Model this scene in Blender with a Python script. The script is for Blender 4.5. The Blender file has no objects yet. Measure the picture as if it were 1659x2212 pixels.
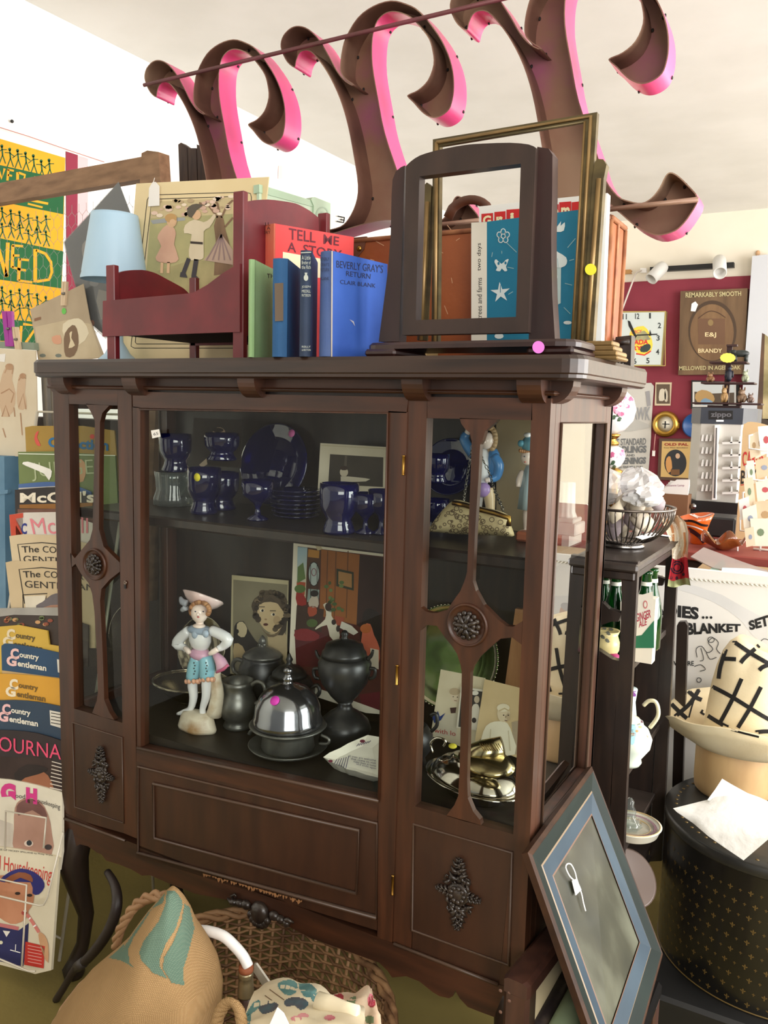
import bpy, math, random
from mathutils import Vector, Matrix
random.seed(7)
SC = bpy.context.scene
COL = SC.collection
# ---------------------------------------------------------------- camera
FPX = 1819.0
YAW, PITCH, ROLL = math.radians(29.4066), math.radians(6.9696), math.radians(1.4338)
CAM = Vector((1.5105, -1.2290, 1.330))
_sy, _cy = math.sin(YAW), math.cos(YAW)
FW = Vector((-_sy*math.cos(PITCH), _cy*math.cos(PITCH), -math.sin(PITCH)))
_rg = Vector((_cy, _sy, 0)); _up = _rg.cross(FW)
RT = math.cos(ROLL)*_rg + math.sin(ROLL)*_up
UP = -math.sin(ROLL)*_rg + math.cos(ROLL)*_up
cd = bpy.data.cameras.new('camera'); cam = bpy.data.objects.new('camera', cd); COL.objects.link(cam)
cd.sensor_fit = 'VERTICAL'; cd.sensor_height = 24.0; cd.lens = 24.0*FPX/2212.0; cd.clip_start = 0.02
cam.matrix_world = Matrix(((RT.x, UP.x, -FW.x, CAM.x), (RT.y, UP.y, -FW.y, CAM.y), (RT.z, UP.z, -FW.z, CAM.z), (0, 0, 0, 1)))
SC.camera = cam
# ---------------------------------------------------------------- light
SC.view_settings.view_transform = 'Standard'; SC.view_settings.look = 'None'
SC.view_settings.gamma = 1.0; SC.view_settings.exposure = 0.52; SC.view_settings.use_curve_mapping = False
wd = bpy.data.worlds.new('world'); SC.world = wd; wd.use_nodes = True
wd.node_tree.nodes['Background'].inputs[0].default_value = (1.0, 0.98, 0.95, 1); wd.node_tree.nodes['Background'].inputs[1].default_value = 0.28
def area(name, loc, to, sx, sy, power, col=(1, 1, 1)):
    l = bpy.data.lights.new(name, 'AREA'); l.shape = 'RECTANGLE'; l.size = sx; l.size_y = sy; l.energy = power; l.color = col
    o = bpy.data.objects.new(name, l); COL.objects.link(o); o.location = loc
    o.rotation_euler = (Vector(to)-Vector(loc)).to_track_quat('-Z', 'Y').to_euler(); return o
area('front_window_daylight', (3.4, -3.0, 1.9), (0.6, 0.9, 1.7), 2.4, 2.0, 92, (1.0, 0.97, 0.93))
area('right_window_daylight', (4.2, 1.0, 1.4), (0.4, 1.3, 1.75), 2.8, 2.0, 165, (1.0, 0.985, 0.965))
area('far_window_daylight', (4.2, 3.9, 1.5), (0.4, 3.7, 1.8), 1.8, 1.8, 80, (1.0, 0.98, 0.95))
# ---------------------------------------------------------------- measuring helpers (photo pixel -> point on a real plane)
def ray(u, v): return FW + RT*((u-829.5)/FPX) - UP*((v-1106.0)/FPX)
def on(u, v, ax, val):
    d = ray(u, v); return CAM + d*((val-CAM[ax])/d[ax])
def depth(p): return (Vector(p)-CAM).dot(FW)
def S(p): return depth(p)/FPX                     # metres per photo pixel at p
class Plane:
    def __init__(s, p, n): s.p = Vector(p); s.n = Vector(n).normalized()
    def __call__(s, u, v, off=0.0):
        d = ray(u, v); return CAM + d*((s.p + s.n*off - CAM).dot(s.n)/d.dot(s.n))
def YP(y): return Plane((0, y, 0), (0, -1, 0))
def XP(x): return Plane((x, 0, 0), (1, 0, 0))
def P3(a, b, c):
    n = (b-a).cross(c-a).normalized()
    if n.dot(CAM-a) < 0: n = -n
    return Plane(a, n)
def ADJ(y, u, lean=0.0, yaw=0.0):                 # an upright plane through (., y, .) turned by yaw degrees, leaning back
    p = on(u, 1000, 1, y); a = math.radians(yaw); l = math.radians(lean)
    return Plane(p, (math.sin(a)*math.cos(l), -math.cos(a)*math.cos(l), math.sin(l)))
# ---------------------------------------------------------------- materials
def lin(c): 
    f = lambda x: x/12.92 if x <= 0.04045 else ((x+0.055)/1.055)**2.4
    return tuple(f(x/255.0) for x in c[:3]) + (1.0,)
_MC = {}
def mat(c, rough=0.6, metal=0.0, c2=None, scale=8.0, stretch=(1, 1, 1), bump=0.0, bscale=None, spec=0.5, lo=0.35, hi=0.65, coat=0.0, emit=0.0, wave=None, detail=5.0, c3=None):
    key = (c, rough, metal, c2, scale, stretch, bump, bscale, spec, lo, hi, coat, emit, wave, detail, c3)
    if key in _MC: return _MC[key]
    m = bpy.data.materials.new('mat_%d_%d_%d' % c[:3]); m.use_nodes = True; nt = m.node_tree; N = nt.nodes; L = nt.links
    b = N['Principled BSDF']; b.inputs['Base Color'].default_value = lin(c); b.inputs['Roughness'].default_value = rough
    b.inputs['Metallic'].default_value = metal; b.inputs['Specular IOR Level'].default_value = spec
    if coat: b.inputs['Coat Weight'].default_value = coat; b.inputs['Coat Roughness'].default_value = 0.12
    if emit: b.inputs['Emission Color'].default_value = lin(c); b.inputs['Emission Strength'].default_value = emit
    if c2 or bump:
        tc = N.new('ShaderNodeTexCoord'); mp = N.new('ShaderNodeMapping'); mp.inputs['Scale'].default_value = stretch
        L.new(tc.outputs['Object'], mp.inputs['Vector'])
        if wave:
            nz = N.new('ShaderNodeTexWave'); nz.inputs['Scale'].default_value = scale; nz.inputs['Distortion'].default_value = wave
            nz.inputs['Detail'].default_value = 3.0; nz.bands_direction = 'X'
        else:
            nz = N.new('ShaderNodeTexNoise'); nz.inputs['Scale'].default_value = scale; nz.inputs['Detail'].default_value = detail
        L.new(mp.outputs['Vector'], nz.inputs['Vector'])
        if c2:
            r = N.new('ShaderNodeValToRGB'); r.color_ramp.elements[0].position = lo; r.color_ramp.elements[1].position = hi
            r.color_ramp.elements[0].color = lin(c); r.color_ramp.elements[1].color = lin(c2)
            if c3: e = r.color_ramp.elements.new((lo+hi)/2); e.color = lin(c3)
            L.new(nz.outputs[0], r.inputs['Fac']); L.new(r.outputs['Color'], b.inputs['Base Color'])
        if bump:
            bp = N.new('ShaderNodeBump'); bp.inputs['Strength'].default_value = bump; bp.inputs['Distance'].default_value = 0.01
            src = nz.outputs[0]
            if bscale:
                n2 = N.new('ShaderNodeTexNoise'); n2.inputs['Scale'].default_value = bscale; L.new(mp.outputs['Vector'], n2.inputs['Vector']); src = n2.outputs[0]
            L.new(src, bp.inputs['Height']); L.new(bp.outputs['Normal'], b.inputs['Normal'])
    _MC[key] = m; return m
def glass(c=(255, 255, 255), gl=1.0, rough=0.0, body=0.0, ior=1.5, bc=None):
    key = ('g', c, gl, rough, body, ior, bc)
    if key in _MC: return _MC[key]
    m = bpy.data.materials.new('glass_%d_%d_%d' % c[:3]); m.use_nodes = True; nt = m.node_tree; N = nt.nodes; L = nt.links
    N.remove(N['Principled BSDF']); out = N['Material Output']
    t = N.new('ShaderNodeBsdfTransparent'); t.inputs[0].default_value = lin(c)
    g = N.new('ShaderNodeBsdfGlossy'); g.inputs['Roughness'].default_value = rough; g.inputs[0].default_value = (1, 1, 1, 1)
    lw = N.new('ShaderNodeLayerWeight'); lw.inputs[0].default_value = 0.5; pw = N.new('ShaderNodeMath'); pw.operation = 'POWER'; pw.inputs[1].default_value = 4.2
    L.new(lw.outputs['Facing'], pw.inputs[0]); fr = N.new('ShaderNodeMath'); fr.operation = 'MULTIPLY_ADD'; fr.inputs[1].default_value = 0.9; fr.inputs[2].default_value = 0.03; L.new(pw.outputs[0], fr.inputs[0])
    src = t
    if body:
        d = N.new('ShaderNodeBsdfDiffuse'); d.inputs[0].default_value = lin(bc or c); mb = N.new('ShaderNodeMixShader'); mb.inputs[0].default_value = body
        L.new(t.outputs[0], mb.inputs[1]); L.new(d.outputs[0], mb.inputs[2]); src = mb
    mx = N.new('ShaderNodeMixShader'); ml = N.new('ShaderNodeMath'); ml.operation = 'MULTIPLY'; ml.inputs[1].default_value = gl
    L.new(fr.outputs[0], ml.inputs[0]); L.new(ml.outputs[0], mx.inputs[0]); L.new(src.outputs[0], mx.inputs[1]); L.new(g.outputs[0], mx.inputs[2])
    L.new(mx.outputs[0], out.inputs['Surface']); _MC[key] = m; return m
def woven(c, c2, scale, bump=.5):                 # coarse plain weave of two thread colours
    m = bpy.data.materials.new('woven_%d_%d_%d' % c[:3]); m.use_nodes = True; nt = m.node_tree; N = nt.nodes; L = nt.links; b = N['Principled BSDF']; b.inputs['Roughness'].default_value = .95; b.inputs['Specular IOR Level'].default_value = .1
    tc = N.new('ShaderNodeTexCoord'); ns = N.new('ShaderNodeTexNoise'); ns.inputs['Scale'].default_value = 14; ws = []
    for d in ('X', 'Z'):
        w = N.new('ShaderNodeTexWave'); w.bands_direction = d; w.inputs['Scale'].default_value = scale; w.inputs['Distortion'].default_value = 1.2; w.inputs['Detail Scale'].default_value = .6; L.new(tc.outputs['Object'], w.inputs['Vector']); ws.append(w)
    mu = N.new('ShaderNodeMath'); mu.operation = 'MULTIPLY'; L.new(ws[0].outputs['Fac'], mu.inputs[0]); L.new(ws[1].outputs['Fac'], mu.inputs[1])
    ad = N.new('ShaderNodeMath'); ad.operation = 'MULTIPLY_ADD'; ad.inputs[1].default_value = .55; L.new(ns.outputs[0], ad.inputs[0]); L.new(mu.outputs[0], ad.inputs[2]); L.new(tc.outputs['Object'], ns.inputs['Vector'])
    r = N.new('ShaderNodeValToRGB'); r.color_ramp.elements[0].position = .15; r.color_ramp.elements[1].position = .95; r.color_ramp.elements[0].color = lin(c2); r.color_ramp.elements[1].color = lin(c); L.new(ad.outputs[0], r.inputs['Fac']); L.new(r.outputs['Color'], b.inputs['Base Color'])
    bp = N.new('ShaderNodeBump'); bp.inputs['Strength'].default_value = bump; bp.inputs['Distance'].default_value = .003; L.new(mu.outputs[0], bp.inputs['Height']); L.new(bp.outputs['Normal'], b.inputs['Normal']); return m
# ---------------------------------------------------------------- mesh builder
_TX = {}
def glyphs(s, bold=0.0, shear=0.0):
    k = (s, bold, shear)
    if k not in _TX:
        cu = bpy.data.curves.new('t', 'FONT'); cu.body = s; cu.offset = bold; cu.shear = shear; cu.resolution_u = 3
        ob = bpy.data.objects.new('t', cu); COL.objects.link(ob)
        me = bpy.data.meshes.new_from_object(ob.evaluated_get(bpy.context.evaluated_depsgraph_get()))
        vs = [(v.co.x, v.co.y) for v in me.vertices]; fs = [tuple(p.vertices) for p in me.polygons]
        x0 = min(v[0] for v in vs); x1 = max(v[0] for v in vs); y0 = min(v[1] for v in vs); y1 = max(v[1] for v in vs)
        _TX[k] = ([((x-x0)/(x1-x0), (y-y0)/(y1-y0)) for x, y in vs], fs)
        bpy.data.objects.remove(ob); bpy.data.curves.remove(cu); bpy.data.meshes.remove(me)
    return _TX[k]
def smooth(pts, n=4, closed=False):               # Catmull-Rom through pts (tuples or Vectors)
    P = [Vector(p) for p in pts]; out = []; m = len(P)
    rng = range(m) if closed else range(m-1)
    for i in rng:
        if closed: a, b, c, d = P[i-1], P[i], P[(i+1) % m], P[(i+2) % m]
        else: a, b, c, d = P[max(i-1, 0)], P[i], P[i+1], P[min(i+2, m-1)]
        for k in range(n):
            t = k/n; out.append(0.5*((2*b)+(c-a)*t+(2*a-5*b+4*c-d)*t*t+(3*b-a-3*c+d)*t**3))
    if not closed: out.append(P[-1])
    return out
def circ(cx, cy, rx, ry=None, n=20, rot=0.0, a0=0.0, a1=360.0):
    ry = rx if ry is None else ry; c, s = math.cos(math.radians(rot)), math.sin(math.radians(rot)); o = []
    full = abs(a1-a0) >= 360
    for i in range(n if full else n+1):
        a = math.radians(a0+(a1-a0)*i/n); x, y = rx*math.cos(a), ry*math.sin(a); o.append((cx+c*x-s*y, cy+s*x+c*y))
    return o
ORG = {}
from mathutils.bvhtree import BVHTree
def inside(u, v, px):
    r = False; n = len(px)
    for i in range(n):
        (a, b_), (c, d) = px[i-1], px[i]
        if (b_ > v) != (d > v) and u < (c-a)*(v-b_)/(d-b_)+a: r = not r
    return r
class M:
    def bvh(s): return BVHTree.FromPolygons([tuple(p) for p in s.v], s.f)
    def decal(s, bv, px, mt, step=3.0, off=0.0008):   # a painted patch lying on a curved surface
        u0 = min(p[0] for p in px); u1 = max(p[0] for p in px); v0 = min(p[1] for p in px); v1 = max(p[1] for p in px); G = {}
        nu, nv = int((u1-u0)/step)+1, int((v1-v0)/step)+1; vs = []; fs = []
        def hit(i, j):
            if (i, j) not in G:
                d = ray(u0+i*step, v0+j*step).normalized(); h = bv.ray_cast(CAM, d); G[(i, j)] = None
                if h[0] is not None: vs.append(h[0]-d*off); G[(i, j)] = len(vs)-1
            return G[(i, j)]
        for i in range(nu):
            for j in range(nv):
                if inside(u0+(i+.5)*step, v0+(j+.5)*step, px):
                    q = [hit(i, j), hit(i, j+1), hit(i+1, j+1), hit(i+1, j)]
                    if None not in q and max((vs[a]-vs[q[0]]).length for a in q) < 0.02: fs.append(tuple(q))
        if fs: s.add(vs, fs, mt, True)
        return s
    def stripe(s, bv, px, w, mt, off=0.0012):         # a band of width w pixels following a surface
        P = smooth([(a, b_, 0) for a, b_ in px], 6); L = []
        for i, p in enumerate(P):
            t = (P[min(i+1, len(P)-1)]-P[max(i-1, 0)]).normalized(); n = Vector((-t.y, t.x, 0)); row = []
            for k in (-.5, 0, .5):
                q = p+n*w*k; d = ray(q.x, q.y).normalized(); h = bv.ray_cast(CAM, d); row.append(h[0]-d*off if h[0] is not None else None)
            L.append(row)
        for a, c in zip(L, L[1:]):
            for k in (0, 1):
                q = [a[k], a[k+1], c[k+1], c[k]]
                if None not in q and max((x-q[0]).length for x in q) < 0.05: s.add(q, [(0, 1, 2, 3)], mt, True)
        return s
    def __init__(s): s.v = []; s.f = []; s.mi = []; s.sm = []; s.mats = []; s.X = None
    def m(s, mt):
        if mt not in s.mats: s.mats.append(mt)
        return s.mats.index(mt)
    def add(s, vs, fs, mt, sm=False):
        b = len(s.v); i = s.m(mt)
        s.v += [Vector(x) if s.X is None else s.X @ Vector(x) for x in vs]
        for f in fs: s.f.append(tuple(b+k for k in f)); s.mi.append(i); s.sm.append(sm)
    def box(s, a, b, mt, bev=0.0):
        x0, y0, z0 = [min(p, q) for p, q in zip(a, b)]; x1, y1, z1 = [max(p, q) for p, q in zip(a, b)]
        if bev <= 0:
            v = [(x0, y0, z0), (x1, y0, z0), (x1, y1, z0), (x0, y1, z0), (x0, y0, z1), (x1, y0, z1), (x1, y1, z1), (x0, y1, z1)]
            s.add(v, [(3, 2, 1, 0), (4, 5, 6, 7), (0, 1, 5, 4), (1, 2, 6, 5), (2, 3, 7, 6), (3, 0, 4, 7)], mt); return s
        e = min(bev, (x1-x0)/2.01, (y1-y0)/2.01, (z1-z0)/2.01); rings = []
        for z, q in ((z0, e), (z0+e, 0), (z1-e, 0), (z1, e)):
            rings.append([(x0+e, y0+q, z), (x1-e, y0+q, z), (x1-q, y0+e, z), (x1-q, y1-e, z), (x1-e, y1-q, z), (x0+e, y1-q, z), (x0+q, y1-e, z), (x0+q, y0+e, z)])
        s.loft(rings, mt, caps=True, sm=False); return s
    def loft(s, rings, mt, caps=True, closed=True, sm=True):
        n = len(rings[0]); v = [p for r in rings for p in r]; f = []
        for i in range(len(rings)-1):
            for k in range(n if closed else n-1):
                k2 = (k+1) % n; f.append((i*n+k, i*n+k2, (i+1)*n+k2, (i+1)*n+k))
        if caps: f.append(tuple(range(n))[::-1]); f.append(tuple((len(rings)-1)*n+k for k in range(n)))
        s.add(v, f, mt, sm); return s
    def prism(s, pts, vec, mt, sm=False):         # polygon pts (3D) extruded by vec
        pts = [Vector(p) for p in pts]; v = Vector(vec); n = len(pts)
        s.add(pts+[p+v for p in pts], [tuple(range(n)), tuple(range(n, 2*n))[::-1]]+[(k, (k+1) % n, n+(k+1) % n, n+k) for k in range(n)], mt, sm); return s
    def lathe(s, c, prof, mt, n=28, ax=(0, 0, 1), caps=True, sm=True, sq=(1, 1), rib=None):
        c = Vector(c); q = Vector((0, 0, 1)).rotation_difference(Vector(ax)); rings = []
        for r, z in prof:
            ring = []
            for k in range(n):
                a = 2*math.pi*k/n; rr = r*(1+(rib[0]*math.cos(a*rib[1]) if rib else 0))
                ring.append(c + q @ Vector((rr*math.cos(a)*sq[0], rr*math.sin(a)*sq[1], z)))
            rings.append(ring)
        s.loft(rings, mt, caps=caps, sm=sm); return s
    def tube(s, pts, r, mt, n=8, closed=False, caps=True, sm=True, flat=1.0):
        P = [Vector(p) for p in pts]; m = len(P); rr = r if isinstance(r, (list, tuple)) else [r]*m; rings = []; nrm = None
        for i in range(m):
            t = (P[(i+1) % m]-P[i-1]) if closed else (P[min(i+1, m-1)]-P[max(i-1, 0)])
            t = t.normalized() if t.length > 1e-9 else Vector((0, 0, 1))
            if nrm is None: nrm = t.orthogonal().normalized()
            nrm = (nrm - t*nrm.dot(t)); nrm = nrm.normalized() if nrm.length > 1e-6 else t.orthogonal().normalized()
            bn = t.cross(nrm); rings.append([P[i]+(nrm*math.cos(2*math.pi*k/n)+bn*math.sin(2*math.pi*k/n)*flat)*rr[i] for k in range(n)])
        if closed: rings.append(rings[0]); s.loft(rings, mt, caps=False, sm=sm)
        else: s.loft(rings, mt, caps=caps, sm=sm)
        return s
    def ball(s, c, r, mt, n=14, rot=None):
        r = (r, r, r) if not isinstance(r, (tuple, list)) else r; c = Vector(c); rings = []; h = max(6, n//2)
        for i in range(1, h):
            a = math.pi*i/h; ring = []
            for k in range(n):
                b = 2*math.pi*k/n; p = Vector((r[0]*math.sin(a)*math.cos(b), r[1]*math.sin(a)*math.sin(b), -r[2]*math.cos(a)))
                ring.append(c+(rot @ p if rot else p))
            rings.append(ring)
        s.loft(rings, mt, caps=True, sm=True); return s
    # ---- flat drawing on a real plane, measured in photo pixels
    def poly(s, pl, px, mt, lay=1):
        s.add([pl(u, v, lay*0.00035) for u, v in px], [tuple(range(len(px)))], mt); return s
    def slab(s, pl, px, th, mt, lay=0, d=None):
        pts = [pl(u, v, lay*0.00035) for u, v in px]; s.prism(pts, (d if d else -pl.n)*th, mt); return s
    def line(s, pl, px, w, mt, lay=1, closed=False):
        n = len(px); L = []; Rr = []
        for i in range(n):
            a = px[i-1] if (i > 0 or closed) else px[i]; b = px[(i+1) % n] if (i < n-1 or closed) else px[i]
            dx, dy = b[0]-a[0], b[1]-a[1]; l = math.hypot(dx, dy) or 1; L.append((px[i][0]-dy/l*w/2, px[i][1]+dx/l*w/2)); Rr.append((px[i][0]+dy/l*w/2, px[i][1]-dx/l*w/2))
        v = [pl(u, w_, lay*0.00035) for u, w_ in L+Rr]
        s.add(v, [(i, (i+1) % n, n+(i+1) % n, n+i) for i in range(n if closed else n-1)], mt); return s
    def text(s, pl, quad, t, mt, lay=2, bold=0.0, shear=0.0):      # quad: TL, TR, BR, BL in pixels
        vs, fs = glyphs(t, bold, shear); (ax, ay), (bx, by), (cx, cy), (dx, dy) = quad; o = []
        for x, y in vs:
            y = 1-y; tu = ax+(bx-ax)*x; tv = ay+(by-ay)*x; bu = dx+(cx-dx)*x; bv = dy+(cy-dy)*x
            o.append(pl(tu+(bu-tu)*y, tv+(bv-tv)*y, lay*0.00035))
        s.add(o, fs, mt); return s
    def build(s, name, parent=None, label=None, cat=None, group=None, kind=None, origin=None):
        me = bpy.data.meshes.new(name)
        if parent is not None: org = ORG[parent.name]
        elif origin is not None: org = Vector(origin)
        else:
            xs = [p.x for p in s.v]; ys = [p.y for p in s.v]; zs = [p.z for p in s.v]; org = Vector(((min(xs)+max(xs))/2, (min(ys)+max(ys))/2, min(zs)))
        me.from_pydata([tuple(p-org) for p in s.v], [], s.f)
        for mt in s.mats: me.materials.append(mt)
        me.polygons.foreach_set('material_index', s.mi); me.polygons.foreach_set('use_smooth', s.sm); me.update()
        o = bpy.data.objects.new(name, me); COL.objects.link(o)
        if parent is not None: o.parent = parent
        else: o.location = org
        ORG[o.name] = org; tag(o, label, cat, group, kind); return o
def tag(o, label=None, cat=None, group=None, kind=None):
    if label: o['label'] = label
    if cat: o['category'] = cat
    if group: o['group'] = group
    if kind: o['kind'] = kind
def thing(name, label, cat, loc, group=None):
    o = bpy.data.objects.new(name, None); COL.objects.link(o); o.location = loc; o.empty_display_size = 0.05
    ORG[o.name] = Vector(loc); tag(o, label, cat, group); return o
def dup(root, loc, label=None, scale=None):
    def cp(o, par):
        c = o.copy(); COL.objects.link(c); c.parent = par
        for ch in [x for x in COL.objects if x.parent == o]: cp(ch, c)
        return c
    r = cp(root, root.parent); r.location = loc
    if label: r['label'] = label
    if scale: r.scale = (scale,)*3 if not isinstance(scale, tuple) else scale
    return r
# ---------------------------------------------------------------- shared materials
WOOD = mat((46, 25, 14), 0.44, 0, (82, 46, 26), 5.0, (9, 9, 1.0), 0.02, coat=0.1, lo=0.3, hi=0.75)
WOODH = mat((44, 24, 14), 0.44, 0, (77, 43, 25), 5.0, (1.0, 9, 9), 0.02, coat=0.1, lo=0.3, hi=0.75)
WOODP = mat((45, 25, 14), 0.46, 0, (68, 39, 22), 4.0, (9, 9, 1.4), 0.02, coat=0.1, lo=0.25, hi=0.8)
WDARK = mat((28, 19, 15), 0.42, 0, (42, 29, 22), 6.0, (10, 10, 1.5), 0.03, coat=0.15)
WGREY = mat((46, 39, 35), 0.45, 0, (62, 52, 46), 6.0, (3, 10, 3), 0.03, coat=0.2)
CARVE = mat((30, 22, 18), 0.34, 0, (54, 44, 37), 40.0, (1, 1, 1), 0.25, coat=0.3)
BEAD = mat((74, 54, 41), 0.4)
BRASS = mat((176, 140, 70), 0.3, 1.0, (150, 110, 52), 30.0)
BLACK = mat((18, 18, 18), 0.5)
WHITE = mat((244, 242, 238), 0.7)
PAPER = mat((232, 222, 196), 0.8, 0, (218, 203, 170), 9.0)
INK = mat((40, 34, 30), 0.8)
TAGP = mat((240, 236, 230), 0.75)
PINKDOT = mat((232, 130, 225), 0.7)
# ================================================================ the room
ZC, XL_, YF = 2.70, -1.13, 4.98
b = M(); b.box((XL_-0.1, -4, -0.1), (6, YF+0.1, 0), mat((134, 118, 58), 0.8, 0, (112, 98, 48), 3.0, lo=0.2, hi=0.8, bump=0.1, bscale=60)); b.build('floor', kind='structure')
CEIL = mat((222, 220, 215), 0.9, 0, (230, 228, 224), 3.0)
b = M(); b.box((XL_-0.1, -4, ZC), (6, YF+0.1, ZC+0.1), CEIL); b.build('ceiling', kind='structure')
b = M(); b.box((XL_-0.1, -4, 0), (XL_, YF+0.1, ZC), mat((246, 244, 238), 0.9, 0, (240, 238, 232), 3.0)); b.build('wall_left', kind='structure')
CREAM = mat((232, 224, 206), 0.9, 0, (226, 217, 198), 2.0)
b = M(); b.box((XL_, YF, 0), (6, YF+0.1, ZC), CREAM); b.build('wall_far', kind='structure')
FAR = YP(YF)
b = M(); b.slab(YP(YF-0.02), [(1200, 618), (1625, 595), (1615, 1250), (1200, 1250)], 0.02, mat((134, 48, 62), 0.85, 0, (124, 42, 56), 3.0), d=Vector((0, 1, 0))); b.build('wall_panel', kind='structure')
b = M(); b.slab(YP(YF-0.10), [(1625, 553), (1672, 548), (1672, 1200), (1592, 1200), (1600, 900)], 0.10, mat((196, 198, 203), 0.7), d=Vector((0, 1, 0)))
b.build('trim_1', kind='structure')
# ================================================================ the china cabinet
W, D, ZT, ZTOP = 1.10, 0.361, 1.36, 1.414
ZB = 0.385                                        # underside of the case
FR = YP(0.0)
cab = thing('china_cabinet', 'large dark walnut china cabinet with glass door and fretwork side panels', 'cabinet', (W/2, D/2, 0))
# --- top slab and cornice
b = M()
x0, x1, y0, y1 = -0.022, 1.158, -0.045, D
def top_ring(e, z, r=0.03):
    a0, a1, c0, c1 = x0+e, x1-e, y0+e, y1
    pts = []
    for (cx, cy, s0) in ((a1-r, c0+r, -90), (a0+r, c0+r, 180)):
        for k in range(5):
            a = math.radians(s0+22.5*k); pts.append((cx+r*math.cos(a), cy+r*math.sin(a), z))
        if s0 == -90: pts += [(a1, c1, z), (a0, c1, z)]
    return pts
b.loft([top_ring(0.008, ZTOP-0.036), top_ring(0.002, ZTOP-0.033), top_ring(0.002, ZTOP-0.028), top_ring(0.0, ZTOP-0.026), top_ring(0.0, ZTOP-0.006), top_ring(0.004, ZTOP)], mat((36, 23, 16), 0.38, 0, (54, 35, 25), 5.0, (1.2, 14, 14), 0.03, coat=0.2), sm=False)
b.build('top_slab', cab)
b = M()
b.box((0.004, 0.004, ZT-0.002), (W-0.004, D, ZTOP-0.034), WOODH)
for z, e, h in ((ZT-0.004, 0.010, 0.007),): b.box((-e, -e, z), (W+e, D, z+h), WOODH, 0.003)
b.build('frieze', cab)
def bracket(b, p, ax, side):                       # quarter-round corbel, projecting along ax
    ax = Vector(ax); sd = Vector(side); R = 0.034; n = 7; w = 0.038
    prof = [(0, 0)]+[(R*math.sin(math.pi/2*k/n), R*(1-math.cos(math.pi/2*k/n))) for k in range(n+1)]+[(0, R)]
    b.prism([Vector(p)+ax*q[0]+Vector((0, 0, q[1]-0.0)) for q in prof], sd*w, WOODH)
zb = ZTOP-0.036-0.034
for x in (0.03, 0.235, 0.525, 0.86, 1.055):
    b = M(); bracket(b, (x, 0.004, zb), (0, -1, 0), (1, 0, 0)); b.build('bracket', cab)
for y in (0.01, 0.30):
    b = M(); bracket(b, (W-0.004, y, zb), (1, 0, 0), (0, 1, 0)); b.build('bracket', cab)
    b = M(); bracket(b, (0.004, y, zb), (-1, 0, 0), (0, 1, 0)); b.build('bracket', cab)
# --- case: back, bottom, shelves, sides
b = M(); b.box((0.0, D-0.012, ZB), (W, D, ZT), WDARK); b.build('back_panel', cab)
ZL, ZS = 0.634, 1.098
b = M(); b.box((0.012, 0.024, ZL-0.02), (W-0.012, D-0.012, ZL), mat((32, 26, 22), 0.5, 0, (40, 32, 27), 7, (1, 8, 8))); b.build('case_floor', cab)
b = M(); b.box((0.014, 0.045, ZS-0.022), (W-0.014, D-0.012, ZS), WDARK, 0.004); b.build('shelf', cab)
b = M(); b.box((0.01, 0.01, ZT-0.012), (W-0.01, D-0.012, ZT-0.002), WDARK); b.build('case_ceiling', cab)
def side(xa, xb, nm):
    b = M(); bp = lambda y0, y1, z0, z1, mt: b.box((xa, y0, z0), (xb, y1, z1), mt, 0.0015)
    bp(0.0245, 0.05, ZB, ZT, WOOD); bp(D-0.045, D, ZB, ZT, WOOD); bp(0.05, D-0.045, ZT-0.045, ZT, WOOD); bp(0.05, D-0.045, ZB, ZL+0.02, WOOD)
    xo = xb+0.001 if nm > 0 else xa-0.001
    b.tube([(xo, D-0.047, ZL+0.02), (xo, D-0.047, ZT-0.045), (xo, 0.052, ZT-0.045), (xo, 0.052, ZL+0.02)], 0.003, BEAD, 6, closed=True)
    o = b.build('side_panel', cab)
    g = M(); xm = (xa+xb)/2
    g.add([(xm, 0.045, ZL+0.015), (xm, D-0.04, ZL+0.015), (xm, D-0.04, ZT-0.04), (xm, 0.045, ZT-0.04)], [(0, 1, 2, 3)], glass((226, 232, 228), 1.9)); g.build('glass_pane', o)
side(0.0, 0.02, -1); side(W-0.02, W, 1)
# --- front posts, rails (traced on the front plane)
TH = 0.024
def edge(u, v): return FR(u, v) if u > 0 else Vector((0.0 if u == -1 else W, 0.0, FR(200 if u == -1 else 1150, v).z))
def fslab(px, th=TH, mt=WOOD, off=0.0, parent=None, name='front_rail'):
    b = M(); b.prism([edge(u, v)-Vector((0, off, 0)) for u, v in px], (0, th, 0), mt); return b.build(name, parent or cab)
fslab([(-1, 841), (148, 839), (160, 1531), (164, 1780), (-1, 1780)], name='front_stile')
fslab([(253.6, 842), (284, 843), (294, 1645), (297, 1812), (268, 1800), (264.4, 1562)], name='front_stile')
fslab([(148, 839), (253.6, 842), (253.6, 876), (148, 872.4)], mt=WOODH)
LB = M(); LB.prism([FR(u, v) for u, v in [(160, 1530.5), (264.4, 1561.7), (268, 1800), (164, 1770)]], (0, TH, 0), WOODP)
def bead(b, px, r=0.0028, mt=BEAD, closed=True, pl=FR, off=0.001): b.tube([pl(u, v, off) for u, v in px], r, mt, 6, closed=closed)
bead(LB, [(157, 1561), (264, 1593), (267, 1778), (161, 1743)], 0.0022, closed=True)
LB.build('lower_panel', cab)
fslab([(882, 856), (923, 857), (896, 1742), (890, 2052), (849, 2038), (857.6, 1700)], name='front_stile')
fslab([(1149.3, 860), (-2, 860), (-2, 2152), (1078, 2128), (1085, 2060), (1108.8, 1802)], name='front_stile')
fslab([(923, 857), (1149.3, 860), (1149.3, 907.7), (923, 903.4)], mt=WOODH)
RB = M(); RB.prism([FR(u, v) for u, v in [(896, 1741.8), (1108.8, 1802.6), (1078, 2128), (889, 2052)]], (0, TH, 0), WOODP)
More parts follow.
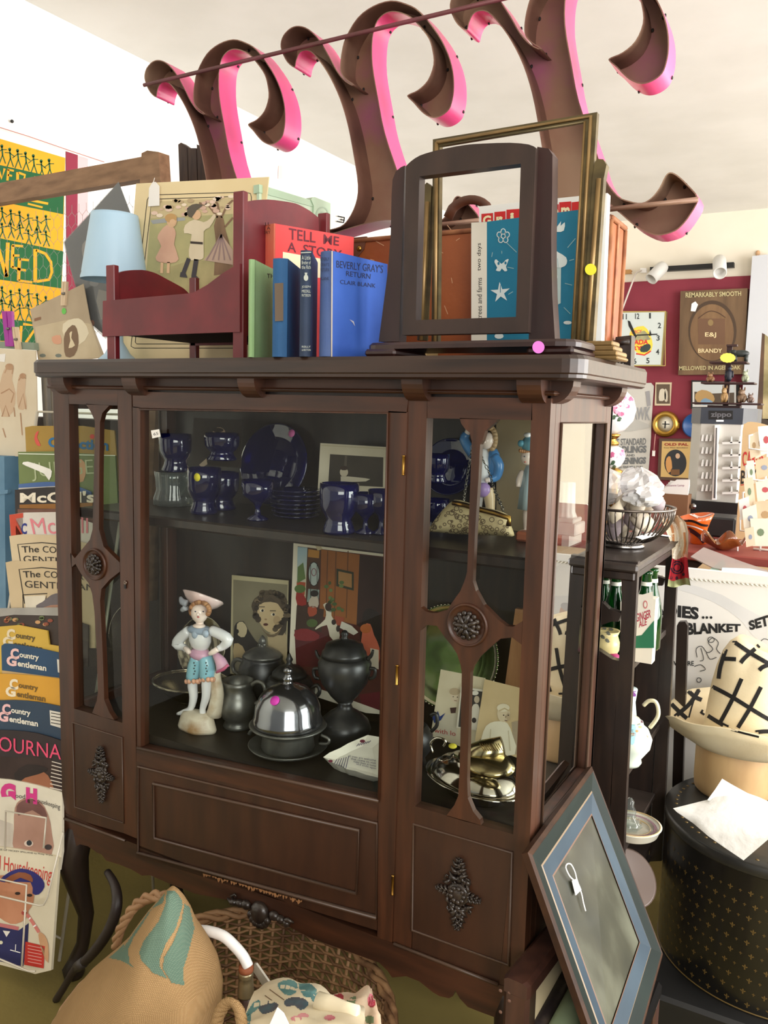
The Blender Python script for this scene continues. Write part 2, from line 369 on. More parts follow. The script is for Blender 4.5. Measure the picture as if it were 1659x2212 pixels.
bead(RB, [(893.8, 1781), (1106.4, 1841.8), (1099, 2085), (889.4, 2009.5)], 0.0028); RB.build('lower_panel', cab)
# fretwork mullions with round bosses
RF = [(993, 903), (996, 915), (1004.6, 926.5), (1014.8, 935), (1019, 952.6), (1018.5, 976), (1013, 1120), (1009, 1236), (1003, 1256), (994.5, 1276.6), (975.7, 1302.6), (967, 1316.5), (944, 1324), (932, 1324), (920, 1321), (909, 1312), (907.7, 1362), (921, 1350), (944, 1352), (961, 1377), (976, 1395), (987, 1412), (994.5, 1435), (997.4, 1452.5), (996, 1539), (993, 1655), (990, 1718.7), (981.5, 1739), (964, 1762), (1000, 1773), (1039, 1783), (1036.5, 1771), (1022, 1753), (1010.4, 1724.5), (1009, 1684), (1013, 1539), (1016, 1452.5), (1020.6, 1441), (1033.6, 1420.7), (1056.7, 1400), (1080, 1380), (1106, 1377), (1126, 1392), (1128, 1342), (1108.8, 1354), (1094, 1352.7), (1077, 1339.7), (1053.8, 1316), (1045, 1308), (1027.8, 1276.6), (1021.4, 1256), (1026, 1149), (1033.6, 1033.6), (1037, 960), (1042, 952.6), (1048, 931), (1059.6, 921), (1070, 913), (1074, 906)]
LF = [(185, 872), (196.4, 890), (205, 909.7), (202.7, 1024), (200, 1143.4), (194, 1165.8), (174, 1190.6), (161.6, 1206), (152, 1194), (154, 1226), (163, 1218), (174, 1238), (191.5, 1260), (199, 1282.6), (204, 1322), (208.8, 1408), (211.5, 1495), (208.8, 1514), (199, 1540), (222, 1549), (246.8, 1555), (236, 1538.7), (225, 1511.5), (223.7, 1462.7), (220, 1372), (216, 1297.6), (218.8, 1272.7), (236, 1252.8), (258.6, 1235), (258.6, 1215), (248.6, 1205.6), (223.8, 1180.7), (213.8, 1143.4), (214.3, 1024), (216, 912), (221, 892), (236, 876)]
def rosette(b, c, r, y):
    for k in range(14):
        a = 2*math.pi*k/14; d = Vector((math.cos(a), 0, math.sin(a)))
        for t, q, h in ((0.62, 0.30, 0.004), (0.92, 0.20, 0.002)):
            b.ball(c+d*r*t*(0.72 if t < 0.9 else 0.78)+Vector((0, y-h, 0)), (r*0.17, r*0.13, r*0.17), CARVE, 8)
    for k in range(7):
        a = 2*math.pi*(k+0.5)/7; d = Vector((math.cos(a), 0, math.sin(a))); b.tube([c+Vector((0, y-0.004, 0)), c+d*r*0.3+Vector((0, y-0.008, 0)), c+d*r*0.6+Vector((0, y-0.006, 0)), c+d*r*0.8+Vector((0, y, 0))], [r*0.08, r*0.14, r*0.12, r*0.05], CARVE, 6)
    b.ball(c+Vector((0, y-0.008, 0)), (r*0.22, r*0.18, r*0.22), CARVE, 10)
def fret(px, cu, cv, r):
    b = M(); b.prism([FR(u, v, 0.0) for u, v in px], (0, 0.012, 0), WOOD); fo = b.build('fretwork', cab)
    c = FR(cu, cv); b = M(); b.lathe(c, [(r*1.0, -0.001), (r*1.0, 0.003), (r*0.93, 0.006), (r*0.88, 0.003), (r*0.8, 0.0015), (0.001, 0.0015)], WOOD, 36, (0, -1, 0)); b.build('boss', fo)
    b = M(); rosette(b, c, r*0.78, -0.002); b.build('rosette', fo)
fret(RF, 1010, 1350, 0.036); fret(LF, 206, 1219, 0.034)
# glass of the two narrow bays
for px in ([(919, 899), (1153, 904), (1112, 1807), (892, 1747)], [(144, 868), (258, 872), (268, 1566), (156, 1535)]):
    b = M(); pp = [Vector((p.x, 0.014, p.z)) for p in [FR(u, v) for u, v in px]]; b.add(pp, [(0, 1, 2, 3)], glass((238, 242, 238), 0.45)); b.build('glass_pane', cab)
# --- door (hangs on the right, slightly dropped)
DP = YP(-0.002)
door = M()
def dsl(px, mt=WOOD, th=0.024): door.prism([DP(u, v) for u, v in px], (0, th, 0), mt)
dsl([(286, 846), (882, 858), (878, 892), (838.9, 891), (300, 881), (287, 880)], WOODH)
dsl([(286, 878), (303, 880), (304, 1614), (296, 1613)])
dsl([(838.9, 888), (880, 890), (857.6, 1700), (847, 2036), (815, 2025), (817, 1726)])
dsl([(294.5, 1612.7), (817.5, 1726.6), (815, 1768), (294.5, 1645)], WOODH)
door.build('door', cab); door = [o for o in COL.objects if o.name == 'door'][0]
b = M(); b.prism([DP(u, v, -0.001) for u, v in [(294.3, 1644), (816, 1766), (814, 2010), (296, 1850)]], (0, 0.02, 0), WOODP)
bead(b, [(331, 1693), (776, 1794), (770, 1930), (334, 1811)], 0.0034, pl=DP, off=0.002); bead(b, [(298, 1656), (815, 1779), (813, 1979), (299, 1842)], 0.0026, pl=DP)
b.build('door_panel', door)
b = M()
b.tube([DP(u, v, 0.002) for u, v in [(297, 1616), (818, 1730)]], 0.0036, BEAD, 6)
b.tube([DP(u, v, 0.002) for u, v in [(297, 1842), (813, 1983)]], 0.0036, BEAD, 6)
b.tube([DP(u, v, 0.002) for u, v in [(301, 884), (838, 893), (818, 1727)]], 0.0024, WOOD, 6)
for k in range(34):
    t = 0.28+0.42*k/34+random.uniform(-0.004, 0.004); u, v = 297+516*t, 1848+141*t; w = random.uniform(2, 6); h = random.uniform(3, 11)
    b.poly(DP, [(u-w, v-w*0.27), (u+w, v+w*0.27), (u+w*0.5, v+h*0.7), (u-w*0.2, v+h)], mat((150, 105, 66), 0.7), 7)
b.build('door_moulding', door)
b = M(); b.add([DP(u, v, -0.012) for u, v in [(298, 877), (843, 888), (820, 1732), (300, 1618)]], [(0, 1, 2, 3)], glass((238, 242, 238), 0.45)); b.build('door_glass', door)
for u, v in ((872, 1005), (858, 1458), (849, 1912)):
    b = M(); a = FR(u, v-22, 0.004); c = FR(u-1.2, v+22, 0.004); b.tube([a, a.lerp(c, .03), a.lerp(c, .06), a.lerp(c, .94), a.lerp(c, .97), c], [.001, .0034, .0026, .0026, .0034, .001], BRASS, 8); b.build('hinge', door)
b = M(); pk = FR(271, 1259, 0.001); b.lathe(pk, [(0.005, 0), (0.005, 0.0015), (0.0032, 0.002), (0.0015, 0.001)], mat((120, 105, 95), .3, 1), 12, (0, -1, 0)); b.box(pk+Vector((-.0025, -.002, -.012)), pk+Vector((.0025, 0, -.003)), BLACK); b.build('keyhole', cab)
b = M()
for k in range(1): b.poly(DP, [(326, 930), (344, 927), (347, 943), (329, 947)], TAGP, 3); b.text(DP, [(331, 935), (341, 933), (342, 939), (332, 941)], '65', INK, 4)
b.build('price_tag', door)
# --- apron and base moulding
AP = [(-1, 1778), (270, 1814), (853, 2038), (1078, 2126), (-2, 2150), (-2, 2205), (1071.7, 2197.6), (1040, 2186), (1011, 2174.5), (993.6, 2156), (983.5, 2138), (979, 2151), (970.4, 2155.6), (950, 2151), (935.7, 2142.6), (906.8, 2119.5), (878, 2108), (847.5, 2110.8), (837.4, 2096), (820, 2079), (756, 2056), (672, 2026), (617, 1997), (560, 1972), (511.6, 1950), (486, 1942), (422, 1930), (361.7, 1906), (325, 1890), (307.4, 1891), (284.8, 1877.7), (257.6, 1866.8), (230.5, 1858.7), (219.7, 1845), (211.5, 1842), (190, 1827.5), (173.6, 1823.4), (163, 1829), (-1, 1835)]
fslab(AP, 0.022, WOODH, 0.001, name='apron')
b = M(); b.tube([FR(u, v, 0.004) for u, v in [(137, 1767), (270, 1816)]], 0.0034, BEAD, 6); b.build('base_moulding', cab); b = M(); b.tube([FR(u, v, 0.004) for u, v in [(851, 2039), (1076, 2127)]], 0.0034, BEAD, 6); b.build('base_moulding', cab)
b = M(); b.box((0.0, 0.022, ZB-0.075), (0.02, D, ZB), WDARK); b.box((W-0.02, 0.022, ZB-0.075), (W, D, ZB), WDARK); b.box((0.02, 0.024, ZB), (W-0.02, D-0.012, ZB+0.012), WDARK); b.build('base_frame', cab)
def leaf(b, c, r, ang, y=-0.004, mt=CARVE):
    d = Vector((math.cos(ang), 0, math.sin(ang))); n = Vector((-math.sin(ang), 0, math.cos(ang))); o = Vector((0, y, 0))
    b.tube([c+o, c+d*r*0.5+n*r*0.18+o*1.8, c+d*r+n*r*0.05+o], [r*0.10, r*0.2, r*0.06], mt, 6); b.tube([c+d*r*0.35+o, c+d*r*0.55-n*r*0.3+o*1.6, c+d*r*0.25-n*r*0.5+o, c+d*r*0.1-n*r*0.3+o], [r*0.08, r*0.12, r*0.11, r*0.07], mt, 6)
def ornament(cu, cv, hx, hz):                       # lozenge of carved leaves
    b = M(); c = FR(cu, cv, 0.001)
    for k in range(4):
        a = math.pi/2*k; R = hz if k % 2 else hx; d = Vector((math.cos(a), 0, math.sin(a)))
        for t, q in ((0.42, 0.36), (0.62, 0.3), (0.82, 0.24), (0.97, 0.14)):
            p = c+d*R*t; b.ball(p+Vector((0, -0.002, 0)), (R*q*0.30, 0.006, R*q*0.30), CARVE, 8)
            n = Vector((-d.z, 0, d.x))
            for sgn in (1, -1): b.ball(p+n*sgn*R*q*0.45+Vector((0, -0.002, 0)), (R*q*0.24, 0.005, R*q*0.24), CARVE, 8); leaf(b, p, R*q*0.9, a+sgn*1.0)
    for k in range(4):
        a = math.pi/4+math.pi/2*k; d = Vector((math.cos(a)*hx, 0, math.sin(a)*hz)); p = c+d*0.52; leaf(b, p, hx*0.42, a+1.3); leaf(b, p, hx*0.42, a-2.2); b.ball(p, (hx*.16, .006, hx*.16), CARVE, 8)
    b.lathe(c, [(hx*0.5, 0), (hx*0.5, 0.004), (hx*0.42, 0.008), (hx*0.3, 0.006), (hx*0.22, 0.009), (0.001, 0.01)], CARVE, 20, (0, -1, 0))
    for k in range(9): a = 2*math.pi*k/9; b.ball(c+Vector((math.cos(a)*hx*.3, -.008, math.sin(a)*hx*.3)), (hx*.11, .004, hx*.11), CARVE, 8)
    b.build('carved_ornament', cab)
ornament(992, 1929, 0.040, 0.062); ornament(221, 1672, 0.038, 0.062)
b = M(); c = FR(564, 1966, 0.003)
b.ball(c+Vector((0, -0.004, -0.004)), (0.022, 0.013, 0.024), CARVE, 12)
for k in range(7): a = math.radians(200+k*23); b.ball(c+Vector((math.cos(a)*.022, -.006, -.004+math.sin(a)*.022)), (.007, .008, .009), CARVE, 8)
for sg in (-1, 1):
    for k, (dx, r) in enumerate(((.034, .012), (.05, .010), (.064, .0085))): b.ball(c+Vector((sg*dx, -.004, .002-.002*k)), (r, .008, r*.8), CARVE, 10)
    leaf(b, c+Vector((sg*.055, 0, .002)), .026, 0 if sg > 0 else math.pi)
b.build('apron_carving', cab)
# --- cabriole legs
def cab_leg(x, y, dx, dy):
    b = M(); d = Vector((dx, dy, 0)).normalized(); p0 = Vector((x, y, 0)); pts = []; rr = []
    for z, o, r in ((0.40, 0.0, 0.024), (0.335, 0.012, 0.032), (0.29, 0.024, 0.036), (0.23, 0.014, 0.027), (0.15, -0.004, 0.018), (0.08, 0.004, 0.015), (0.035, 0.02, 0.019), (0.014, 0.026, 0.026), (0.0, 0.026, 0.022)): pts.append(p0+d*o+Vector((0, 0, z))); rr.append(r)
    b.tube(pts, rr, WDARK, 12)
    q = p0+d*0.03+Vector((0, 0, 0.318))
    for k in range(5): b.ball(q+Vector((0.008*math.cos(k*1.3), 0.008*math.sin(k*1.3), -.008+.006*k)), .012, CARVE, 8)
    b.build('leg', cab)
for x, y, dx, dy in ((0.03, 0.03, -1, -1), (W-0.03, 0.03, 1, -1), (0.03, D-0.03, -1, 1), (W-0.03, D-0.03, 1, 1)): cab_leg(x, y, dx, dy)
# --- carved end post of the low gallery at the back right corner
b = M(); q = YP(D-0.03)
b.prism([q(u, v) for u, v in [(1328, 738), (1330, 728), (1364, 724), (1362, 797), (1330, 800), (1322, 752)]], (0, 0.028, 0), WDARK)
b.tube([q(1326, 741, .002), q(1360, 738, .002)], .005, WDARK, 8); b.build('gallery_post', cab); gp = [o for o in COL.objects if o.name == 'gallery_post'][0]
b = M(); rosette(b, q(1339, 776), 0.014, -0.002); b.build('rosette', gp)
# ================================================================ what stands on top of the cabinet
ZT0 = ZTOP + 0.0005
def upx(P): d = Vector(P)-CAM; return 829.5+FPX*d.dot(RT)/d.dot(FW)
# --- tall shelving, added unseen back to back with the cabinet, to carry the metal letters
ZK = 1.672
bk = thing('added_bookcase', 'tall dark brown shelving, added unseen behind the china cabinet to support the metal letters', 'added_bookcase', (0.45, 0.53, 0))
b = M(); b.box((-0.08, 0.42, ZK-0.02), (0.95, 0.66, ZK), WDARK); b.build('top_board', bk)
for x in (-0.08, 0.93): b = M(); b.box((x, 0.42, 0), (x+0.02, 0.66, ZK-0.02), WDARK); b.build('side_board', bk)
for z in (0.08, 0.5, 0.9, 1.3): b = M(); b.box((-0.06, 0.43, z), (0.93, 0.65, z+0.02), WDARK); b.build('shelf', bk)
b = M(); b.box((-0.06, 0.42, 0.1), (0.93, 0.428, ZK-0.02), WDARK); b.build('back_board', bk)
# --- pink channel letters
RUST = mat((92, 64, 56), 0.42, 0.25, (160, 132, 110), 5.0, (1, 1, 1), 0.08, c3=(128, 92, 78), lo=0.3, hi=0.72)
RUST2 = mat((150, 78, 108), 0.45, 0.1, (154, 124, 100), 4.5, (1, 1, 1), 0.06, c3=(140, 100, 82), lo=0.3, hi=0.62)
PINK = mat((226, 78, 138), 0.38, 0, (206, 62, 122), 4.0, coat=0.2)
MAGENTA = mat((150, 50, 130), 0.5, 0, (122, 62, 84), 9.0)
YS, YD, PIT = 0.46, 0.065, 0.437
def LW(u, v, k=0): p = on(u, v, 1, YS); return (p.x-k*PIT, p.z)
c2 = [(620, 134), (609, 112), (606, 95), (612, 76), (628, 60), (646, 55.7), (667, 63), (690, 86), (712, 122), (728, 152), (746, 174), (764, 184),
      (747, 172), (737, 158), (735, 140), (738, 112), (747, 80), (772.5, 38), (806, 12.7), (844, 1), (878, 8), (907.5, 25), (945.5, 72), (968, 115), (979, 155), (981, 190), (978, 215), (971, 236), (955, 250), (937, 255), (920, 249), (907, 238), (893, 222), (880, 209), (884, 203), (903, 194), (924, 173), (936, 140), (934, 110), (926, 84), (907.5, 59), (886.5, 38), (861, 27.4), (840, 27), (824, 36), (812, 53), (805, 84), (805, 139), (816.8, 211), (831.6, 287)]
c3 = [(1287.6, 325), (1307, 385), (1334.7, 423), (1360, 434), (1386, 438), (1407, 427), (1424, 406), (1437, 380), (1448, 372), (1463, 378), (1484, 397), (1508, 428), (1493, 462), (1471, 490), (1450, 503), (1416, 508.6), (1377, 492), (1347, 468), (1322, 446), (1300, 436)]
c4 = [(832, 476), (790, 484), (755, 494), (718, 505), (706, 498), (735, 489), (752, 473), (768, 440), (773, 401), (764, 337.5), (751, 270), (734.6, 215), (713.5, 168.8), (692, 135), (671, 112), (655, 110), (646, 117), (640, 132), (636, 146)]
OUT = [LW(u, v) for u, v in c2]+[LW(u, v, 1) for u, v in c3]+[LW(u, v) for u, v in c4]
o2 = smooth([(p[0], 0, p[1]) for p in OUT], 3, True); OUT = [(p.x, p.z) for p in o2]
area2 = sum(OUT[i-1][0]*OUT[i][1]-OUT[i][0]*OUT[i-1][1] for i in range(len(OUT)))
if area2 < 0: OUT = OUT[::-1]
sgn = thing('metal_letter_sign', 'row of three large rusty pink metal letters joined by a rod', 'sign', (0.5, YS+0.03, ZK))
def letter(dx, zmax=None):
    pts = [(x+dx, z) for x, z in OUT]; n = len(pts); inn = []
    for i in range(n):
        a, c = pts[i-1], pts[(i+1) % n]; tx, tz = c[0]-a[0], c[1]-a[1]; l = math.hypot(tx, tz) or 1; inn.append((pts[i][0]-tz/l*0.0022, pts[i][1]+tx/l*0.0022))
    b = M(); W1 = [(p[0], YS, p[1]) for p in pts]+[(p[0], YS+YD, p[1]) for p in pts]; q = [(i, (i+1) % n, n+(i+1) % n, n+i) for i in range(n)]
    b.add(W1, q, PINK, True); b.add([(p[0], YS, p[1]) for p in inn]+[(p[0], YS+YD-0.002, p[1]) for p in inn], q, RUST, True)
    b.add([(p[0], YS, p[1]) for p in pts]+[(p[0], YS, p[1]) for p in inn], q, RUST)
    b.add([(p[0], YS+YD-0.0025, p[1]) for p in inn], [tuple(range(n))], RUST2); b.add([(p[0], YS+YD, p[1]) for p in pts], [tuple(range(n))], PINK)
    o = b.build('letter', sgn)
    w = M()
    for i in range(0, n, 11):
        x, z = inn[i]; cx, cz = pts[i]; nx, nz = (x-cx)/0.0022, (z-cz)/0.0022; dk = mat((34, 26, 24), 0.7)
        w.ball((cx-nx*0.0004, YS+YD*0.9, cz-nz*0.0004), (0.0022, 0.004, 0.0035), dk, 8); w.ball((x+nx*0.002, YS+YD*0.93, z+nz*0.002), (0.003, 0.002, 0.004), dk, 6)
    w.build('weld_marks', o)
for k in (-1, 0, 1): letter(k*PIT)
b = M(); r0 = on(311, 184, 1, YS-0.006); r1 = on(1062, 3, 1, YS-0.006); r2 = r1+(r1-r0)*0.35
b.tube([r0, r2], 0.0048, mat((120, 62, 72), 0.5, 0.3, (96, 58, 56), 14.0), 8); b.build('rod', sgn)
for k in (-1, 0, 1):
    b = M(); a = on(1290, 455, 1, YS-0.006); c = on(1508, 431, 1, YS-0.006); d = Vector(((k-1)*PIT, 0, 0)); b.tube([a+d, c+d], 0.005, RUST, 8); b.build('rod', sgn)
# --- suitcase
SU = mat((158, 84, 40), 0.5, 0, (140, 70, 30), 5.0, bump=0.05, bscale=90); SUE = mat((168, 112, 72), 0.7, 0, (122, 70, 42), 20.0); SUD = mat((96, 54, 36), 0.6)
su = thing('suitcase', 'brown leatherette suitcase with worn edges standing upright behind the mirror', 'suitcase', (0.8, 0.33, ZT0))
ys = 0.285; xa = on(748, 480, 1, ys).x; xb = on(1313, 600, 1, ys).x; zt = on(1313, 470, 1, ys).z
b = M(); b.box((xa, ys, ZT0), (xb, ys+0.10, zt+0.006), SU, 0.012); b.build('case', su)
b = M()
for (p, q) in (((xa, ys, zt-0.002), (xb, ys, zt-0.002)), ((xb, ys, ZT0+0.01), (xb, ys, zt-0.004)), ((xa, ys, ZT0+.01), (xa, ys, zt-.004)), ((xb, ys+0.10, ZT0+.01), (xb, ys+.10, zt-.004)), ((xb, ys, zt), (xb, ys+.1, zt))): b.tube([p, q], 0.005, SUE, 6)
b.box((xb-0.001, ys+0.04, ZT0), (xb+0.003, ys+0.05, zt), SUE); b.build('edge_binding', su)
for x in (xa, xb): 
    s = 1 if x == xa else -1; b = M(); b.prism([(x, ys-0.002, zt+0.005), (x+s*0.05, ys-0.002, zt+0.005), (x+s*.045, ys-.002, zt-.02), (x+s*.02, ys-.002, zt-.045), (x, ys-.002, zt-.05)], (0, .005, 0), SUD)
    b.ball((x+s*0.034, ys-0.002, zt-0.018), (.006, .004, .006), BRASS, 10); b.ball((x+s*0.012, ys-0.002, zt-0.04), (.006, .004, .006), BRASS, 10); b.build('corner_guard', su)
b = M(); h0 = on(968, 462, 1, ys+.05); h1 = on(1062, 456, 1, ys+.05); pts = [h0.lerp(h1, t)+Vector((0, 0, .032*math.sin(math.pi*t)**.5-0.008)) for t in [k/10 for k in range(11)]]; b.tube(pts, 0.010, mat((86, 52, 36), .5), 8, flat=.7); b.build('handle', su)
b = M(); pl = YP(ys-0.0005)
for u, v, l, a in ((966, 486, 16, .9), (985, 520, 10, -.6), (975, 600, 12, 1.4), (945, 540, 14, .5), (960, 660, 20, 1.2), (810, 520, 22, .5), (800, 560, 9, .3)): b.line(pl, [(u, v), (u+l*math.cos(a), v+l*math.sin(a))], 1.4, mat((206, 164, 128), .8))
b.build('scuff', su)
# --- mint green bed end
MINT = mat((172, 196, 168), 0.5, 0, (160, 186, 158), 6.0)
ha = on(580, 405, 1, .32); hb = on(680, 436, 2, ha.z); MP = P3(ha, hb, ha-Vector((0, 0, 1)))
mb = thing('doll_bed_end', 'pale green painted bed end with carved corner block behind the red doll bed', 'bed end', ((ha.x+hb.x)/2, (ha.y+hb.y)/2, ZK))
b = M(); b.slab(MP, [(560, 398), (580, 404), (684, 436), (682, 448), (580, 421), (560, 416)], 0.018, MINT, 6); b.build('top_rail', mb)
b = M(); b.slab(MP, [(560, 413), (682, 446), (676, 520), (560, 520)], 0.008, mat((186, 206, 180), .5), 0); b.build('panel', mb)
b = M(); b.slab(MP, [(672, 431), (675, 426), (680, 425.5), (714, 439), (714, 505), (676, 505), (678, 445)], 0.022, MINT, 14)
b.line(MP, circ(697, 465, 13, 17, 10, a0=180, a1=360)+[(710, 480)], 3, mat((150, 176, 150), .5), 16); b.poly(MP, circ(696, 462, 5, 5, 10), mat((150, 176, 150), .5), 16); b.build('post', mb)
# --- dark slats standing behind
for i, (u0, u1, v0) in enumerate(((385, 404, 312), (405, 424, 318), (425, 446, 312))):
    b = M(); b.slab(YP(0.53), [(u0, v0), (u0+6, v0-4 if i == 0 else v0+2), (u1, v0+5-i*3), (u1+4, 480), (u0+6, 480)], 0.02, mat((44, 30, 24), .6, 0, (74, 54, 40), 9.0, (8, 8, 1)), d=Vector((0, 1, 0)))
    b.build('plank', None, ['leftmost rough dark plank standing behind the cream print', 'middle rough dark plank standing behind the cream print', 'rough dark plank standing right against the first pink letter'][i], 'slat', 'dark slats behind the cream print')
# --- cream print of two children, leaning behind the bed
CP = YP(0.30)
b = M(); CRM = mat((232, 214, 172), .8, 0, (222, 200, 152), 3.0)
b.slab(CP, [(294, 396.5), (580.5, 382), (556, 600), (536, 774), (262, 776), (278, 600)], 0.003, CRM)
for o in (0, 9): b.line(CP, [(318+o, 432+o*.9), (322+o, 424+o), (330+o, 421+o), (530-o, 415+o), (541-o, 418+o), (543-o, 426+o), (538-o, 560), (520-o, 745-o), (512-o, 752-o), (290+o*.6, 752-o), (283+o, 748-o), (284+o, 738-o)], 1.5, INK, 1, True)
b.poly(CP, [(327, 436), (503, 427), (503, 640), (312, 640)], mat((206, 190, 146), .8, 0, (196, 178, 136), 6.0), 1)
b.poly(CP, [(325, 472), (503, 462), (503, 640), (312, 640)], mat((186, 176, 124), .8, 0, (160, 156, 112), 8.0), 2)
b.poly(CP, [(325, 476), (368, 470), (400, 470), (400, 476), (330, 484)], mat((158, 160, 158), .8), 3); b.poly(CP, [(323, 590), (420, 560), (503, 575), (503, 640), (313, 640)], mat((150, 144, 100), .8, 0, (178, 164, 118), 14.0), 3)
b.poly(CP, [(462, 640-45), (466, 520), (462, 488), (470, 460), (482, 470), (488, 500), (494, 520), (503, 560), (503, 590)], mat((142, 112, 84), .8, 0, (112, 88, 66), 10, (3, 1, 1)), 4)
for a in (((470, 470), (452, 446), (430, 438)), ((478, 470), (490, 444), (503, 432)), ((475, 466), (470, 440), (462, 432)), ((486, 490), (503, 470))): b.line(CP, a, 4, mat((128, 100, 76), .8), 4)
for k in range(46): u = random.uniform(330, 500); v = random.uniform(430, 468)-(u-330)*.04; r = random.uniform(3, 9); b.poly(CP, circ(u, v, r, r*.6, 8), mat(random.choice([(224, 196, 176), (206, 172, 152), (182, 160, 124), (232, 214, 190)]), .8), 5)
PNK = mat((216, 176, 150), .8, 0, (200, 156, 132), 8.0); SKN = mat((214, 176, 138), .8)
b.poly(CP, smooth([(346, 500), (360, 486), (374, 490), (380, 505), (376, 528), (386, 560), (370, 568), (344, 566), (336, 556), (348, 532), (340, 515)], 2, True), PNK, 6)
b.poly(CP, circ(371, 478, 11, 13, 14), SKN, 7); b.poly(CP, circ(369, 471, 13, 10, 14), mat((190, 150, 96), .8), 8); b.poly(CP, circ(373, 480, 7, 7, 10), SKN, 9)
for u in (350, 364): b.line(CP, [(u, 566), (u-1, 590)], 6, SKN, 6)
WB = mat((222, 208, 180), .8, 0, (206, 190, 160), 9.0)
b.poly(CP, smooth([(400, 486), (420, 474), (440, 480), (454, 472), (462, 462), (466, 468), (452, 492), (440, 500), (440, 548), (436, 560), (412, 562), (408, 540), (414, 506), (398, 504)], 2, True), WB, 6)
b.poly(CP, circ(424, 464, 10, 11, 12), SKN, 7); b.poly(CP, smooth([(404, 462), (408, 446), (424, 440), (438, 444), (426, 452), (414, 470)], 2, True), mat((92, 84, 72), .8), 8); b.poly(CP, [(411, 521), (438, 523), (438, 528), (411, 526)], mat((60, 50, 44), .8), 8)
DKS = mat((62, 58, 62), .8); b.line(CP, [(408, 558), (396, 590)], 9, DKS, 6); b.line(CP, [(424, 560), (418, 598)], 10, DKS, 6); b.poly(CP, [(414, 596), (424, 596), (432, 603), (412, 603)], DKS, 7); b.poly(CP, [(390, 588), (400, 588), (405, 600), (388, 598)], DKS, 7)
b.poly(CP, [(478, 505), (503, 540), (503, 572), (440, 562), (460, 540)], mat((182, 156, 138), .8), 7)
for k in range(5): b.line(CP, [(478, 506), (446+k*13, 562)], 3, mat((146, 122, 118), .8), 8)
b.build('art_print', None, 'cream mounted print of two children under a blossom tree, behind the red bed', 'print')
b = M(); b.slab(YP(0.296), [(326, 399), (330, 393), (336, 393), (344, 402), (344, 444), (320, 446), (322, 406)], 0.001, TAGP); b.line(YP(0.296), [(331, 396), (334, 384)], 1.5, TAGP); b.build('price_tag', None, 'white paper price tag hanging on the cream print', 'tag')
# --- red doll bed
RED = mat((112, 26, 34), .45, 0, (92, 20, 28), 7.0, (2, 2, 2), coat=.15); REDE = mat((142, 60, 62), .6)
bd = thing('doll_bed', 'dark red painted wooden doll bed with arched ends on the cabinet top', 'bed', (0.32, 0.14, ZT0))
yb0, yb1 = 0.02, 0.26; BF, BB = YP(yb0), YP(yb1)
def post(pl, u0, u1, v0, th=0.014):
    a, c = pl(u0, v0), pl(u1, v0); b = M(); b.box((a.x, a.y, ZT0), (c.x, a.y+th, a.z), RED, .0015); b.build('post', bd); return a, c
post(BF, 228, 246, 573); post(BF, 503, 526, 414); post(BB, 408, 422, 600); post(BB, 686, 706, 461)
b = M(); b.slab(YP(yb0-0.004), [(222, 650), (416, 633), (448, 615), (481, 590), (506, 575), (518, 569), (518, 717), (221, 727)], 0.007, RED); b.build('side_rail', bd)
b = M(); a = BF(236, 700); c = BF(512, 700); b.box((a.x, yb1, on(236, 727, 1, yb0).z), (c.x, yb1+.007, on(236, 660, 1, yb0).z), RED); b.build('side_rail', bd)
FP = P3(BF(238, 600), BB(415, 620), BF(238, 700)); b = M(); b.slab(FP, smooth([(247, 597), (258, 589), (275, 584.5), (307, 583), (330, 588), (344, 594), (366, 606), (383, 615), (398, 624), (408, 634)], 2)+[(408, 690), (247, 728)], 0.008, RED); b.build('footboard', bd)
HP = P3(BF(514, 500), BB(695, 480), BF(514, 700)); b = M(); b.slab(HP, smooth([(524, 437), (536, 435), (548, 432.6), (579, 431), (608, 434), (632, 438), (645, 442), (669, 455), (688, 470)], 2)+[(696, 690), (524, 728)], 0.010, RED); b.build('headboard', bd)
b = M(); z = on(236, 715, 1, yb0).z; b.box((a.x, yb0+.004, z-.006), (c.x, yb1, z), mat((60, 34, 30), .7)); b.build('bed_base', bd)
# --- blue lamp
lc = on(246, 535, 1, .25); s = S(lc); BLU = mat((176, 206, 226), .45, 0, (168, 200, 222), 5.0)
lp = thing('table_lamp', 'small table lamp with pale blue conical shade left of the red bed', 'lamp', (lc.x, lc.y, ZT0))
b = M(); ax = (0.03, 0, 1); cs = lc-Vector((0.0, 0, 70*s))
b.lathe(cs, [(70*s, 0), (70.5*s, 4*s), (67.5*s, 14*s), (68*s, 17*s), (50*s, 132*s), (49*s, 139*s), (47*s, 139*s), (48*s, 131*s), (66*s, 5*s), (68*s, 0)], BLU, 40, ax, caps=False); b.build('lamp_shade', lp)
b = M(); cb = Vector((lc.x+.008, lc.y, ZT0)); b.lathe(cb, [(.058, 0), (.058, .012), (.048, .016), (.03, .032), (.014, .06), (.012, .12), (.016, .14), (.012, .19), (.01, .24)], BLU, 28); b.build('base', lp)
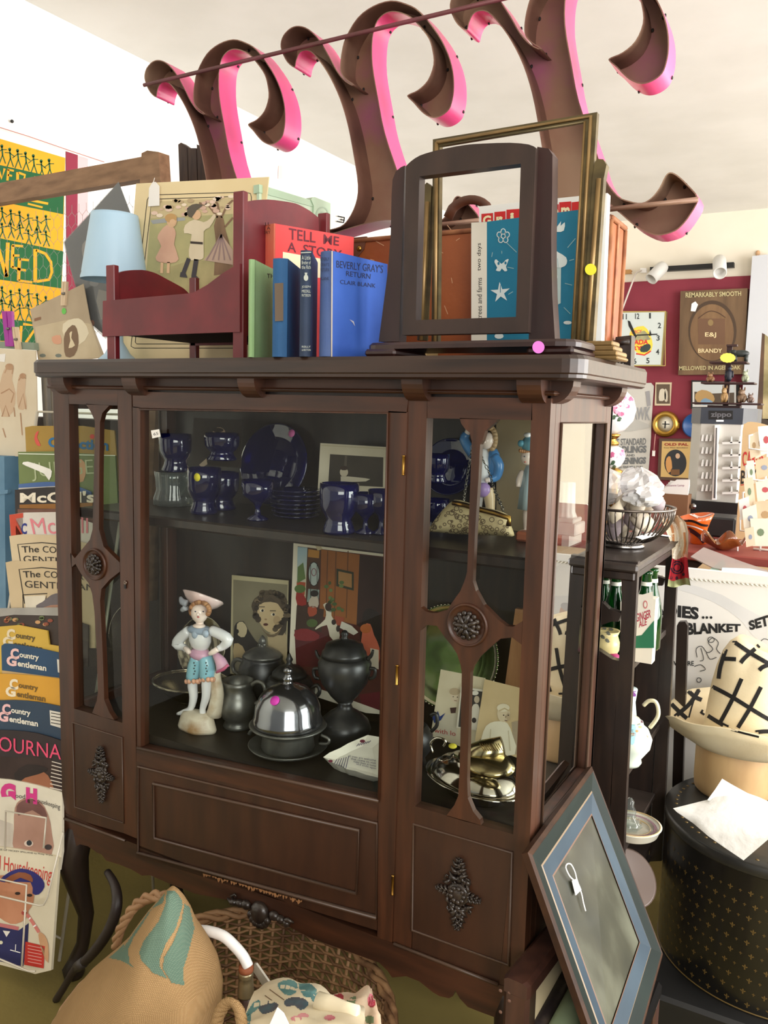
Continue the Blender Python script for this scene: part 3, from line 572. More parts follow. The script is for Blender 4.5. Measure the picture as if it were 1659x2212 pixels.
# --- books in a row
def book(name, label, uL, uR, uF, vtop, y0, depth_, col, spine_col=None, dz=0.0, pagecol=(222, 206, 170), tilt=0.0, vF=None):
    N = on(uR, vtop, 1, y0); lo, hi = 0.0, depth_
    for _ in range(40):
        m_ = (lo+hi)/2; F_ = on(uF, vtop, 1, y0+m_); d = math.hypot(F_.x-N.x, F_.y-N.y)
        if d < depth_: lo = m_
        else: hi = m_
    F_ = on(uF, vtop, 1, y0+lo); dv = Vector((F_.x-N.x, F_.y-N.y, 0))
    if dv.length < depth_*0.98: dv = Vector((0.05, 1, 0))
    dv.normalize(); pv = Vector((-dv.y, dv.x, 0)); t0, t1 = 0, 0.08
    for _ in range(40):
        t = (t0+t1)/2
        if upx(N+pv*t) > uL: t0 = t
        else: t1 = t
    T = max(t0, 0.008); zt_ = N.z; zb_ = ZT0; root = thing(name, label, 'book', (N.x+pv.x*T/2+dv.x*depth_/2, N.y+pv.y*T/2+dv.y*depth_/2, zb_), 'books beside the red doll bed')
    def bx(b, a0, a1, t0, t1, z0, z1, mt): q = [N+dv*a+pv*t for a, t in ((a0, t0), (a1, t0), (a1, t1), (a0, t1))]; b.prism([(p.x, p.y, z0) for p in q], (0, 0, z1-z0), mt)
    b = M(); bx(b, 0.004, depth_, 0, 0.003, zb_, zt_, col); bx(b, 0.004, depth_, T-.003, T, zb_, zt_, col)
    rr = []; n = 7
    for z in (zb_, zt_):
        rr.append([Vector((N.x, N.y, z))+pv*(T*k/n)-dv*(0.005*math.sin(math.pi*k/n))+dv*.003 for k in range(n+1)]+[Vector((N.x, N.y, z))+dv*.006+pv*T, Vector((N.x, N.y, z))+dv*.006])
    b.loft(rr, spine_col or col, sm=False); cov = b.build('cover', root)
    b = M(); bx(b, 0.006, depth_-.004, .003, T-.003, zb_+.003, zt_-.004, mat(pagecol, .9, 0, (196, 180, 140), 30, (30, 30, 1))); b.build('pages', root)
    cp = P3(N, N+dv, N+Vector((0, 0, 1))); sp = P3(N, N+pv, N+Vector((0, 0, 1))); return cov, cp, sp
def cloth(c, d): return mat(c, .75, 0, d, 12.0, (1, 1, 1), .06, bscale=300)
def deco(name, cov): return lambda b: b.build(name, cov)
R1 = mat((226, 66, 66), .6, 0, (214, 56, 58), 8.0)
cov, cp, sp = book('book', 'tall red storybook behind the smaller books', 557, 589, 765, 482, .085, .185, R1, mat((216, 92, 72), .7, 0, (206, 120, 90), 14.0))
b = M(); b.text(cp, [(624, 492), (733, 512), (732, 531), (624, 517)], 'TELL  ME', mat((96, 30, 44), .7), 2, .012); b.text(cp, [(621, 522), (739, 541), (738, 562), (621, 543)], 'A  STORY', mat((96, 30, 44), .7), 2, .012)
b.poly(cp, [(611, 544), (700, 560), (700, 600), (610, 600)], mat((236, 222, 186), .7), 2)
for t, v in (('TELL', 481), ('ME A', 490), ('STORY', 499)): b.text(sp, [(558, v), (584, v-1), (584, v+6), (559, v+7)], t, INK, 14)
b.build('cover_lettering', cov)
cov, cp, sp = book('book', 'pale green cloth book, leftmost of the front row', 536, 549, 597, 560, -.04, .118, cloth((146, 178, 130), (134, 168, 116)))
b = M(); b.text(cp, [(577, 591), (593, 592), (593, 601), (577, 600)], 'TH', INK, 2); b.build('cover_lettering', cov)
BL1 = cloth((40, 92, 140), (34, 82, 128)); cov, cp, sp = book('book', 'teal blue cloth book with a brown spine label', 589, 621, 652, 558, -.038, .118, BL1)
b = M(); b.poly(sp, [(593, 612), (612, 611), (612, 693), (594, 694)], mat((98, 82, 66), .7), 16); b.build('spine_label', cov)
NV = cloth((42, 58, 84), (36, 50, 74)); cov, cp, sp = book('book', 'slim navy blue book with pale spine lettering and a fruit emblem', 649, 673, 687, 541, -.040, .118, cloth((62, 92, 144), (54, 84, 134)), NV)
PL = mat((176, 182, 172), .7); b = M()
for t, v, h in (('A Little', 552, 9), ('Brother of', 563, 8), ('the Rich', 573, 8), ('JOSEPH', 617, 6), ('MEDILL', 626, 6), ('PATTERSON', 635, 6), ('REILLY', 747, 4), ('& BRITTON', 754, 4)): b.text(sp, [(652, v), (671, v), (671, v+h), (652, v+h)], t, PL, 16)
b.poly(sp, circ(661, 600, 5, 7, 12), PL, 16); b.poly(sp, [(659, 594), (663, 594), (664, 589), (658, 589)], PL, 16); b.line(sp, [(650, 546), (672, 545)], 2, PL, 16); b.build('spine_lettering', cov)
BV = cloth((52, 92, 178), (44, 82, 166)); cov, cp, sp = book('book', 'bright blue book with worn pale joint, nearest the dark mirror stand', 690, 715, 838, 541, -.042, .15, BV, cloth((60, 84, 138), (76, 96, 140)))
DK = mat((34, 40, 70), .7); b = M()
b.text(cp, [(727, 562), (828, 573), (827, 590), (727, 578)], "BEVERLY GRAY'S", DK, 2); b.text(cp, [(748, 585), (801, 592), (800, 603), (748, 596)], 'RETURN', DK, 2); b.text(cp, [(735, 604), (812, 613), (811, 622), (735, 613)], 'CLAIR BLANK', DK, 2)
for t, v in (('BEVERLY', 556), ("GRAY'S", 568), ('RETURN', 579), ('BLANK', 598)): b.text(sp, [(692, v), (711, v), (711, v+7), (692, v+7)], t, DK, 16)
b.poly(cp, [(716, 542), (719, 542), (718, 775), (715, 775)], mat((178, 168, 158), .8), 3); b.poly(cp, [(755, 690), (762, 697), (767, 705), (764, 694)], mat((178, 178, 190), .8), 3); b.build('cover_lettering', cov)
# --- two picture books behind the mirror
b = M(); pl = YP(0.245); root = thing('picture_book', 'large white picture book with red lettered blocks, behind the teal book', 'book', (1.0, .25, ZT0))
b.slab(pl, [(1035, 446), (1312, 417), (1298, 760), (1035, 760)], 0.02, mat((240, 238, 232), .6)); b.poly(pl, [(1284, 520), (1291, 520), (1283, 755), (1276, 755)], mat((40, 130, 160), .6), 2); cov = b.build('cover', root)
b = M(); RR = mat((204, 34, 34), .6); CL = mat((244, 226, 180), .6)
for (u0, u1, v) in ((1040, 1065, 462), (1068, 1092, 458), (1094, 1122, 453), (1192, 1207, 443), (1208, 1234, 437), (1235, 1252, 437)): b.poly(pl, [(u0, v), (u1, v-2), (u1, 500), (u0, 500)], RR, 2)
for t, u0, u1, v in (('G', 1043, 1061, 466), ('r', 1072, 1086, 468), ('i', 1102, 1110, 460), ('m', 1194, 1206, 452), ('m', 1212, 1231, 448)): b.text(pl, [(u0, v), (u1, v-1), (u1, v+20), (u0, v+21)], t, CL, 4, .04)
b.build('cover_lettering', cov)
TEAL = mat((30, 128, 160), .6, 0, (24, 116, 150), 6.0); root = thing('picture_book', 'teal picture book with white drawings and white spine strip seen through the mirror frame', 'book', (.93, .21, ZT0))
b = M(); pl = YP(0.205); b.slab(pl, [(1018, 481), (1051.7, 479), (1251, 453), (1246, 760), (1018, 760)], 0.016, TEAL); b.poly(pl, [(1018, 481), (1051.7, 479.5), (1051.7, 760), (1018, 760)], mat((238, 232, 216), .7), 2); cov = b.build('cover', root)
b = M(); WH = mat((226, 236, 234), .7); LG = mat((150, 190, 196), .7)
for k in range(5): a = math.radians(72*k-90); b.poly(pl, circ(1087+9*math.cos(a), 510+10*math.sin(a), 6, 7, 10), WH, 3); b.poly(pl, circ(1087+9*math.cos(a), 510+10*math.sin(a), 4, 5, 10), TEAL, 4)
b.poly(pl, smooth([(1083, 570), (1072, 560), (1068, 566), (1074, 578), (1071, 584), (1080, 586), (1084, 580), (1090, 586), (1096, 584), (1093, 576), (1099, 560), (1092, 562)], 2, True), WH, 3)
for u, v in ((1077, 569), (1092, 568)): b.poly(pl, circ(u, v, 2.5, 3.5, 8), TEAL, 4)
st = []
for k in range(10): a = math.radians(36*k-95); r = 22 if k % 2 == 0 else 8; st.append((1081+r*math.cos(a), 632+r*1.05*math.sin(a)))
b.poly(pl, st, WH, 3); b.line(pl, [(1081, 632), (1081, 616)], 1.5, TEAL, 4)
b.poly(pl, smooth([(1192, 496), (1203, 490), (1212, 478), (1211, 488), (1220, 480), (1218, 498), (1204, 501)], 2, True), WH, 3)
b.poly(pl, smooth([(1196, 540), (1206, 545), (1223, 556), (1224, 570), (1212, 578), (1180, 578), (1175, 562), (1186, 550)], 2, True), WH, 3); b.poly(pl, [(1184, 578), (1212, 578), (1211, 655), (1196, 662), (1182, 660)], mat((188, 210, 208), .7), 3); b.poly(pl, circ(1198, 598, 7, 7, 12), WH, 4)
for u in (1186, 1196, 1206): b.line(pl, [(u, 577), (u-2, 558)], 1, LG, 5)
for p in (((1095, 525), (1116, 545)), ((1096, 577), (1110, 580)), ((1098, 636), (1108, 630)), ((1226, 535), (1243, 515)), ((1230, 563), (1240, 560)), ((1220, 612), (1236, 616)), ((1218, 664), (1232, 678)), ((1193, 515), (1190, 525)), ((1064, 545), (1062, 555)), ((1084, 542), (1084, 548))): b.line(pl, p, 1.6, LG, 3)
b.poly(pl, circ(1226, 697, 9, 4, 10), WH, 3); b.poly(pl, circ(1078, 726, 10, 6, 10), WH, 3)
b.text(pl, [(1030, 690), (1030, 600), (1041, 600), (1041, 690)], 'trees and farms', INK, 3); b.text(pl, [(1030, 585), (1030, 525), (1041, 525), (1041, 585)], 'two days', INK, 3); b.build('cover_drawing', cov)
# --- gold swing frame on its stand
GOLD = mat((112, 98, 66), .42, .6, (80, 70, 50), 10.0, (1, 1, 3)); GLD2 = mat((160, 130, 84), .42, .5, (130, 104, 64), 14.0); GP = YP(0.125)
gf = thing('swing_frame', 'empty gold metal picture frame swinging between two posts, behind the dark mirror', 'picture frame', (.95, .13, ZT0))
b = M()
for q in ([(935, 301), (1290, 242), (1262, 262), (950, 314)], [(1290, 242), (1258, 740), (1234, 740), (1262, 262)], [(935, 301), (950, 314), (946, 742), (932, 742)], [(932, 742), (946, 738), (1234, 732), (1258, 742)]): b.slab(GP, q, .012, GOLD)
for q in ([(943, 308), (1276, 252), (1248, 738)], [(943, 308), (939, 738)]): b.tube([GP(u, v, .001) for u, v in q], .0035, GLD2, 6)
b.tube([GP(u, v, .001) for u, v in [(1263, 262), (1235, 738)]], .002, GLD2, 6); b.tube([GP(u, v, .001) for u, v in [(950, 315), (1262, 263)]], .002, GOLD, 6); b.build('frame', gf)
for q in ([(914, 402), (922, 394), (932, 402), (916, 735), (901, 735)], [(1284, 352), (1290, 343), (1303, 344), (1310, 356), (1304, 386), (1280, 752), (1254, 752), (1280, 385)]):
    b = M(); b.slab(GP, q, .016, GOLD, 8); m0 = ((q[0][0]+q[2][0])/2, q[0][1]+14); b.tube([GP(m0[0], m0[1]+20, .004), GP((q[-1][0]+q[-2][0])/2 if len(q) > 5 else 909, 735, .004)], .004, GLD2, 6); b.build('post', gf)
b = M(); cb = GP(1300, 770); 
for z0, z1, w in ((0, .006, .034), (.006, .014, .032), (.014, .022, .026), (.022, .03, .022)): b.box((cb.x-w, cb.y-w, ZT0+z0), (cb.x+w, cb.y+w, ZT0+z1), GLD2, .002)
b.build('foot', gf)
b = M(); cb = GP(908, 770)
for z0, z1, w in ((0, .008, .032), (.008, .026, .024)): b.box((cb.x-w, cb.y-w, ZT0+z0), (cb.x+w, cb.y+w, ZT0+z1), GLD2, .002)
b.build('foot', gf)
b = M(); b.poly(YP(0.118), circ(1276, 582, 12.5, 12.5, 24), mat((240, 236, 60), .6), 10); b.build('price_sticker', gf)
# --- dark vanity mirror frame (no glass)
MAH = mat((52, 26, 22), .36, 0, (38, 20, 17), 5.0, (3, 3, 1), coat=.15); MAH2 = mat((58, 40, 32), .45, 0, (44, 30, 24), 7.0, (3, 3, 1), coat=.08)
vm = thing('vanity_mirror_stand', 'dark mahogany table mirror stand with arched empty frame at the front right of the top', 'mirror stand', (.95, .03, ZT0))
VU, VF_ = YP(.03), YP(.018); y0 = -.035
b = M(); z1 = on(1000, 735, 1, y0).z; xa, xb = on(781, 750, 1, y0).x, on(1256, 750, 1, y0+.03).x
def rr(z, e=0): 
    o = []; 
    for cx, cy, a0 in ((xb-.03, y0+.03, -90), (xb-.03, y0+.10, 0), (xa+.02, y0+.10, 90), (xa+.02, y0+.03, 180)):
        for k in range(4): a = math.radians(a0+30*k); r = (.03 if cx > .9 else .02)-e; o.append((cx+r*math.cos(a), cy+r*math.sin(a), z))
    return o
zg = ZT0+.012
b.loft([rr(zg), rr(z1-.004), rr(z1, .004)], MAH, sm=False)
b.box((xa+.002, y0+.004, ZT0), (xa+.06, y0+.12, zg), MAH, .004); b.box((xb-.075, y0+.004, ZT0), (xb-.004, y0+.12, zg), MAH, .004); b.build('base', vm); vb = [o for o in COL.objects if o.parent == vm][-1]
b = M(); b.slab(YP(y0-.001), circ(1163, 750, 13, 13.5, 24), .0004, PINKDOT); b.build('price_sticker', vm)
b = M(); b.slab(VU, [(862, 738), (818, 738), (828, 661), (838, 583), (844, 504), (846, 420), (848, 388), (855, 370), (866, 361), (874.6, 357.3)], .026, MAH, d=Vector((0, 1, 0))); b.build('upright', vm)
b = M(); b.slab(VU, [(1141.8, 738), (1157.5, 347), (1160.6, 317), (1185, 321), (1193.5, 334), (1192.7, 426), (1190.8, 504), (1191, 560), (1193, 640), (1199, 738)], .026, MAH, d=Vector((0, 1, 0))); b.build('upright', vm)
arch = smooth([(877, 359), (888, 348), (906.7, 336), (935, 327), (965.5, 320), (1005, 313), (1043.8, 310), (1102.6, 308.4), (1141.8, 312), (1157.5, 319)], 2)
for q in (arch+[(1125, 353.4), (906, 381)], [(1157.5, 319), (1141, 718), (1114.4, 684.5), (1125, 353.4)], [(869.5, 723.7), (898, 691.5), (1114.4, 684.5), (1141, 718)], [(877, 359), (906, 381), (898, 691.5), (869.5, 723.7)]):
    b = M(); b.slab(VF_, q, .02, MAH2, d=Vector((0, 1, 0))); b.build('frame_member', vm)
# ================================================================ things inside the cabinet
def vz(u, v, y): return on(u, v, 1, y).z
def vessel(b, u, y, prof, mt, n=28, z0=None, **k):  # profile measured as (half width, row) in photo pixels at distance y
    p = on(u, sum(q[1] for q in prof)/len(prof), 1, y); s = S(p); zz = [vz(u, v, y) for _, v in prof]
    dz = 0 if z0 is None else z0-min(zz); c = Vector((p.x, y, 0))
    b.lathe(c, [(w*s, z+dz) for (w, _), z in zip(prof, zz)], mt, n, **k); return c
COB = glass((24, 36, 170), 2.4, 0.015, 0.36, bc=(3, 7, 92)); CLR = glass((226, 232, 230), 1.8, 0.02, 0.06)
def pot(name, label, cat, u, y, z0, parts, group=None, n=28):
    p = on(u, 1200, 1, y); root = thing(name, label, cat, (p.x, y, z0), group)
    dz = z0-min(vz(u, v, y) for _, v in parts[0][1])
    for nm, prof, mt, kw in parts: b = M(); vessel(b, u, y, prof, mt, n, dz+min(vz(u, v, y) for _, v in prof), **{k: v for k, v in kw.items() if k != 'base'}); b.build(nm, root)
    return root
Z1, Z0 = ZS+.0005, ZL+.0005
def tumbler(label, u, v0, v1, hw, y, z0=Z1, group='cobalt tumblers on the upper shelf'):
    h = v1-v0; b = M(); pf = [(hw*.80, v1), (hw*.86, v1-h*.05), (hw*.70, v1-h*.2), (hw*.66, v1-h*.3), (hw*.86, v1-h*.42), (hw*.97, v1-h*.55), (hw, v1-h*.8), (hw*.98, v0), (hw*.93, v0), (hw*.94, v1-h*.78), (hw*.9, v1-h*.55), (hw*.6, v1-h*.36), (0.3, v1-h*.34)]
    vessel(b, u, y, pf, COB, 30, z0, caps=True); return b.build('tumbler', None, label, 'glass', group)
tumbler('cobalt blue tumbler nearest the door glass, right of the plate stack', 733, 1031, 1139, 43, .085)
t1 = tumbler('cobalt blue tumbler with a round yellow sticker', 441, 1006, 1105, 37, .14)
b = M(); c = on(426, 1031, 1, .095); b.lathe(c, [(.0085, 0), (.0085, .0006), (.001, .0006)], mat((240, 226, 60), .6), 18, (0, -1, 0)); b.build('price_sticker', t1).matrix_parent_inverse = Matrix()
COL.objects[-1]; st = [o for o in COL.objects if o.parent == t1][-1]; st.location = (0, 0, 0)
tumbler('cobalt blue tumbler standing behind the yellow stickered one', 478, 985, 1066, 38, .22)
tumbler('cobalt blue tumbler stacked on top, right of centre of the left group', 479, 945, 1004, 38, .22, vz(478, 994, .22))
tumbler('cobalt blue goblet on top of the clear cut glass at far left', 379, 937, 1018, 36, .20, vz(379, 1018, .20))
b = M(); vessel(b, 375, .20, [(34, 1090), (42, 1086), (42, 1072), (36, 1055), (38, 1030), (40, 1016), (36, 1016), (33, 1050), (10, 1075)], CLR, 48, Z1, rib=(.05, 12)); b.build('cut_glass', None, 'clear ribbed cut glass bowl at the far left of the upper shelf', 'glass')
for lab, u, v0, v1, y in (('upper cobalt tumbler of the stacked pair seen behind the snakeskin purse', 945, 980, 1042, .25), ('lower cobalt tumbler of the stacked pair seen behind the snakeskin purse', 945, 1042, 1108, .25)):
    tumbler(lab, u, v0, v1, 27, y, None if v1 < 1100 else Z1)
def sherbet(label, u, v0, v1, hw, y):
    h = v1-v0; b = M(); vessel(b, u, y, [(hw*.62, v1), (hw*.66, v1-h*.04), (hw*.2, v1-h*.14), (hw*.14, v1-h*.3), (hw*.3, v1-h*.42), (hw*.9, v1-h*.62), (hw, v0), (hw*.94, v0), (hw*.8, v1-h*.6), (.3, v1-h*.46)], COB, 28, Z1); b.build('sherbet_glass', None, label, 'glass', 'cobalt footed sherbet glasses')
sherbet('cobalt footed sherbet glass in front of the upright plate', 557, 1020, 1107, 36, .13)
sherbet('cobalt footed sherbet glass right of the near tumbler, under the small photograph', 790, 1048, 1136, 34, .11)
sherbet('cobalt footed sherbet glass hidden partly by the door frame, right of its twin', 824, 1040, 1137, 30, .12)
for k, (v, hw) in enumerate(((1125, 50), (1116, 53), (1107, 55), (1098, 56), (1089, 57), (1080, 57), (1071, 57))):
    b = M(); vessel(b, 640, .2, [(hw*.5, v), (hw*.62, v-2), (hw*1.0, v-8), (hw, v-9.5), (hw*.6, v-4), (.4, v-3)], COB, 36, Z1+k*.0088)
    b.build('plate', None, ['lowest', 'second lowest', 'third lowest', 'middle', 'third from top', 'second from top', 'topmost'][k]+' cobalt plate of the stack in the middle of the upper shelf', 'plate', 'stacked cobalt plates')
def standing(name, label, cat, u, v, r, y, mt, prof, lean=.2, rx=1.0, yaw=0.0):
    p = on(u, v, 1, y); s = S(p); b = M(); ax = (math.sin(yaw), -math.cos(yaw), lean); b.lathe(p, [(a*r*s, z) for a, z in prof], mt, 48, ax); return b.build(name, None, label, cat)
PR = [(.3, -.004), (.62, -.003), (1, .012), (1.0, .014), (.96, .0135), (.64, .002), (.6, .003), (.001, .002)]
standing('plate', 'large cobalt plate standing upright with a pink sticker, back of the upper shelf', 'plate', 597, 1003, 88, .325, COB, PR)
b = M(); c = on(630, 936, 1, .285); b.lathe(c, [(.0085, 0), (.0085, .0006), (.001, .0006)], mat((214, 106, 170), .6), 18, (0, -1, .2)); b.build('price_sticker', [o for o in COL.objects if o.name.startswith('plate')][-1])
standing('plate', 'cobalt plate standing at the back behind the stacked tumbler pair on the right', 'plate', 975, 1010, 62, .325, COB, PR)
# small photograph in a cream mat + little cut-out photo
def card(name, label, cat, px, y, mt=PAPER, th=.002, lean=0.12, base=None):
    pl = Plane(on(px[0][0], px[0][1], 1, y), (0, -1, lean)); b = M(); b.slab(pl, px, th, mt); return b, pl
b, pl = card('photo', '', '', [(692, 957), (842, 966), (842, 1062), (686, 1056)], .27); MT = mat((224, 214, 190), .8, 0, (210, 198, 170), 8); b = M(); b.slab(pl, [(692, 957), (842, 966), (842, 1070), (686, 1062)], .003, MT)
b.line(pl, [(694, 962), (840, 970)], 1.5, mat((196, 184, 150), .8), 1); DG = mat((58, 52, 46), .8, 0, (78, 70, 60), 9)
b.poly(pl, [(713, 981), (828, 988), (827, 1052), (709, 1046)], DG, 2); b.poly(pl, [(745, 984), (750, 984), (748, 1020), (742, 1020)], mat((96, 88, 76), .8), 3)
b.poly(pl, circ(743, 1020, 9, 10, 14), mat((206, 194, 170), .8), 4); b.poly(pl, circ(743, 1011, 9, 5, 10), mat((64, 50, 42), .8), 5); b.poly(pl, [(736, 1029), (752, 1029), (790, 1033), (800, 1035), (790, 1040), (736, 1042)], mat((210, 200, 178), .8), 4)
b.build('photograph', None, 'small baby photograph in a cream mount on the upper shelf', 'photograph')
b = M(); pl = YP(.27); b.slab(pl, [(418, 902), (523, 908), (520, 1010), (414, 1005)], .002, mat((44, 36, 30), .7, 0, (56, 46, 38), 8)); b.poly(pl, circ(473, 935, 14, 12, 14), mat((176, 150, 122), .8), 2); b.poly(pl, circ(471, 929, 12, 5, 12), mat((50, 40, 34), .8), 3); b.poly(pl, [(430, 1004), (446, 990), (448, 1003), (436, 1010)], mat((190, 170, 144), .8), 2); b.build('photograph', None, 'dark portrait photograph standing behind the left cobalt tumblers', 'photograph')
# --- beige board behind the figurines
b = M(); b.slab(YP(.335), [(1072, 895), (1262, 880), (1262, 1150), (1072, 1150)], .006, mat((186, 168, 136), .8, 0, (172, 152, 120), 4), d=Vector((0, 1, 0))); b.build('backing_board', None, 'plain beige board leaning at the back of the right upper shelf', 'board')
# --- porcelain figure helper
class Fig:
    def __init__(s, y): s.y = y
    def p(s, u, v, dy=0): return on(u, v, 1, s.y+dy)
    def ball(s, b, u, v, r, mt, dy=0, n=14):
        P = s.p(u, v, dy); k = S(P); b.ball(P, tuple(q*k for q in r) if isinstance(r, tuple) else r*k, mt, n)
    def limb(s, b, pts, rr, mt, n=12): P = [s.p(*q) for q in pts]; k = S(P[0]); b.tube(smooth(P, 3), [x for x in interp([r*k for r in rr], 3)], mt, n)
def interp(r, n):
    o = []
    for i in range(len(r)-1): o += [r[i]+(r[i+1]-r[i])*k/n for k in range(n)]
    return o+[r[-1]]
POR = mat((242, 242, 244), .22, 0, (230, 232, 238), 9, coat=.4); SK = mat((246, 228, 218), .25, coat=.4); SKY = mat((86, 146, 206), .3, 0, (70, 128, 190), 8, coat=.3)
PASTEL = mat((150, 206, 222), .25, 0, (134, 192, 216), 10, coat=.3); PINKP = mat((224, 176, 196), .3, 0, (206, 160, 190), 30); HAIR = mat((190, 140, 96), .45, 0, (150, 100, 62), 60, bump=.3); ORN = mat((226, 170, 140), .35)
ROCK = mat((206, 190, 166), .4, 0, (168, 132, 92), 12, bump=.2, c3=(222, 212, 192))
F = Fig(.10); root = thing('porcelain_figurine', 'porcelain boy figurine in a broad hat and blue breeches, hand on hip, lower shelf', 'figurine', (F.p(425, 1575).x, .10, Z0))
b = M(); s = S(F.p(427, 1560)); c = F.p(427, 1575); c.z = Z0
b.lathe(c, [(46*s, 0), (48*s, .006), (46*s, .012), (41*s, .028), (36*s, .036), (20*s, .040), (.001, .040)], ROCK, 32, sq=(1, .62), rib=(.04, 5)); F.limb(b, [(462, 1545, .012), (470, 1500, .014), (466, 1466, .014), (472, 1450, .012)], [17, 14, 12, 5], ROCK); b.build('rock_base', root)
b = M(); F.limb(b, [(417, 1455), (416, 1482), (418, 1505), (412, 1530), (398, 1538), (383, 1542)], [11, 11, 9.5, 7, 6.5, 3], POR); F.limb(b, [(447, 1455), (446, 1480), (445, 1505), (438, 1530), (438, 1540), (436, 1545)], [11, 11, 9.5, 7, 7, 4], POR); b.build('stockings', root)
b = M(); F.limb(b, [(427, 1418), (421, 1440), (416, 1466)], [14, 16, 15], PASTEL); F.limb(b, [(444, 1418), (448, 1440), (447, 1464)], [14, 17, 16], PASTEL)
for u in (420, 446):
    for k in range(5): F.ball(b, u-1+2*(k % 2), 1432+k*6, 1.6, INK, -.017+.0004*k, 6)
b.build('breeches', root)
b = M(); 
for u, v in ((416, 1472), (447, 1468)):
    for k in range(9): a = 2*math.pi*k/9; F.ball(b, u+14*math.cos(a), v+3*math.sin(a)*0, (5, 5, 6), ORN, .014*math.sin(a), 8)
b.build('cuffs', root)
b = M(); F.ball(b, 432, 1378, (28, 19, 31), POR); F.limb(b, [(409, 1362), (392, 1376), (382, 1391), (396, 1398), (404, 1404, -.01)], [11, 12, 12, 8, 6], POR); F.limb(b, [(457, 1362), (476, 1370), (493, 1382), (482, 1396), (470, 1402, -.008)], [11, 12, 12, 9, 6], POR); b.build('shirt', root)
b = M(); F.ball(b, 432, 1361, (33, 20, 11), mat((168, 184, 204), .3, 0, (150, 168, 192), 10)); F.ball(b, 421, 1371, (8, 6, 9), mat((168, 184, 204), .3), -.016); F.ball(b, 444, 1369, (8, 6, 9), mat((168, 184, 204), .3), -.016); F.ball(b, 430, 1352, (15, 13, 5), SK, -.006); b.build('collar', root)
b = M(); F.ball(b, 432, 1413, (27, 19, 14), PINKP); F.limb(b, [(464, 1412), (476, 1428), (482, 1444)], [6, 12, 15], PINKP); F.limb(b, [(468, 1452, -.012), (482, 1446, -.016), (493, 1436, -.01)], [3, 3.5, 3], mat((196, 92, 130), .35)); b.build('sash', root)
b = M(); F.limb(b, [(470, 1402, -.01), (461, 1408, -.014), (452, 1413, -.016)], [6, 6.5, 4], SK); F.limb(b, [(400, 1400, -.008), (406, 1406, -.014), (410, 1412, -.016)], [5, 6, 4], SK); b.build('hands', root)
b = M(); F.ball(b, 431, 1324, (19, 18, 22), SK, -.002, 20); F.limb(b, [(432, 1352), (431, 1338)], [8, 9], SK); F.ball(b, 428, 1327, (2.5, 4, 4), SK, -.019, 8); b.build('head', root)
b = M(); EYE = mat((40, 46, 70), .4)
for u in (422, 439): F.ball(b, u, 1321, (2.2, 1.5, 1.6), EYE, -.0185, 8)
F.ball(b, 428, 1333, (3.6, 2, 1.6), mat((196, 84, 84), .4), -.0195, 8); b.build('face_paint', root)
b = M()
for k in range(34): a = math.radians(150+240*k/33); F.ball(b, 432+20*math.cos(a), 1318+17*math.sin(a), 5.5, HAIR, -.010+random.uniform(-.006, .012), 8)
b.build('hair', root)
b = M(); c = F.p(434, 1308, .016); s = S(c); b.lathe(c, [(12*s, -4*s), (24*s, -2*s), (36*s, 7*s), (46*s, 19*s), (44*s, 21*s), (34*s, 11*s), (22*s, 5*s), (20*s, 15*s), (.001, 19*s)], mat((232, 216, 212), .3, 0, (224, 190, 188), 8, coat=.3), 36, (0.08, .5, 1), rib=(.05, 5)); F.limb(b, [(404, 1304, -.012), (394, 1300, -.014), (390, 1290, -.01)], [8, 7, 3], mat((160, 164, 176), .4)); F.limb(b, [(402, 1312, -.012), (393, 1318, -.01)], [7, 5], mat((176, 180, 190), .4)); b.build('hat', root)
# --- boy figurine with blue jacket, right bay
F = Fig(.30); root = thing('porcelain_figurine', 'porcelain figure in a blue jacket with a raised arm, behind the snakeskin purse', 'figurine', (F.p(1045, 1110).x, .30, Z1))
b = M(); c = F.p(1045, 1110); c.z = Z1; b.lathe(c, [(.028, 0), (.028, .012), (.022, .018), (.001, .018)], ROCK, 20); b.build('base', root)
b = M(); F.limb(b, [(1036, 1060), (1032, 1085), (1030, 1118)], [13, 11, 8], POR); F.limb(b, [(1054, 1055), (1058, 1080), (1060, 1115)], [15, 12, 8], mat((226, 200, 160), .3)); b.build('trousers', root)
b = M(); F.ball(b, 1040, 1010, (24, 17, 46), POR); b.build('body', root)
b = M(); F.ball(b, 1066, 1000, (15, 15, 34), SKY, .004); F.limb(b, [(1066, 985), (1077, 1005), (1072, 1030), (1056, 1036, -.012)], [11, 12, 10, 6], SKY); F.limb(b, [(1022, 985), (1010, 965), (1003, 948), (1008, 936)], [10, 11, 11, 8], SKY); b.build('jacket', root)
b = M(); F.limb(b, [(1007, 940), (1012, 930), (1016, 926)], [6, 7, 5], SK); F.limb(b, [(1058, 1036, -.012), (1048, 1038, -.016)], [6, 5], SK); b.build('hands', root)
b = M(); F.ball(b, 1052, 952, (16, 15, 19), SK, -.004, 18); F.ball(b, 1047, 955, (2.5, 3, 3), SK, -.018, 8); b.build('head', root)
b = M()
for k in range(22): a = math.radians(-100+200*k/21); F.ball(b, 1058+12*math.cos(a), 948+24*math.sin(a), 6.5, mat((206, 176, 136), .4, 0, (180, 146, 104), 40), random.uniform(-.004, .01), 8)
b.build('hair', root)
b = M(); F.ball(b, 1042, 1058, (20, 13, 17), mat((178, 150, 206), .3, 0, (160, 130, 190), 12), -.008); b.build('apron', root)
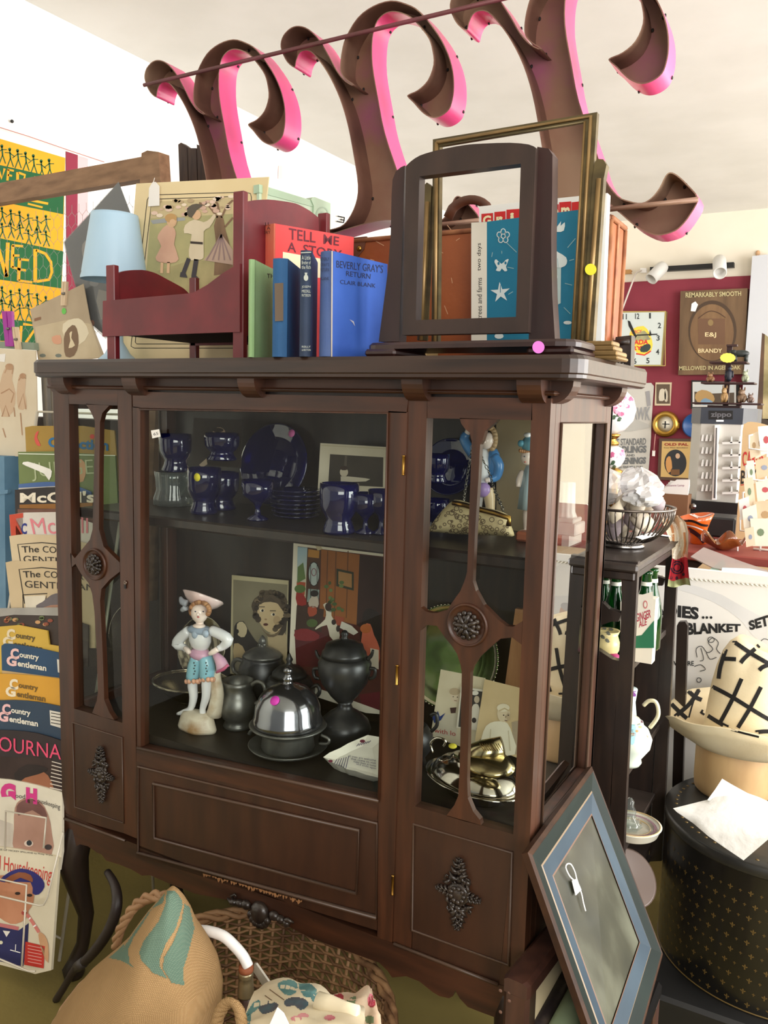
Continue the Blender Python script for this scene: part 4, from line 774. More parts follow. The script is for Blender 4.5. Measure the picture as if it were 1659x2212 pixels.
# --- child with bonnet leaning on a column
F = Fig(.235); pc = F.p(1175, 1160); root = thing('porcelain_figurine', 'porcelain child in a blue bonnet beside a white marbled column on a terracotta base', 'figurine', (pc.x, .235, Z1))
MARB = mat((226, 222, 214), .3, 0, (196, 196, 192), 10, coat=.3, lo=.45, hi=.6); TERR = mat((168, 98, 72), .5)
xa, xb = on(1112, 1160, 1, .2).x, min(1.077, on(1243, 1165, 1, .2).x); b = M(); b.box((xa, .2, Z1), (xb, .275, Z1+.018), TERR, .004); b.box((xb-.012, .199, Z1), (xb+.001, .276, Z1+.019), MARB); b.build('base', root)
b = M(); cx = on(1219, 1120, 1, .235).x; z = Z1+.018
for hw, h in ((.030, .022), (.025, .008)): b.box((cx-hw, .235-hw, z), (cx+hw, .235+hw, z+h), MARB, .002); z += h
b.lathe((cx, .235, z), [(.0225, 0), (.021, .004), (.0185, .01), (.0165, .062), (.001, .062)], MARB, 48, rib=(.035, 12)); b.build('column', root)
b = M(); F.limb(b, [(1140, 1098), (1138, 1120), (1136, 1146), (1124, 1150, -.012)], [10, 9, 6, 5], SK); F.limb(b, [(1152, 1098), (1154, 1120), (1154, 1148)], [10, 9, 6], SK); F.ball(b, 1140, 988, (15, 14, 18), SK, -.004, 18); F.limb(b, [(1130, 1020), (1122, 1036, -.01), (1120, 1052, -.016)], [8, 7, 5], SK); b.build('body', root)
b = M(); DR = mat((180, 198, 206), .3, 0, (160, 184, 198), 9, coat=.2); P = F.p(1146, 1100); s = S(P); b.lathe(P, [(27*s, 0), (24*s, 40*s), (20*s, 70*s), (14*s, 92*s), (6*s, 100*s), (.001, 100*s)], DR, 28, rib=(.06, 7)); b.build('dress', root)
b = M(); F.ball(b, 1146, 960, (20, 20, 20), mat((120, 176, 196), .3, 0, (96, 156, 180), 14)); F.ball(b, 1126, 958, (8, 8, 8), mat((96, 160, 184), .3), -.012); F.ball(b, 1140, 940, (9, 9, 6), POR, -.006); b.build('bonnet', root)
b = M()
for k in range(9): F.ball(b, 1124+k*4, 976-abs(k-3)*.8, 4.5, HAIR, -.014+.001*k, 8)
b.build('hair', root)
b = M(); F.ball(b, 1133, 986, (1.6, 1.5, 1.6), EYE, -.0175, 6); F.ball(b, 1134, 998, (2.4, 2, 1.4), mat((190, 90, 84), .4), -.0165, 6); b.build('face_paint', root)
# --- snakeskin purse on a chain
SN = mat((196, 180, 138), .55, 0, (172, 152, 108), 14, bump=.1, bscale=120); BP = YP(.15); SNK = mat((96, 78, 56), .6)
root = thing('snakeskin_purse', 'beige snakeskin purse with a chain handle lying in front of the figurines', 'purse', (BP(1020, 1150).x, .16, Z1))
b = M(); OUTL = smooth([(925, 1152), (940, 1130), (958, 1108), (982, 1088), (1010, 1094), (1040, 1104), (1070, 1110), (1096, 1120), (1101, 1138), (1110, 1160), (1106, 1168), (1070, 1166), (1030, 1164), (980, 1162), (940, 1158), (926, 1157)], 2, True)
cu, cv = 1018, 1135; rings = []
for t, dy in ((.55, .024), (.85, .02), (1.0, .008), (1.0, -.002), (.9, -.014), (.65, -.022), (.3, -.025)):
    rings.append([on(cu+(p[0]-cu)*t, cv-4+(p[1]-cv)*t, 1, .16+dy)+Vector((0, 0, .004)) for p in OUTL])
b.loft(rings, SN); PB_ = b.bvh(); b.build('bag', root)
b = M()
for k in range(110):
    u, v = random.uniform(930, 1104), random.uniform(1096, 1162)
    if v < 1092+abs(u-985)*.32+4: continue
    r = random.uniform(2, 5.5); b.stripe(PB_, circ(u, v, r, r*.95, 10)+[(u+r, v)], 1.5, SNK)
b.build('scale_pattern', root, kind='stuff')
b = M(); b.tube([on(u, v, 1, .13) for u, v in [(978, 1086), (1004, 1091), (1034, 1100), (1070, 1109), (1100, 1119), (1098, 1136)]], .0048, BRASS, 8); b.build('clasp_frame', root)
def chain(b, pts, r=.0042):
    P = smooth(pts, 8); acc = 0; last = P[0]; k = 0
    for p in P[1:]:
        acc += (p-last).length; 
        if acc > r*1.7:
            d = (p-last).normalized(); n = d.orthogonal().normalized(); n = (Matrix.Rotation(1.57*(k % 2), 3, d) @ n)
            b.tube([p+d*r*math.cos(a)*1.2+n*r*.62*math.sin(a) for a in [math.pi*2*j/8 for j in range(8)]], r*.22, mat((150, 146, 136), .3, .9), 5, closed=True); acc = 0; k += 1
        last = p
b = M(); chain(b, [on(1001, 1086, 1, .155), on(1006, 1050, 1, .2), on(1014, 1000, 1, .262), on(1020, 960, 1, .268)]); chain(b, [on(1092, 1118, 1, .155), on(1082, 1090, 1, .19), on(1068, 1058, 1, .24), on(1056, 1020, 1, .266), on(1036, 980, 1, .268)]); b.build('chain', root)
# ---------------------------------------------------------------- lower shelf
PEW = mat((128, 128, 124), .36, .75, (84, 84, 82), 26, bump=.05, lo=.3, hi=.8); PEWD = mat((78, 78, 80), .36, .7, (46, 46, 48), 9, bump=.04); SIL = mat((196, 188, 168), .16, 1.0, (160, 150, 128), 7); SHINY = mat((164, 164, 170), .14, .95, (120, 120, 128), 6)
c = on(413, 1470, 1, .22); s = S(c); root = thing('silver_dish', 'wide shallow silver dish at the left of the lower shelf behind the porcelain boy', 'dish', (c.x, .22, Z0))
b = M(); b.lathe((c.x, .22, Z0), [(.03, 0), (.034, .004), (.03, .008), (.05, .012), (88*s, .05), (90*s, .052), (86*s, .052), (.05, .016), (.001, .014)], SIL, 48, sq=(1, .85)); b.build('bowl', root)
b = M(); b.tube([(c.x+86*s*math.cos(a), .22+73*s*math.sin(a), Z0+.052) for a in [2*math.pi*k/40 for k in range(40)]], .0025, SIL, 6, closed=True); b.build('rim', root)
TR = [(.2, 0), (.72, .001), (.76, .006), (.97, .010), (1.0, .012), (1.0, .008), (.5, -.002)]
standing('silver_tray', 'round silver tray propped upright behind the porcelain boy', 'tray', 440, 1398, 66, .325, SIL, TR, .25)
def flat(name, label, cat, px, y, base_mt, drawer, lean=.16, th=.0015):
    pl = Plane(on(sum(p[0] for p in px)/len(px), max(p[1] for p in px), 1, y), (0, -1, lean)); b = M(); b.slab(pl, px, th, base_mt); drawer(b, pl); return b.build(name, None, label, cat)
SEP = lambda a, c, s=8: mat(a, .75, 0, c, s)
def d_girl(b, pl):
    P = lambda pts, c, l, c2=None: b.poly(pl, pts, SEP(c, c2 or tuple(max(0, x-14) for x in c)), l)
    P([(504, 1252), (621, 1263), (616, 1470), (502, 1450)], (136, 128, 104), 1)
    P(smooth([(578, 1370), (604, 1366), (618, 1372), (616, 1440), (570, 1440), (580, 1400)], 2, True), (190, 170, 134), 2)
    P(smooth([(554, 1290), (576, 1276), (604, 1278), (620, 1296), (618, 1362), (600, 1372), (570, 1352), (552, 1330), (543, 1310), (548, 1296)], 2, True), (76, 64, 50), 3, (50, 42, 34))
    P(smooth([(560, 1306), (584, 1300), (606, 1308), (614, 1330), (610, 1352), (596, 1368), (578, 1364), (564, 1350), (556, 1330)], 2, True), (206, 182, 142), 4)
    P(smooth([(570, 1300), (584, 1290), (600, 1304), (612, 1320), (616, 1300), (596, 1280), (574, 1284), (562, 1306)], 2, True), (84, 70, 54), 5)
    for k in range(26):
        a = math.radians(150+k*11.5); P(circ(586+33*math.cos(a)+random.uniform(-3, 3), 1318+42*math.sin(a)*.95+random.uniform(-3, 3), random.uniform(5, 9), random.uniform(5, 8), 9), random.choice([(92, 78, 60), (66, 54, 42), (112, 96, 74), (54, 44, 34)]), 5)
    P(smooth([(562, 1352), (576, 1368), (594, 1370), (606, 1358), (600, 1372), (580, 1376)], 2, True), (120, 102, 78), 5); P(circ(598, 1340, 8, 10, 10), (188, 162, 124), 5)
    for u in (566, 590): P(circ(u, 1319+(u-566)*.35, 5, 3.2, 10), (238, 228, 204), 5); P(circ(u+1, 1319+(u-566)*.35, 2.6, 3, 8), (36, 30, 26), 6); b.line(pl, [(u-7, 1311+(u-566)*.35), (u+6, 1311+(u-566)*.35)], 1.6, INK, 6)
    P(circ(574, 1349, 5.5, 3, 10), (88, 44, 36), 6); P(circ(574, 1338, 3, 2, 8), (166, 138, 104), 6)
    P(smooth([(505, 1366), (510, 1346), (526, 1342), (536, 1360), (552, 1384), (566, 1400), (556, 1430), (530, 1430), (506, 1420)], 2, True), (38, 32, 28), 5)
    P(smooth([(512, 1348), (524, 1343), (534, 1358), (528, 1376), (514, 1372)], 2, True), (206, 190, 156), 6); P(circ(512, 1364, 4, 5), (30, 26, 24), 7); P(smooth([(506, 1390), (524, 1396), (530, 1420), (506, 1424)], 2, True), (190, 166, 124), 6)
flat('postcard', 'sepia postcard of a curly haired child with a spaniel, standing behind the pewter teapot', 'postcard', [(500.7, 1242), (623, 1254), (618, 1480), (497, 1455)], .30, SEP((196, 186, 152), (176, 164, 128)), d_girl)
def d_pup(b, pl):
    P = lambda pts, c, l, c2=None: b.poly(pl, pts, SEP(c, c2 or tuple(max(0, x-16) for x in c)), l)
    P([(643, 1180), (850, 1205), (850, 1545), (640, 1470)], (92, 40, 32), 1, (70, 34, 28))
    P([(643, 1181), (664, 1183), (660, 1300), (640, 1290)], (170, 196, 206), 2, (206, 190, 150)); P([(643, 1225), (655, 1215), (660, 1250), (642, 1260)], (104, 128, 74), 3); P([(641, 1256), (660, 1258), (658, 1285), (640, 1286)], (178, 84, 50), 3)
    P([(664, 1183), (694, 1187), (686, 1312), (660, 1306)], (86, 54, 32), 2); P([(666, 1186), (690, 1190), (689, 1206), (665, 1203)], (190, 134, 60), 3)
    P(circ(678, 1240, 12, 26, 18), (188, 200, 196), 3); b.line(pl, circ(678, 1240, 12, 26, 18), 2, INK, 4, True); b.line(pl, circ(678, 1236, 5, 8, 12), 1.4, mat((120, 40, 60), .7), 4, True)
    for u in (671, 685): b.line(pl, [(u, 1216), (u, 1300)], 1.3, INK, 4)
    P([(666, 1272), (690, 1274), (687, 1304), (663, 1300)], (150, 166, 160), 3)
    P([(694, 1187), (777, 1198), (770, 1350), (690, 1330)], (160, 98, 44), 2, (134, 78, 36)); 
    for u in (708, 726, 752): b.line(pl, [(u, 1190), (u-4, 1335)], 2, SEP((110, 66, 34), (90, 54, 30)), 3)
    P([(727, 1228), (764, 1236), (764, 1276), (726, 1266)], (58, 60, 42), 4); P([(731, 1234), (760, 1240), (760, 1270), (731, 1262)], (172, 128, 78), 5)
    P([(777, 1198), (850, 1208), (850, 1400), (770, 1350)], (58, 34, 30), 2); P(smooth([(782, 1340), (790, 1316), (810, 1318), (822, 1340), (820, 1420), (780, 1400)], 2, True), (40, 28, 26), 3)
    P([(641, 1308), (700, 1316), (694, 1366), (638, 1360)], (70, 48, 36), 3); P(smooth([(640, 1280), (656, 1284), (662, 1306), (642, 1306)], 2, True), (160, 44, 36), 4); P(circ(648, 1272, 12, 9), (92, 116, 58), 5)
    P([(636, 1360), (690, 1364), (740, 1400), (760, 1440), (640, 1440)], (98, 24, 28), 4, (70, 18, 22)); P(smooth([(638, 1362), (664, 1358), (690, 1372), (680, 1384), (640, 1382)], 2, True), (142, 44, 48), 5)
    P(smooth([(668, 1296), (680, 1284), (688, 1296), (686, 1312), (668, 1310)], 2, True), (206, 192, 176), 6); P(circ(679, 1282, 9, 7), (44, 36, 32), 7)
    W_ = (228, 220, 200); P(smooth([(698, 1306), (710, 1302), (716, 1312), (716, 1330), (728, 1350), (734, 1372), (728, 1388), (712, 1374), (706, 1350), (682, 1360), (684, 1354), (702, 1338), (704, 1320)], 2, True), W_, 7); P(circ(709, 1311, 7, 9), (60, 40, 32), 8); P(circ(721, 1344, 5, 6), (50, 36, 32), 8); P(circ(730, 1358, 4, 7), (52, 38, 32), 8)
    b.line(pl, [(730, 1376), (732, 1394), (726, 1400)], 3.5, SEP(W_, (206, 196, 170)), 7)
    P(smooth([(665, 1312), (682, 1310), (684, 1326), (668, 1332)], 2, True), (180, 84, 56), 6); P(circ(674, 1346, 12, 9), (84, 104, 56), 6)
    for k in range(16): P(circ(random.uniform(702, 740), random.uniform(1254, 1320), random.uniform(3, 6), 4, 8), random.choice([(88, 112, 62), (70, 92, 48), (112, 130, 78)]), 7)
    P([(722, 1330), (744, 1334), (740, 1352), (726, 1350)], (168, 78, 50), 7); P([(738, 1342), (760, 1352), (774, 1366), (764, 1372), (734, 1356)], (226, 220, 206), 8)
    P(smooth([(782, 1370), (786, 1350), (800, 1348), (808, 1372), (820, 1400), (816, 1440), (790, 1430), (780, 1400)], 2, True), (206, 110, 84), 4); P(circ(790, 1358, 12, 10), (190, 108, 60), 5); P([(800, 1400), (818, 1404), (818, 1446), (800, 1440)], (222, 210, 190), 6)
    P([(776, 1500), (850, 1490), (850, 1545), (780, 1520)], (110, 34, 44), 3)
p_ = flat('art_print', 'coloured print of puppies and a toddler in a panelled room, clipped to the upper shelf', 'print', [(634.5, 1160), (860, 1186), (850, 1545), (790, 1540), (676, 1503), (624, 1440)], .29, mat((236, 228, 208), .7), d_pup)
b = M(); cp_ = Plane(on(740, 1570, 1, .285), (0, -1, .16)); b.slab(cp_, [(668, 1153), (676, 1154), (694, 1186), (686, 1189)], .006, mat((206, 190, 156), .7), 12); b.build('clothespin', None, 'pale clothespin clipping the puppy print', 'clothespin')
def handle(b, F, pts, r, mt=PEW, n=8): P = [F.p(*q) for q in pts]; k = S(P[0]); b.tube(smooth(P, 4), r*k, mt, n)
# teapot behind, sugar bowl, creamer
F = Fig(.27); root = pot('pewter_teapot', 'engraved pewter teapot with finial lid behind the creamer', 'teapot', 567, .27, Z0, [('body', [(34, 1545), (38, 1540), (34, 1528), (48, 1500), (54, 1475), (50, 1450), (42, 1436), (44, 1430), (38, 1430), (36, 1440)], PEWD, {'base': 1}), ('lid', [(43, 1429), (40, 1424), (24, 1414), (9, 1409), (6, 1403), (9, 1398), (7, 1392), (3, 1386), (.5, 1384)], PEW, {})])
b = M(); handle(b, F, [(524, 1460), (506, 1450), (503, 1434), (512, 1424), (526, 1428)], 4.5); b.build('handle', root)
b = M()
for k in range(4): F.ball(b, 566+5*math.cos(k*1.57), 1393+4*math.sin(k*1.57), 5, PEW, -.003, 8)
b.build('finial', root)
F = Fig(.15); root = pot('pewter_creamer', 'squat engraved pewter creamer with open spout beside the porcelain boy', 'creamer', 514, .158, Z0, [('body', [(29, 1567), (32, 1563), (30, 1558), (26, 1552), (34, 1545), (41, 1530), (42, 1515), (36, 1498), (31, 1490), (33, 1476), (35, 1466), (32, 1466), (29, 1490), (20, 1520)], PEW, {'base': 1})])
b = M(); F.limb(b, [(486, 1484), (480, 1474), (474, 1468)], [10, 7, 2.5], PEW); b.build('spout', root)
b = M(); handle(b, F, [(544, 1480), (556, 1472), (569, 1478), (573, 1495), (564, 1512), (552, 1520)], 4.6); b.build('handle', root)
F = Fig(.24); root = pot('pewter_sugar_bowl', 'dark pewter sugar bowl with a pointed lid between teapot and urn', 'sugar bowl', 625, .24, Z0, [('body', [(30, 1560), (36, 1552), (52, 1520), (56, 1490), (46, 1464), (38, 1460), (30, 1462)], PEWD, {'base': 1}), ('lid', [(38, 1461), (37, 1452), (24, 1440), (9, 1436), (5, 1430), (8, 1424), (5, 1418), (2, 1412), (.4, 1409)], PEWD, {})])
b = M(); handle(b, F, [(575, 1480), (560, 1470), (556, 1452), (566, 1440), (576, 1452), (578, 1474)], 4.4, PEWD); handle(b, F, [(672, 1486), (686, 1480), (690, 1496), (676, 1512)], 4.4, PEWD); b.build('handles', root)
# domed butter dish
F = Fig(.115); root = pot('butter_dish', 'domed silver plate butter dish with a pink sticker at the front of the lower shelf', 'butter dish', 622, .115, Z0, [('under_plate', [(60, 1636), (80, 1628), (86, 1622), (84, 1621), (62, 1631), (.5, 1632)], PEW, {'base': 1}), ('base', [(54, 1634), (58, 1626), (54, 1600), (56, 1592), (80, 1584), (84, 1580), (80, 1578), (50, 1586)], PEW, {}), ('dome', [(73, 1580), (76, 1576), (75, 1566), (72, 1560), (70, 1540), (60, 1518), (42, 1502), (22, 1494), (12, 1492), (9, 1486), (13, 1481), (8, 1476), (6, 1470), (11, 1466), (9, 1460), (3, 1456), (.4, 1455)], SHINY, {})], n=44)
b = M(); handle(b, F, [(538, 1586), (544, 1578), (556, 1580)], 4); handle(b, F, [(694, 1588), (710, 1596), (708, 1606), (690, 1606)], 3.4); b.build('handles', root)
b = M(); c = on(592, 1512, 1, .06); q = on(622, 1540, 1, .115); d = (c-q).normalized(); r_ = 71*S(q); c = q+d*(r_+.0005); b.lathe(c, [(.0098, 0), (.0098, .0008), (.001, .0008)], mat((226, 60, 190), .6), 20, tuple(d)); b.build('price_sticker', root)
# urn
F = Fig(.205); root = pot('pewter_urn', 'tall dark pewter lidded urn with loop handles at the right of the lower shelf', 'urn', 744, .205, Z0, [('foot', [(52, 1615), (56, 1606), (52, 1594), (58, 1580), (52, 1564), (34, 1548), (18, 1538), (14, 1528), (18, 1522)], PEWD, {'base': 1}), ('body', [(16, 1524), (30, 1510), (50, 1482), (57, 1460), (58, 1440), (52, 1428), (46, 1424), (42, 1424)], PEWD, {}), ('lid', [(50, 1426), (48, 1416), (44, 1412), (40, 1400), (24, 1394), (10, 1390), (6, 1384), (9, 1378), (5, 1371), (.5, 1369)], PEWD, {})], n=36)
for sg in (-1, 1): b = M(); handle(b, F, [(744+sg*55, 1444), (744+sg*66, 1446), (744+sg*64, 1462), (744+sg*54, 1466)], 4, PEWD); F.limb(b, [(744+sg*50, 1424), (744+sg*58, 1416), (744+sg*62, 1404)], [5, 4, 2.5], PEWD); b.build('handle', root)
# white motto ashtray
AP_ = Plane((0, 0, Z0+.012), (0, -.25, 1)); root = thing('ceramic_dish', 'white scalloped ceramic motto dish at the front right corner of the lower shelf', 'dish', (on(760, 1640, 2, Z0).x, .10, Z0))
b = M(); ou = [(698, 1642), (712, 1632), (735, 1622), (752, 1612), (775, 1602), (794, 1594), (830, 1600), (838, 1640), (832, 1690), (790, 1680), (768, 1672), (748, 1668), (738, 1660), (722, 1656)]
CW = mat((236, 232, 218), .3, coat=.3); inn = [(765+(u-765)*.6, 1640+(v-1640)*.6) for u, v in ou]; n = len(ou)
lo_ = [AP_(u, v, 0) for u, v in ou]; 
b.add([p+Vector((0, 0, .006)) for p in lo_]+[AP_(u, v, -.002) for u, v in inn], [(i, (i+1) % n, n+(i+1) % n, n+i) for i in range(n)]+[tuple(range(n, 2*n))], CW, False)
b.add([p+Vector((0, 0, .006)) for p in lo_]+[Vector((p.x, p.y, Z0)).lerp(Vector((on(765, 1640, 2, Z0).x, on(765, 1640, 2, Z0).y, Z0)), .35) for p in lo_], [(i, n+i, n+(i+1) % n, (i+1) % n) for i in range(n)], CW); b.build('dish_body', root)
b = M(); BLD = mat((54, 50, 92), .5)
for u, v, r in ((714, 1644, 5), (783, 1601, 6), (822, 1672, 5)): b.poly(AP_, circ(u, v, r, r*.6, 10), mat((120, 50, 70), .5), 26)
for k in range(6): b.line(AP_, [(722+k*5, 1650+k*2), (728+k*5, 1640-k*1.2)], 1.4, BLD, 22); b.line(AP_, [(770+k*5, 1612-k*1.4), (776+k*5, 1606-k*1.2)], 1.4, BLD, 22)
for k in range(4): b.text(AP_, [(752+k*6, 1630+k*6), (812, 1640+k*6), (812, 1645+k*6), (752+k*6, 1635+k*6)], ['all men are welcome', 'that come to visit', 'make them at home', 'and smile again'][k], BLD, 6)
b.build('painted_motto', root)
# --- right bay, lower shelf
standing('silver_tray', 'round silver tray with beaded rim propped in the right bay', 'tray', 975, 1418, 112, .325, mat((150, 148, 130), .2, .9, (64, 60, 50), 9, (1, 1, 1), c3=(92, 112, 66), lo=.3, hi=.7), TR, .22); tr = [o for o in COL.objects if o.name.startswith('silver_tray')][-1]  # green and brown mottle: reflections painted into the tray's metal colour
b = M(); c = on(975, 1418, 1, .325); s = S(c); ax = Vector((0, -1, .22)).normalized(); q = Vector((0, 0, 1)).rotation_difference(ax)
for k in range(84): a = 2*math.pi*k/84; b.ball(c+q @ Vector((112*s*math.cos(a), 112*s*math.sin(a), .012)), .0024, SIL, 6)
b.build('beaded_rim', tr)
b = M(); b.lathe(c, [(112*s*.74, .0025), (112*s*.8, .006), (112*s*.9, .008), (112*s*.97, .0115)], SIL, 60, ax, caps=False); b.build('silver_rim', tr)
b = M(); b.slab(YP(.31), [(1113, 1315), (1135, 1318), (1118, 1620), (1072, 1620)], .012, mat((150, 108, 72), .6, 0, (132, 90, 58), 5, (10, 10, 1))); b.build('wooden_ruler', None, 'plain light wooden stick leaning in the right bay', 'stick')
def d_boy(b, pl):
    P = lambda pts, c, l: b.poly(pl, pts, SEP(c, tuple(max(0, x-12) for x in c)), l)
    P(smooth([(1044, 1580), (1058, 1562), (1078, 1558), (1096, 1562), (1108, 1590), (1112, 1630), (1040, 1630)], 2, True), (238, 232, 212), 2); P(circ(1088, 1542, 14, 18, 16), (222, 206, 176), 3); P(circ(1087, 1529, 14, 9, 12), (236, 226, 200), 4); P(circ(1098, 1548, 4, 9, 10), (196, 176, 146), 4)
    for u in (1088, 1098): P(circ(u, 1545, 1.6, 1.4, 6), (60, 48, 40), 5)
    b.line(pl, [(1078, 1536), (1090, 1530), (1100, 1536)], 3, SEP((206, 188, 150), (196, 176, 140)), 5); b.line(pl, [(1090, 1556), (1096, 1557)], 1.6, SEP((120, 84, 70), (110, 80, 66)), 5); b.line(pl, [(1093, 1546), (1092, 1551)], 1.4, SEP((140, 116, 92), (130, 110, 88)), 5); b.line(pl, [(1060, 1575), (1056, 1622)], 2, SEP((206, 196, 170), (200, 190, 164)), 4); b.line(pl, [(1098, 1578), (1102, 1622)], 2, SEP((206, 196, 170), (200, 190, 164)), 4); P(smooth([(1034, 1600), (1050, 1590), (1052, 1614), (1036, 1620)], 2, True), (150, 130, 104), 1)
    P([(1105, 1560), (1124, 1556), (1122, 1630), (1110, 1630)], (176, 160, 136), 1)
def d_sit(b, pl):
    P = lambda pts, c, l: b.poly(pl, pts, SEP(c, tuple(max(0, x-12) for x in c)), l)
    P([(958, 1545), (990, 1540), (986, 1590), (940, 1590)], (214, 206, 186), 1); P(circ(984, 1504, 12, 15, 14), (226, 210, 184), 2); P(circ(982, 1494, 12, 8, 10), (196, 176, 146), 3); P(circ(979, 1505, 1.5, 1.2, 6), (90, 74, 60), 4); P(circ(988, 1506, 1.5, 1.2, 6), (90, 74, 60), 4); b.line(pl, [(981, 1513), (987, 1514)], 1.4, SEP((150, 104, 90), (140, 100, 86)), 4); P([(972, 1529), (986, 1528), (984, 1540), (974, 1541)], (76, 50, 46), 3); P([(934, 1550), (946, 1536), (950, 1548), (962, 1540), (952, 1556), (938, 1562)], (36, 62, 128), 3); b.text(pl, [(938, 1572), (984, 1580), (984, 1590), (938, 1582)], 'with lo', mat((180, 60, 60), .7), 4)
flat('photograph', 'faded portrait photograph with a blue ribbon, leftmost of three in the right bay', 'photograph', [(952, 1446), (1048, 1465), (1030, 1625), (930, 1590)], .24, SEP((226, 216, 190), (206, 194, 164)), d_sit)
def d_bow(b, pl):
    P = lambda pts, c, l: b.poly(pl, pts, SEP(c, tuple(max(0, x-10) for x in c)), l)
    P([(998, 1488), (1042, 1494), (1032, 1575), (990, 1570)], (66, 62, 58), 1); P(smooth([(1018, 1530), (1028, 1520), (1036, 1530), (1034, 1572), (1012, 1572)], 2, True), (220, 214, 200), 2); P(circ(1030, 1511, 6, 8, 12), (196, 182, 160), 3); P(circ(1026, 1497, 8, 5, 10), (232, 228, 218), 4); P(circ(1024, 1556, 5, 6, 10), (60, 54, 50), 3)
flat('photograph', 'small dark snapshot of a girl with a white bow, middle of three photographs', 'photograph', [(996, 1483), (1044, 1490), (1032, 1578), (986, 1572)], .225, SEP((230, 226, 214), (214, 208, 190)), d_bow)
flat('photograph', 'sepia photograph of a toddler in white, rightmost of three in the right bay', 'photograph', [(1047, 1467), (1130, 1488), (1124, 1640), (1026, 1600)], .21, SEP((214, 192, 150), (196, 172, 130)), d_boy)
F = Fig(.112); c = on(1014, 1672, 1, .112); s = S(c); root = thing('silver_entree_dish', 'oval silver entree dish with domed lid in the right bay', 'serving dish', (c.x, .112, Z0))
CH = mat((206, 200, 190), .1, 1.0, (176, 170, 158), 5); rot = (1.0, .62)
def oval(b, prof, mt, ang=-20):
    a_ = math.radians(ang); rings = []
    for r, z in prof:
        ring = []
        for k in range(44): t = 2*math.pi*k/44; x, y = r*s*math.cos(t), r*s*.66*math.sin(t); ring.append(Vector((c.x+x*math.cos(a_)-y*math.sin(a_), .135+x*math.sin(a_)+y*math.cos(a_), Z0+z)))
        rings.append(ring)
    b.loft(rings, mt)
b = M(); oval(b, [(70, 0), (76, .006), (92, .018), (128, .030), (130, .032), (124, .034), (96, .028), (1, .024)], CH); b.build('dish_base', root)
b = M(); oval(b, [(112, .034), (110, .037), (98, .050), (80, .058), (64, .062), (62, .066), (52, .070), (1, .071)], CH); b.build('lid', root)
b = M(); handle(b, Fig(.15), [(935, 1626), (930, 1606), (944, 1594), (962, 1600), (958, 1612)], 3, CH); b.build('lid_handle', root)
GB = mat((206, 192, 152), .2, 1, (172, 156, 116), 9); b = M(); P = [on(u, v, 1, y) for u, v, y in [(1000, 1634, .09), (1044, 1622, .10), (1086, 1612, .11)]]; b.tube(P, [.017, .02, .018], GB, 16, flat=.8)
for k in range(9): a = on(1036+k*5, 1606+(0 if k else 0), 1, .078); e = on(1046+k*5, 1622, 1, .078); b.tube([a, e], .0008, mat((120, 92, 46), .4, .8), 5)
bb = b.build('gilt_case', None, 'small ribbed gilt case lying on the silver entree dish lid', 'case')
b = M(); cc = on(1050, 1646, 1, .085); b.lathe(cc, [(.03, -.006), (.04, 0), (.03, .004), (.001, .006)], GB, 28, (0.1, -.5, 1), sq=(1.3, .8)); b.build('gilt_compact', None, 'round gilt tray leaning on the entree dish below the gilt case', 'tray')
b = M(); c2 = on(978, 1612, 1, .09); b.lathe(c2, [(.008, 0), (.008, .001), (.001, .001)], mat((226, 214, 70), .6), 16, (0, -.6, 1), sq=(1, .7)); b.build('price_sticker', root)
F = Fig(.2); root = pot('pewter_teapot', 'dark pewter teapot half hidden behind the left stile of the right bay', 'teapot', 890, .2, Z0, [('body', [(34, 1610), (30, 1598), (46, 1575), (46, 1548), (34, 1530), (28, 1528)], PEWD, {'base': 1}), ('lid', [(28, 1528), (22, 1520), (8, 1515), (5, 1508), (.5, 1505)], PEWD, {})])
b = M(); handle(b, F, [(930, 1545), (942, 1542), (944, 1566), (932, 1580)], 4, PEWD); b.build('handle', root)
# ================================================================ left side: wall poster, screen, hanging prints, magazine rack
LWP = XP(XL_+0.004)
YEL = mat((240, 166, 30), .8, 0, (228, 150, 24), 4.0); GRN = mat((26, 96, 52), .8, 0, (20, 84, 44), 5.0)
b = M(); b.slab(LWP, [(-60, 282), (141, 341), (138, 470), (130, 752), (-60, 735)], .003, YEL)
for px in ([(-60, 343), (110, 381), (139, 388), (137, 463), (-60, 423)], [(-60, 502), (0, 514.5), (137, 543), (132, 623), (0, 604), (-60, 594)], [(-60, 678), (0, 688), (132, 700), (130, 745), (-60, 732)]): b.poly(LWP, px, GRN, 1)
YL = lambda p, w=7: b.line(LWP, p, w, YEL, 3)
YL([(-12, 520), (-8, 600)], 8); YL([(-8, 522), (14, 598)], 8); YL([(17, 524), (14, 598)], 8)                     # N
YL([(28, 530), (26, 578)], 7); YL([(26, 530), (50, 532)], 5); YL([(28, 552), (42, 552)], 5); YL([(26, 577), (44, 582)], 5)  # E
YL([(42, 558), (40, 606)], 7); YL([(42, 560), (63, 562)], 5); YL([(40, 582), (56, 584)], 5); YL([(40, 606), (70, 610)], 5)  # E
YL([(76, 538), (76, 610)], 8); YL([(78, 540), (98, 548), (110, 566), (112, 588), (106, 604), (80, 608)], 6)                    # D
YL([(-6, 358), (4, 386), (10, 364)], 5); YL([(18, 366), (16, 390)], 5); YL([(16, 366), (30, 369)], 4); YL([(17, 378), (26, 380)], 4); YL([(38, 372), (38, 396)], 6); YL([(40, 373), (54, 378), (52, 388), (40, 390), (60, 404)], 5); YL([(74, 382), (90, 390), (78, 396), (92, 408)], 4)
YL([(54, 430), (104, 440)], 5); YL([(60, 440), (92, 448)], 4); YL([(46, 704), (44, 740)], 6); YL([(50, 700), (80, 704), (56, 740)], 6)
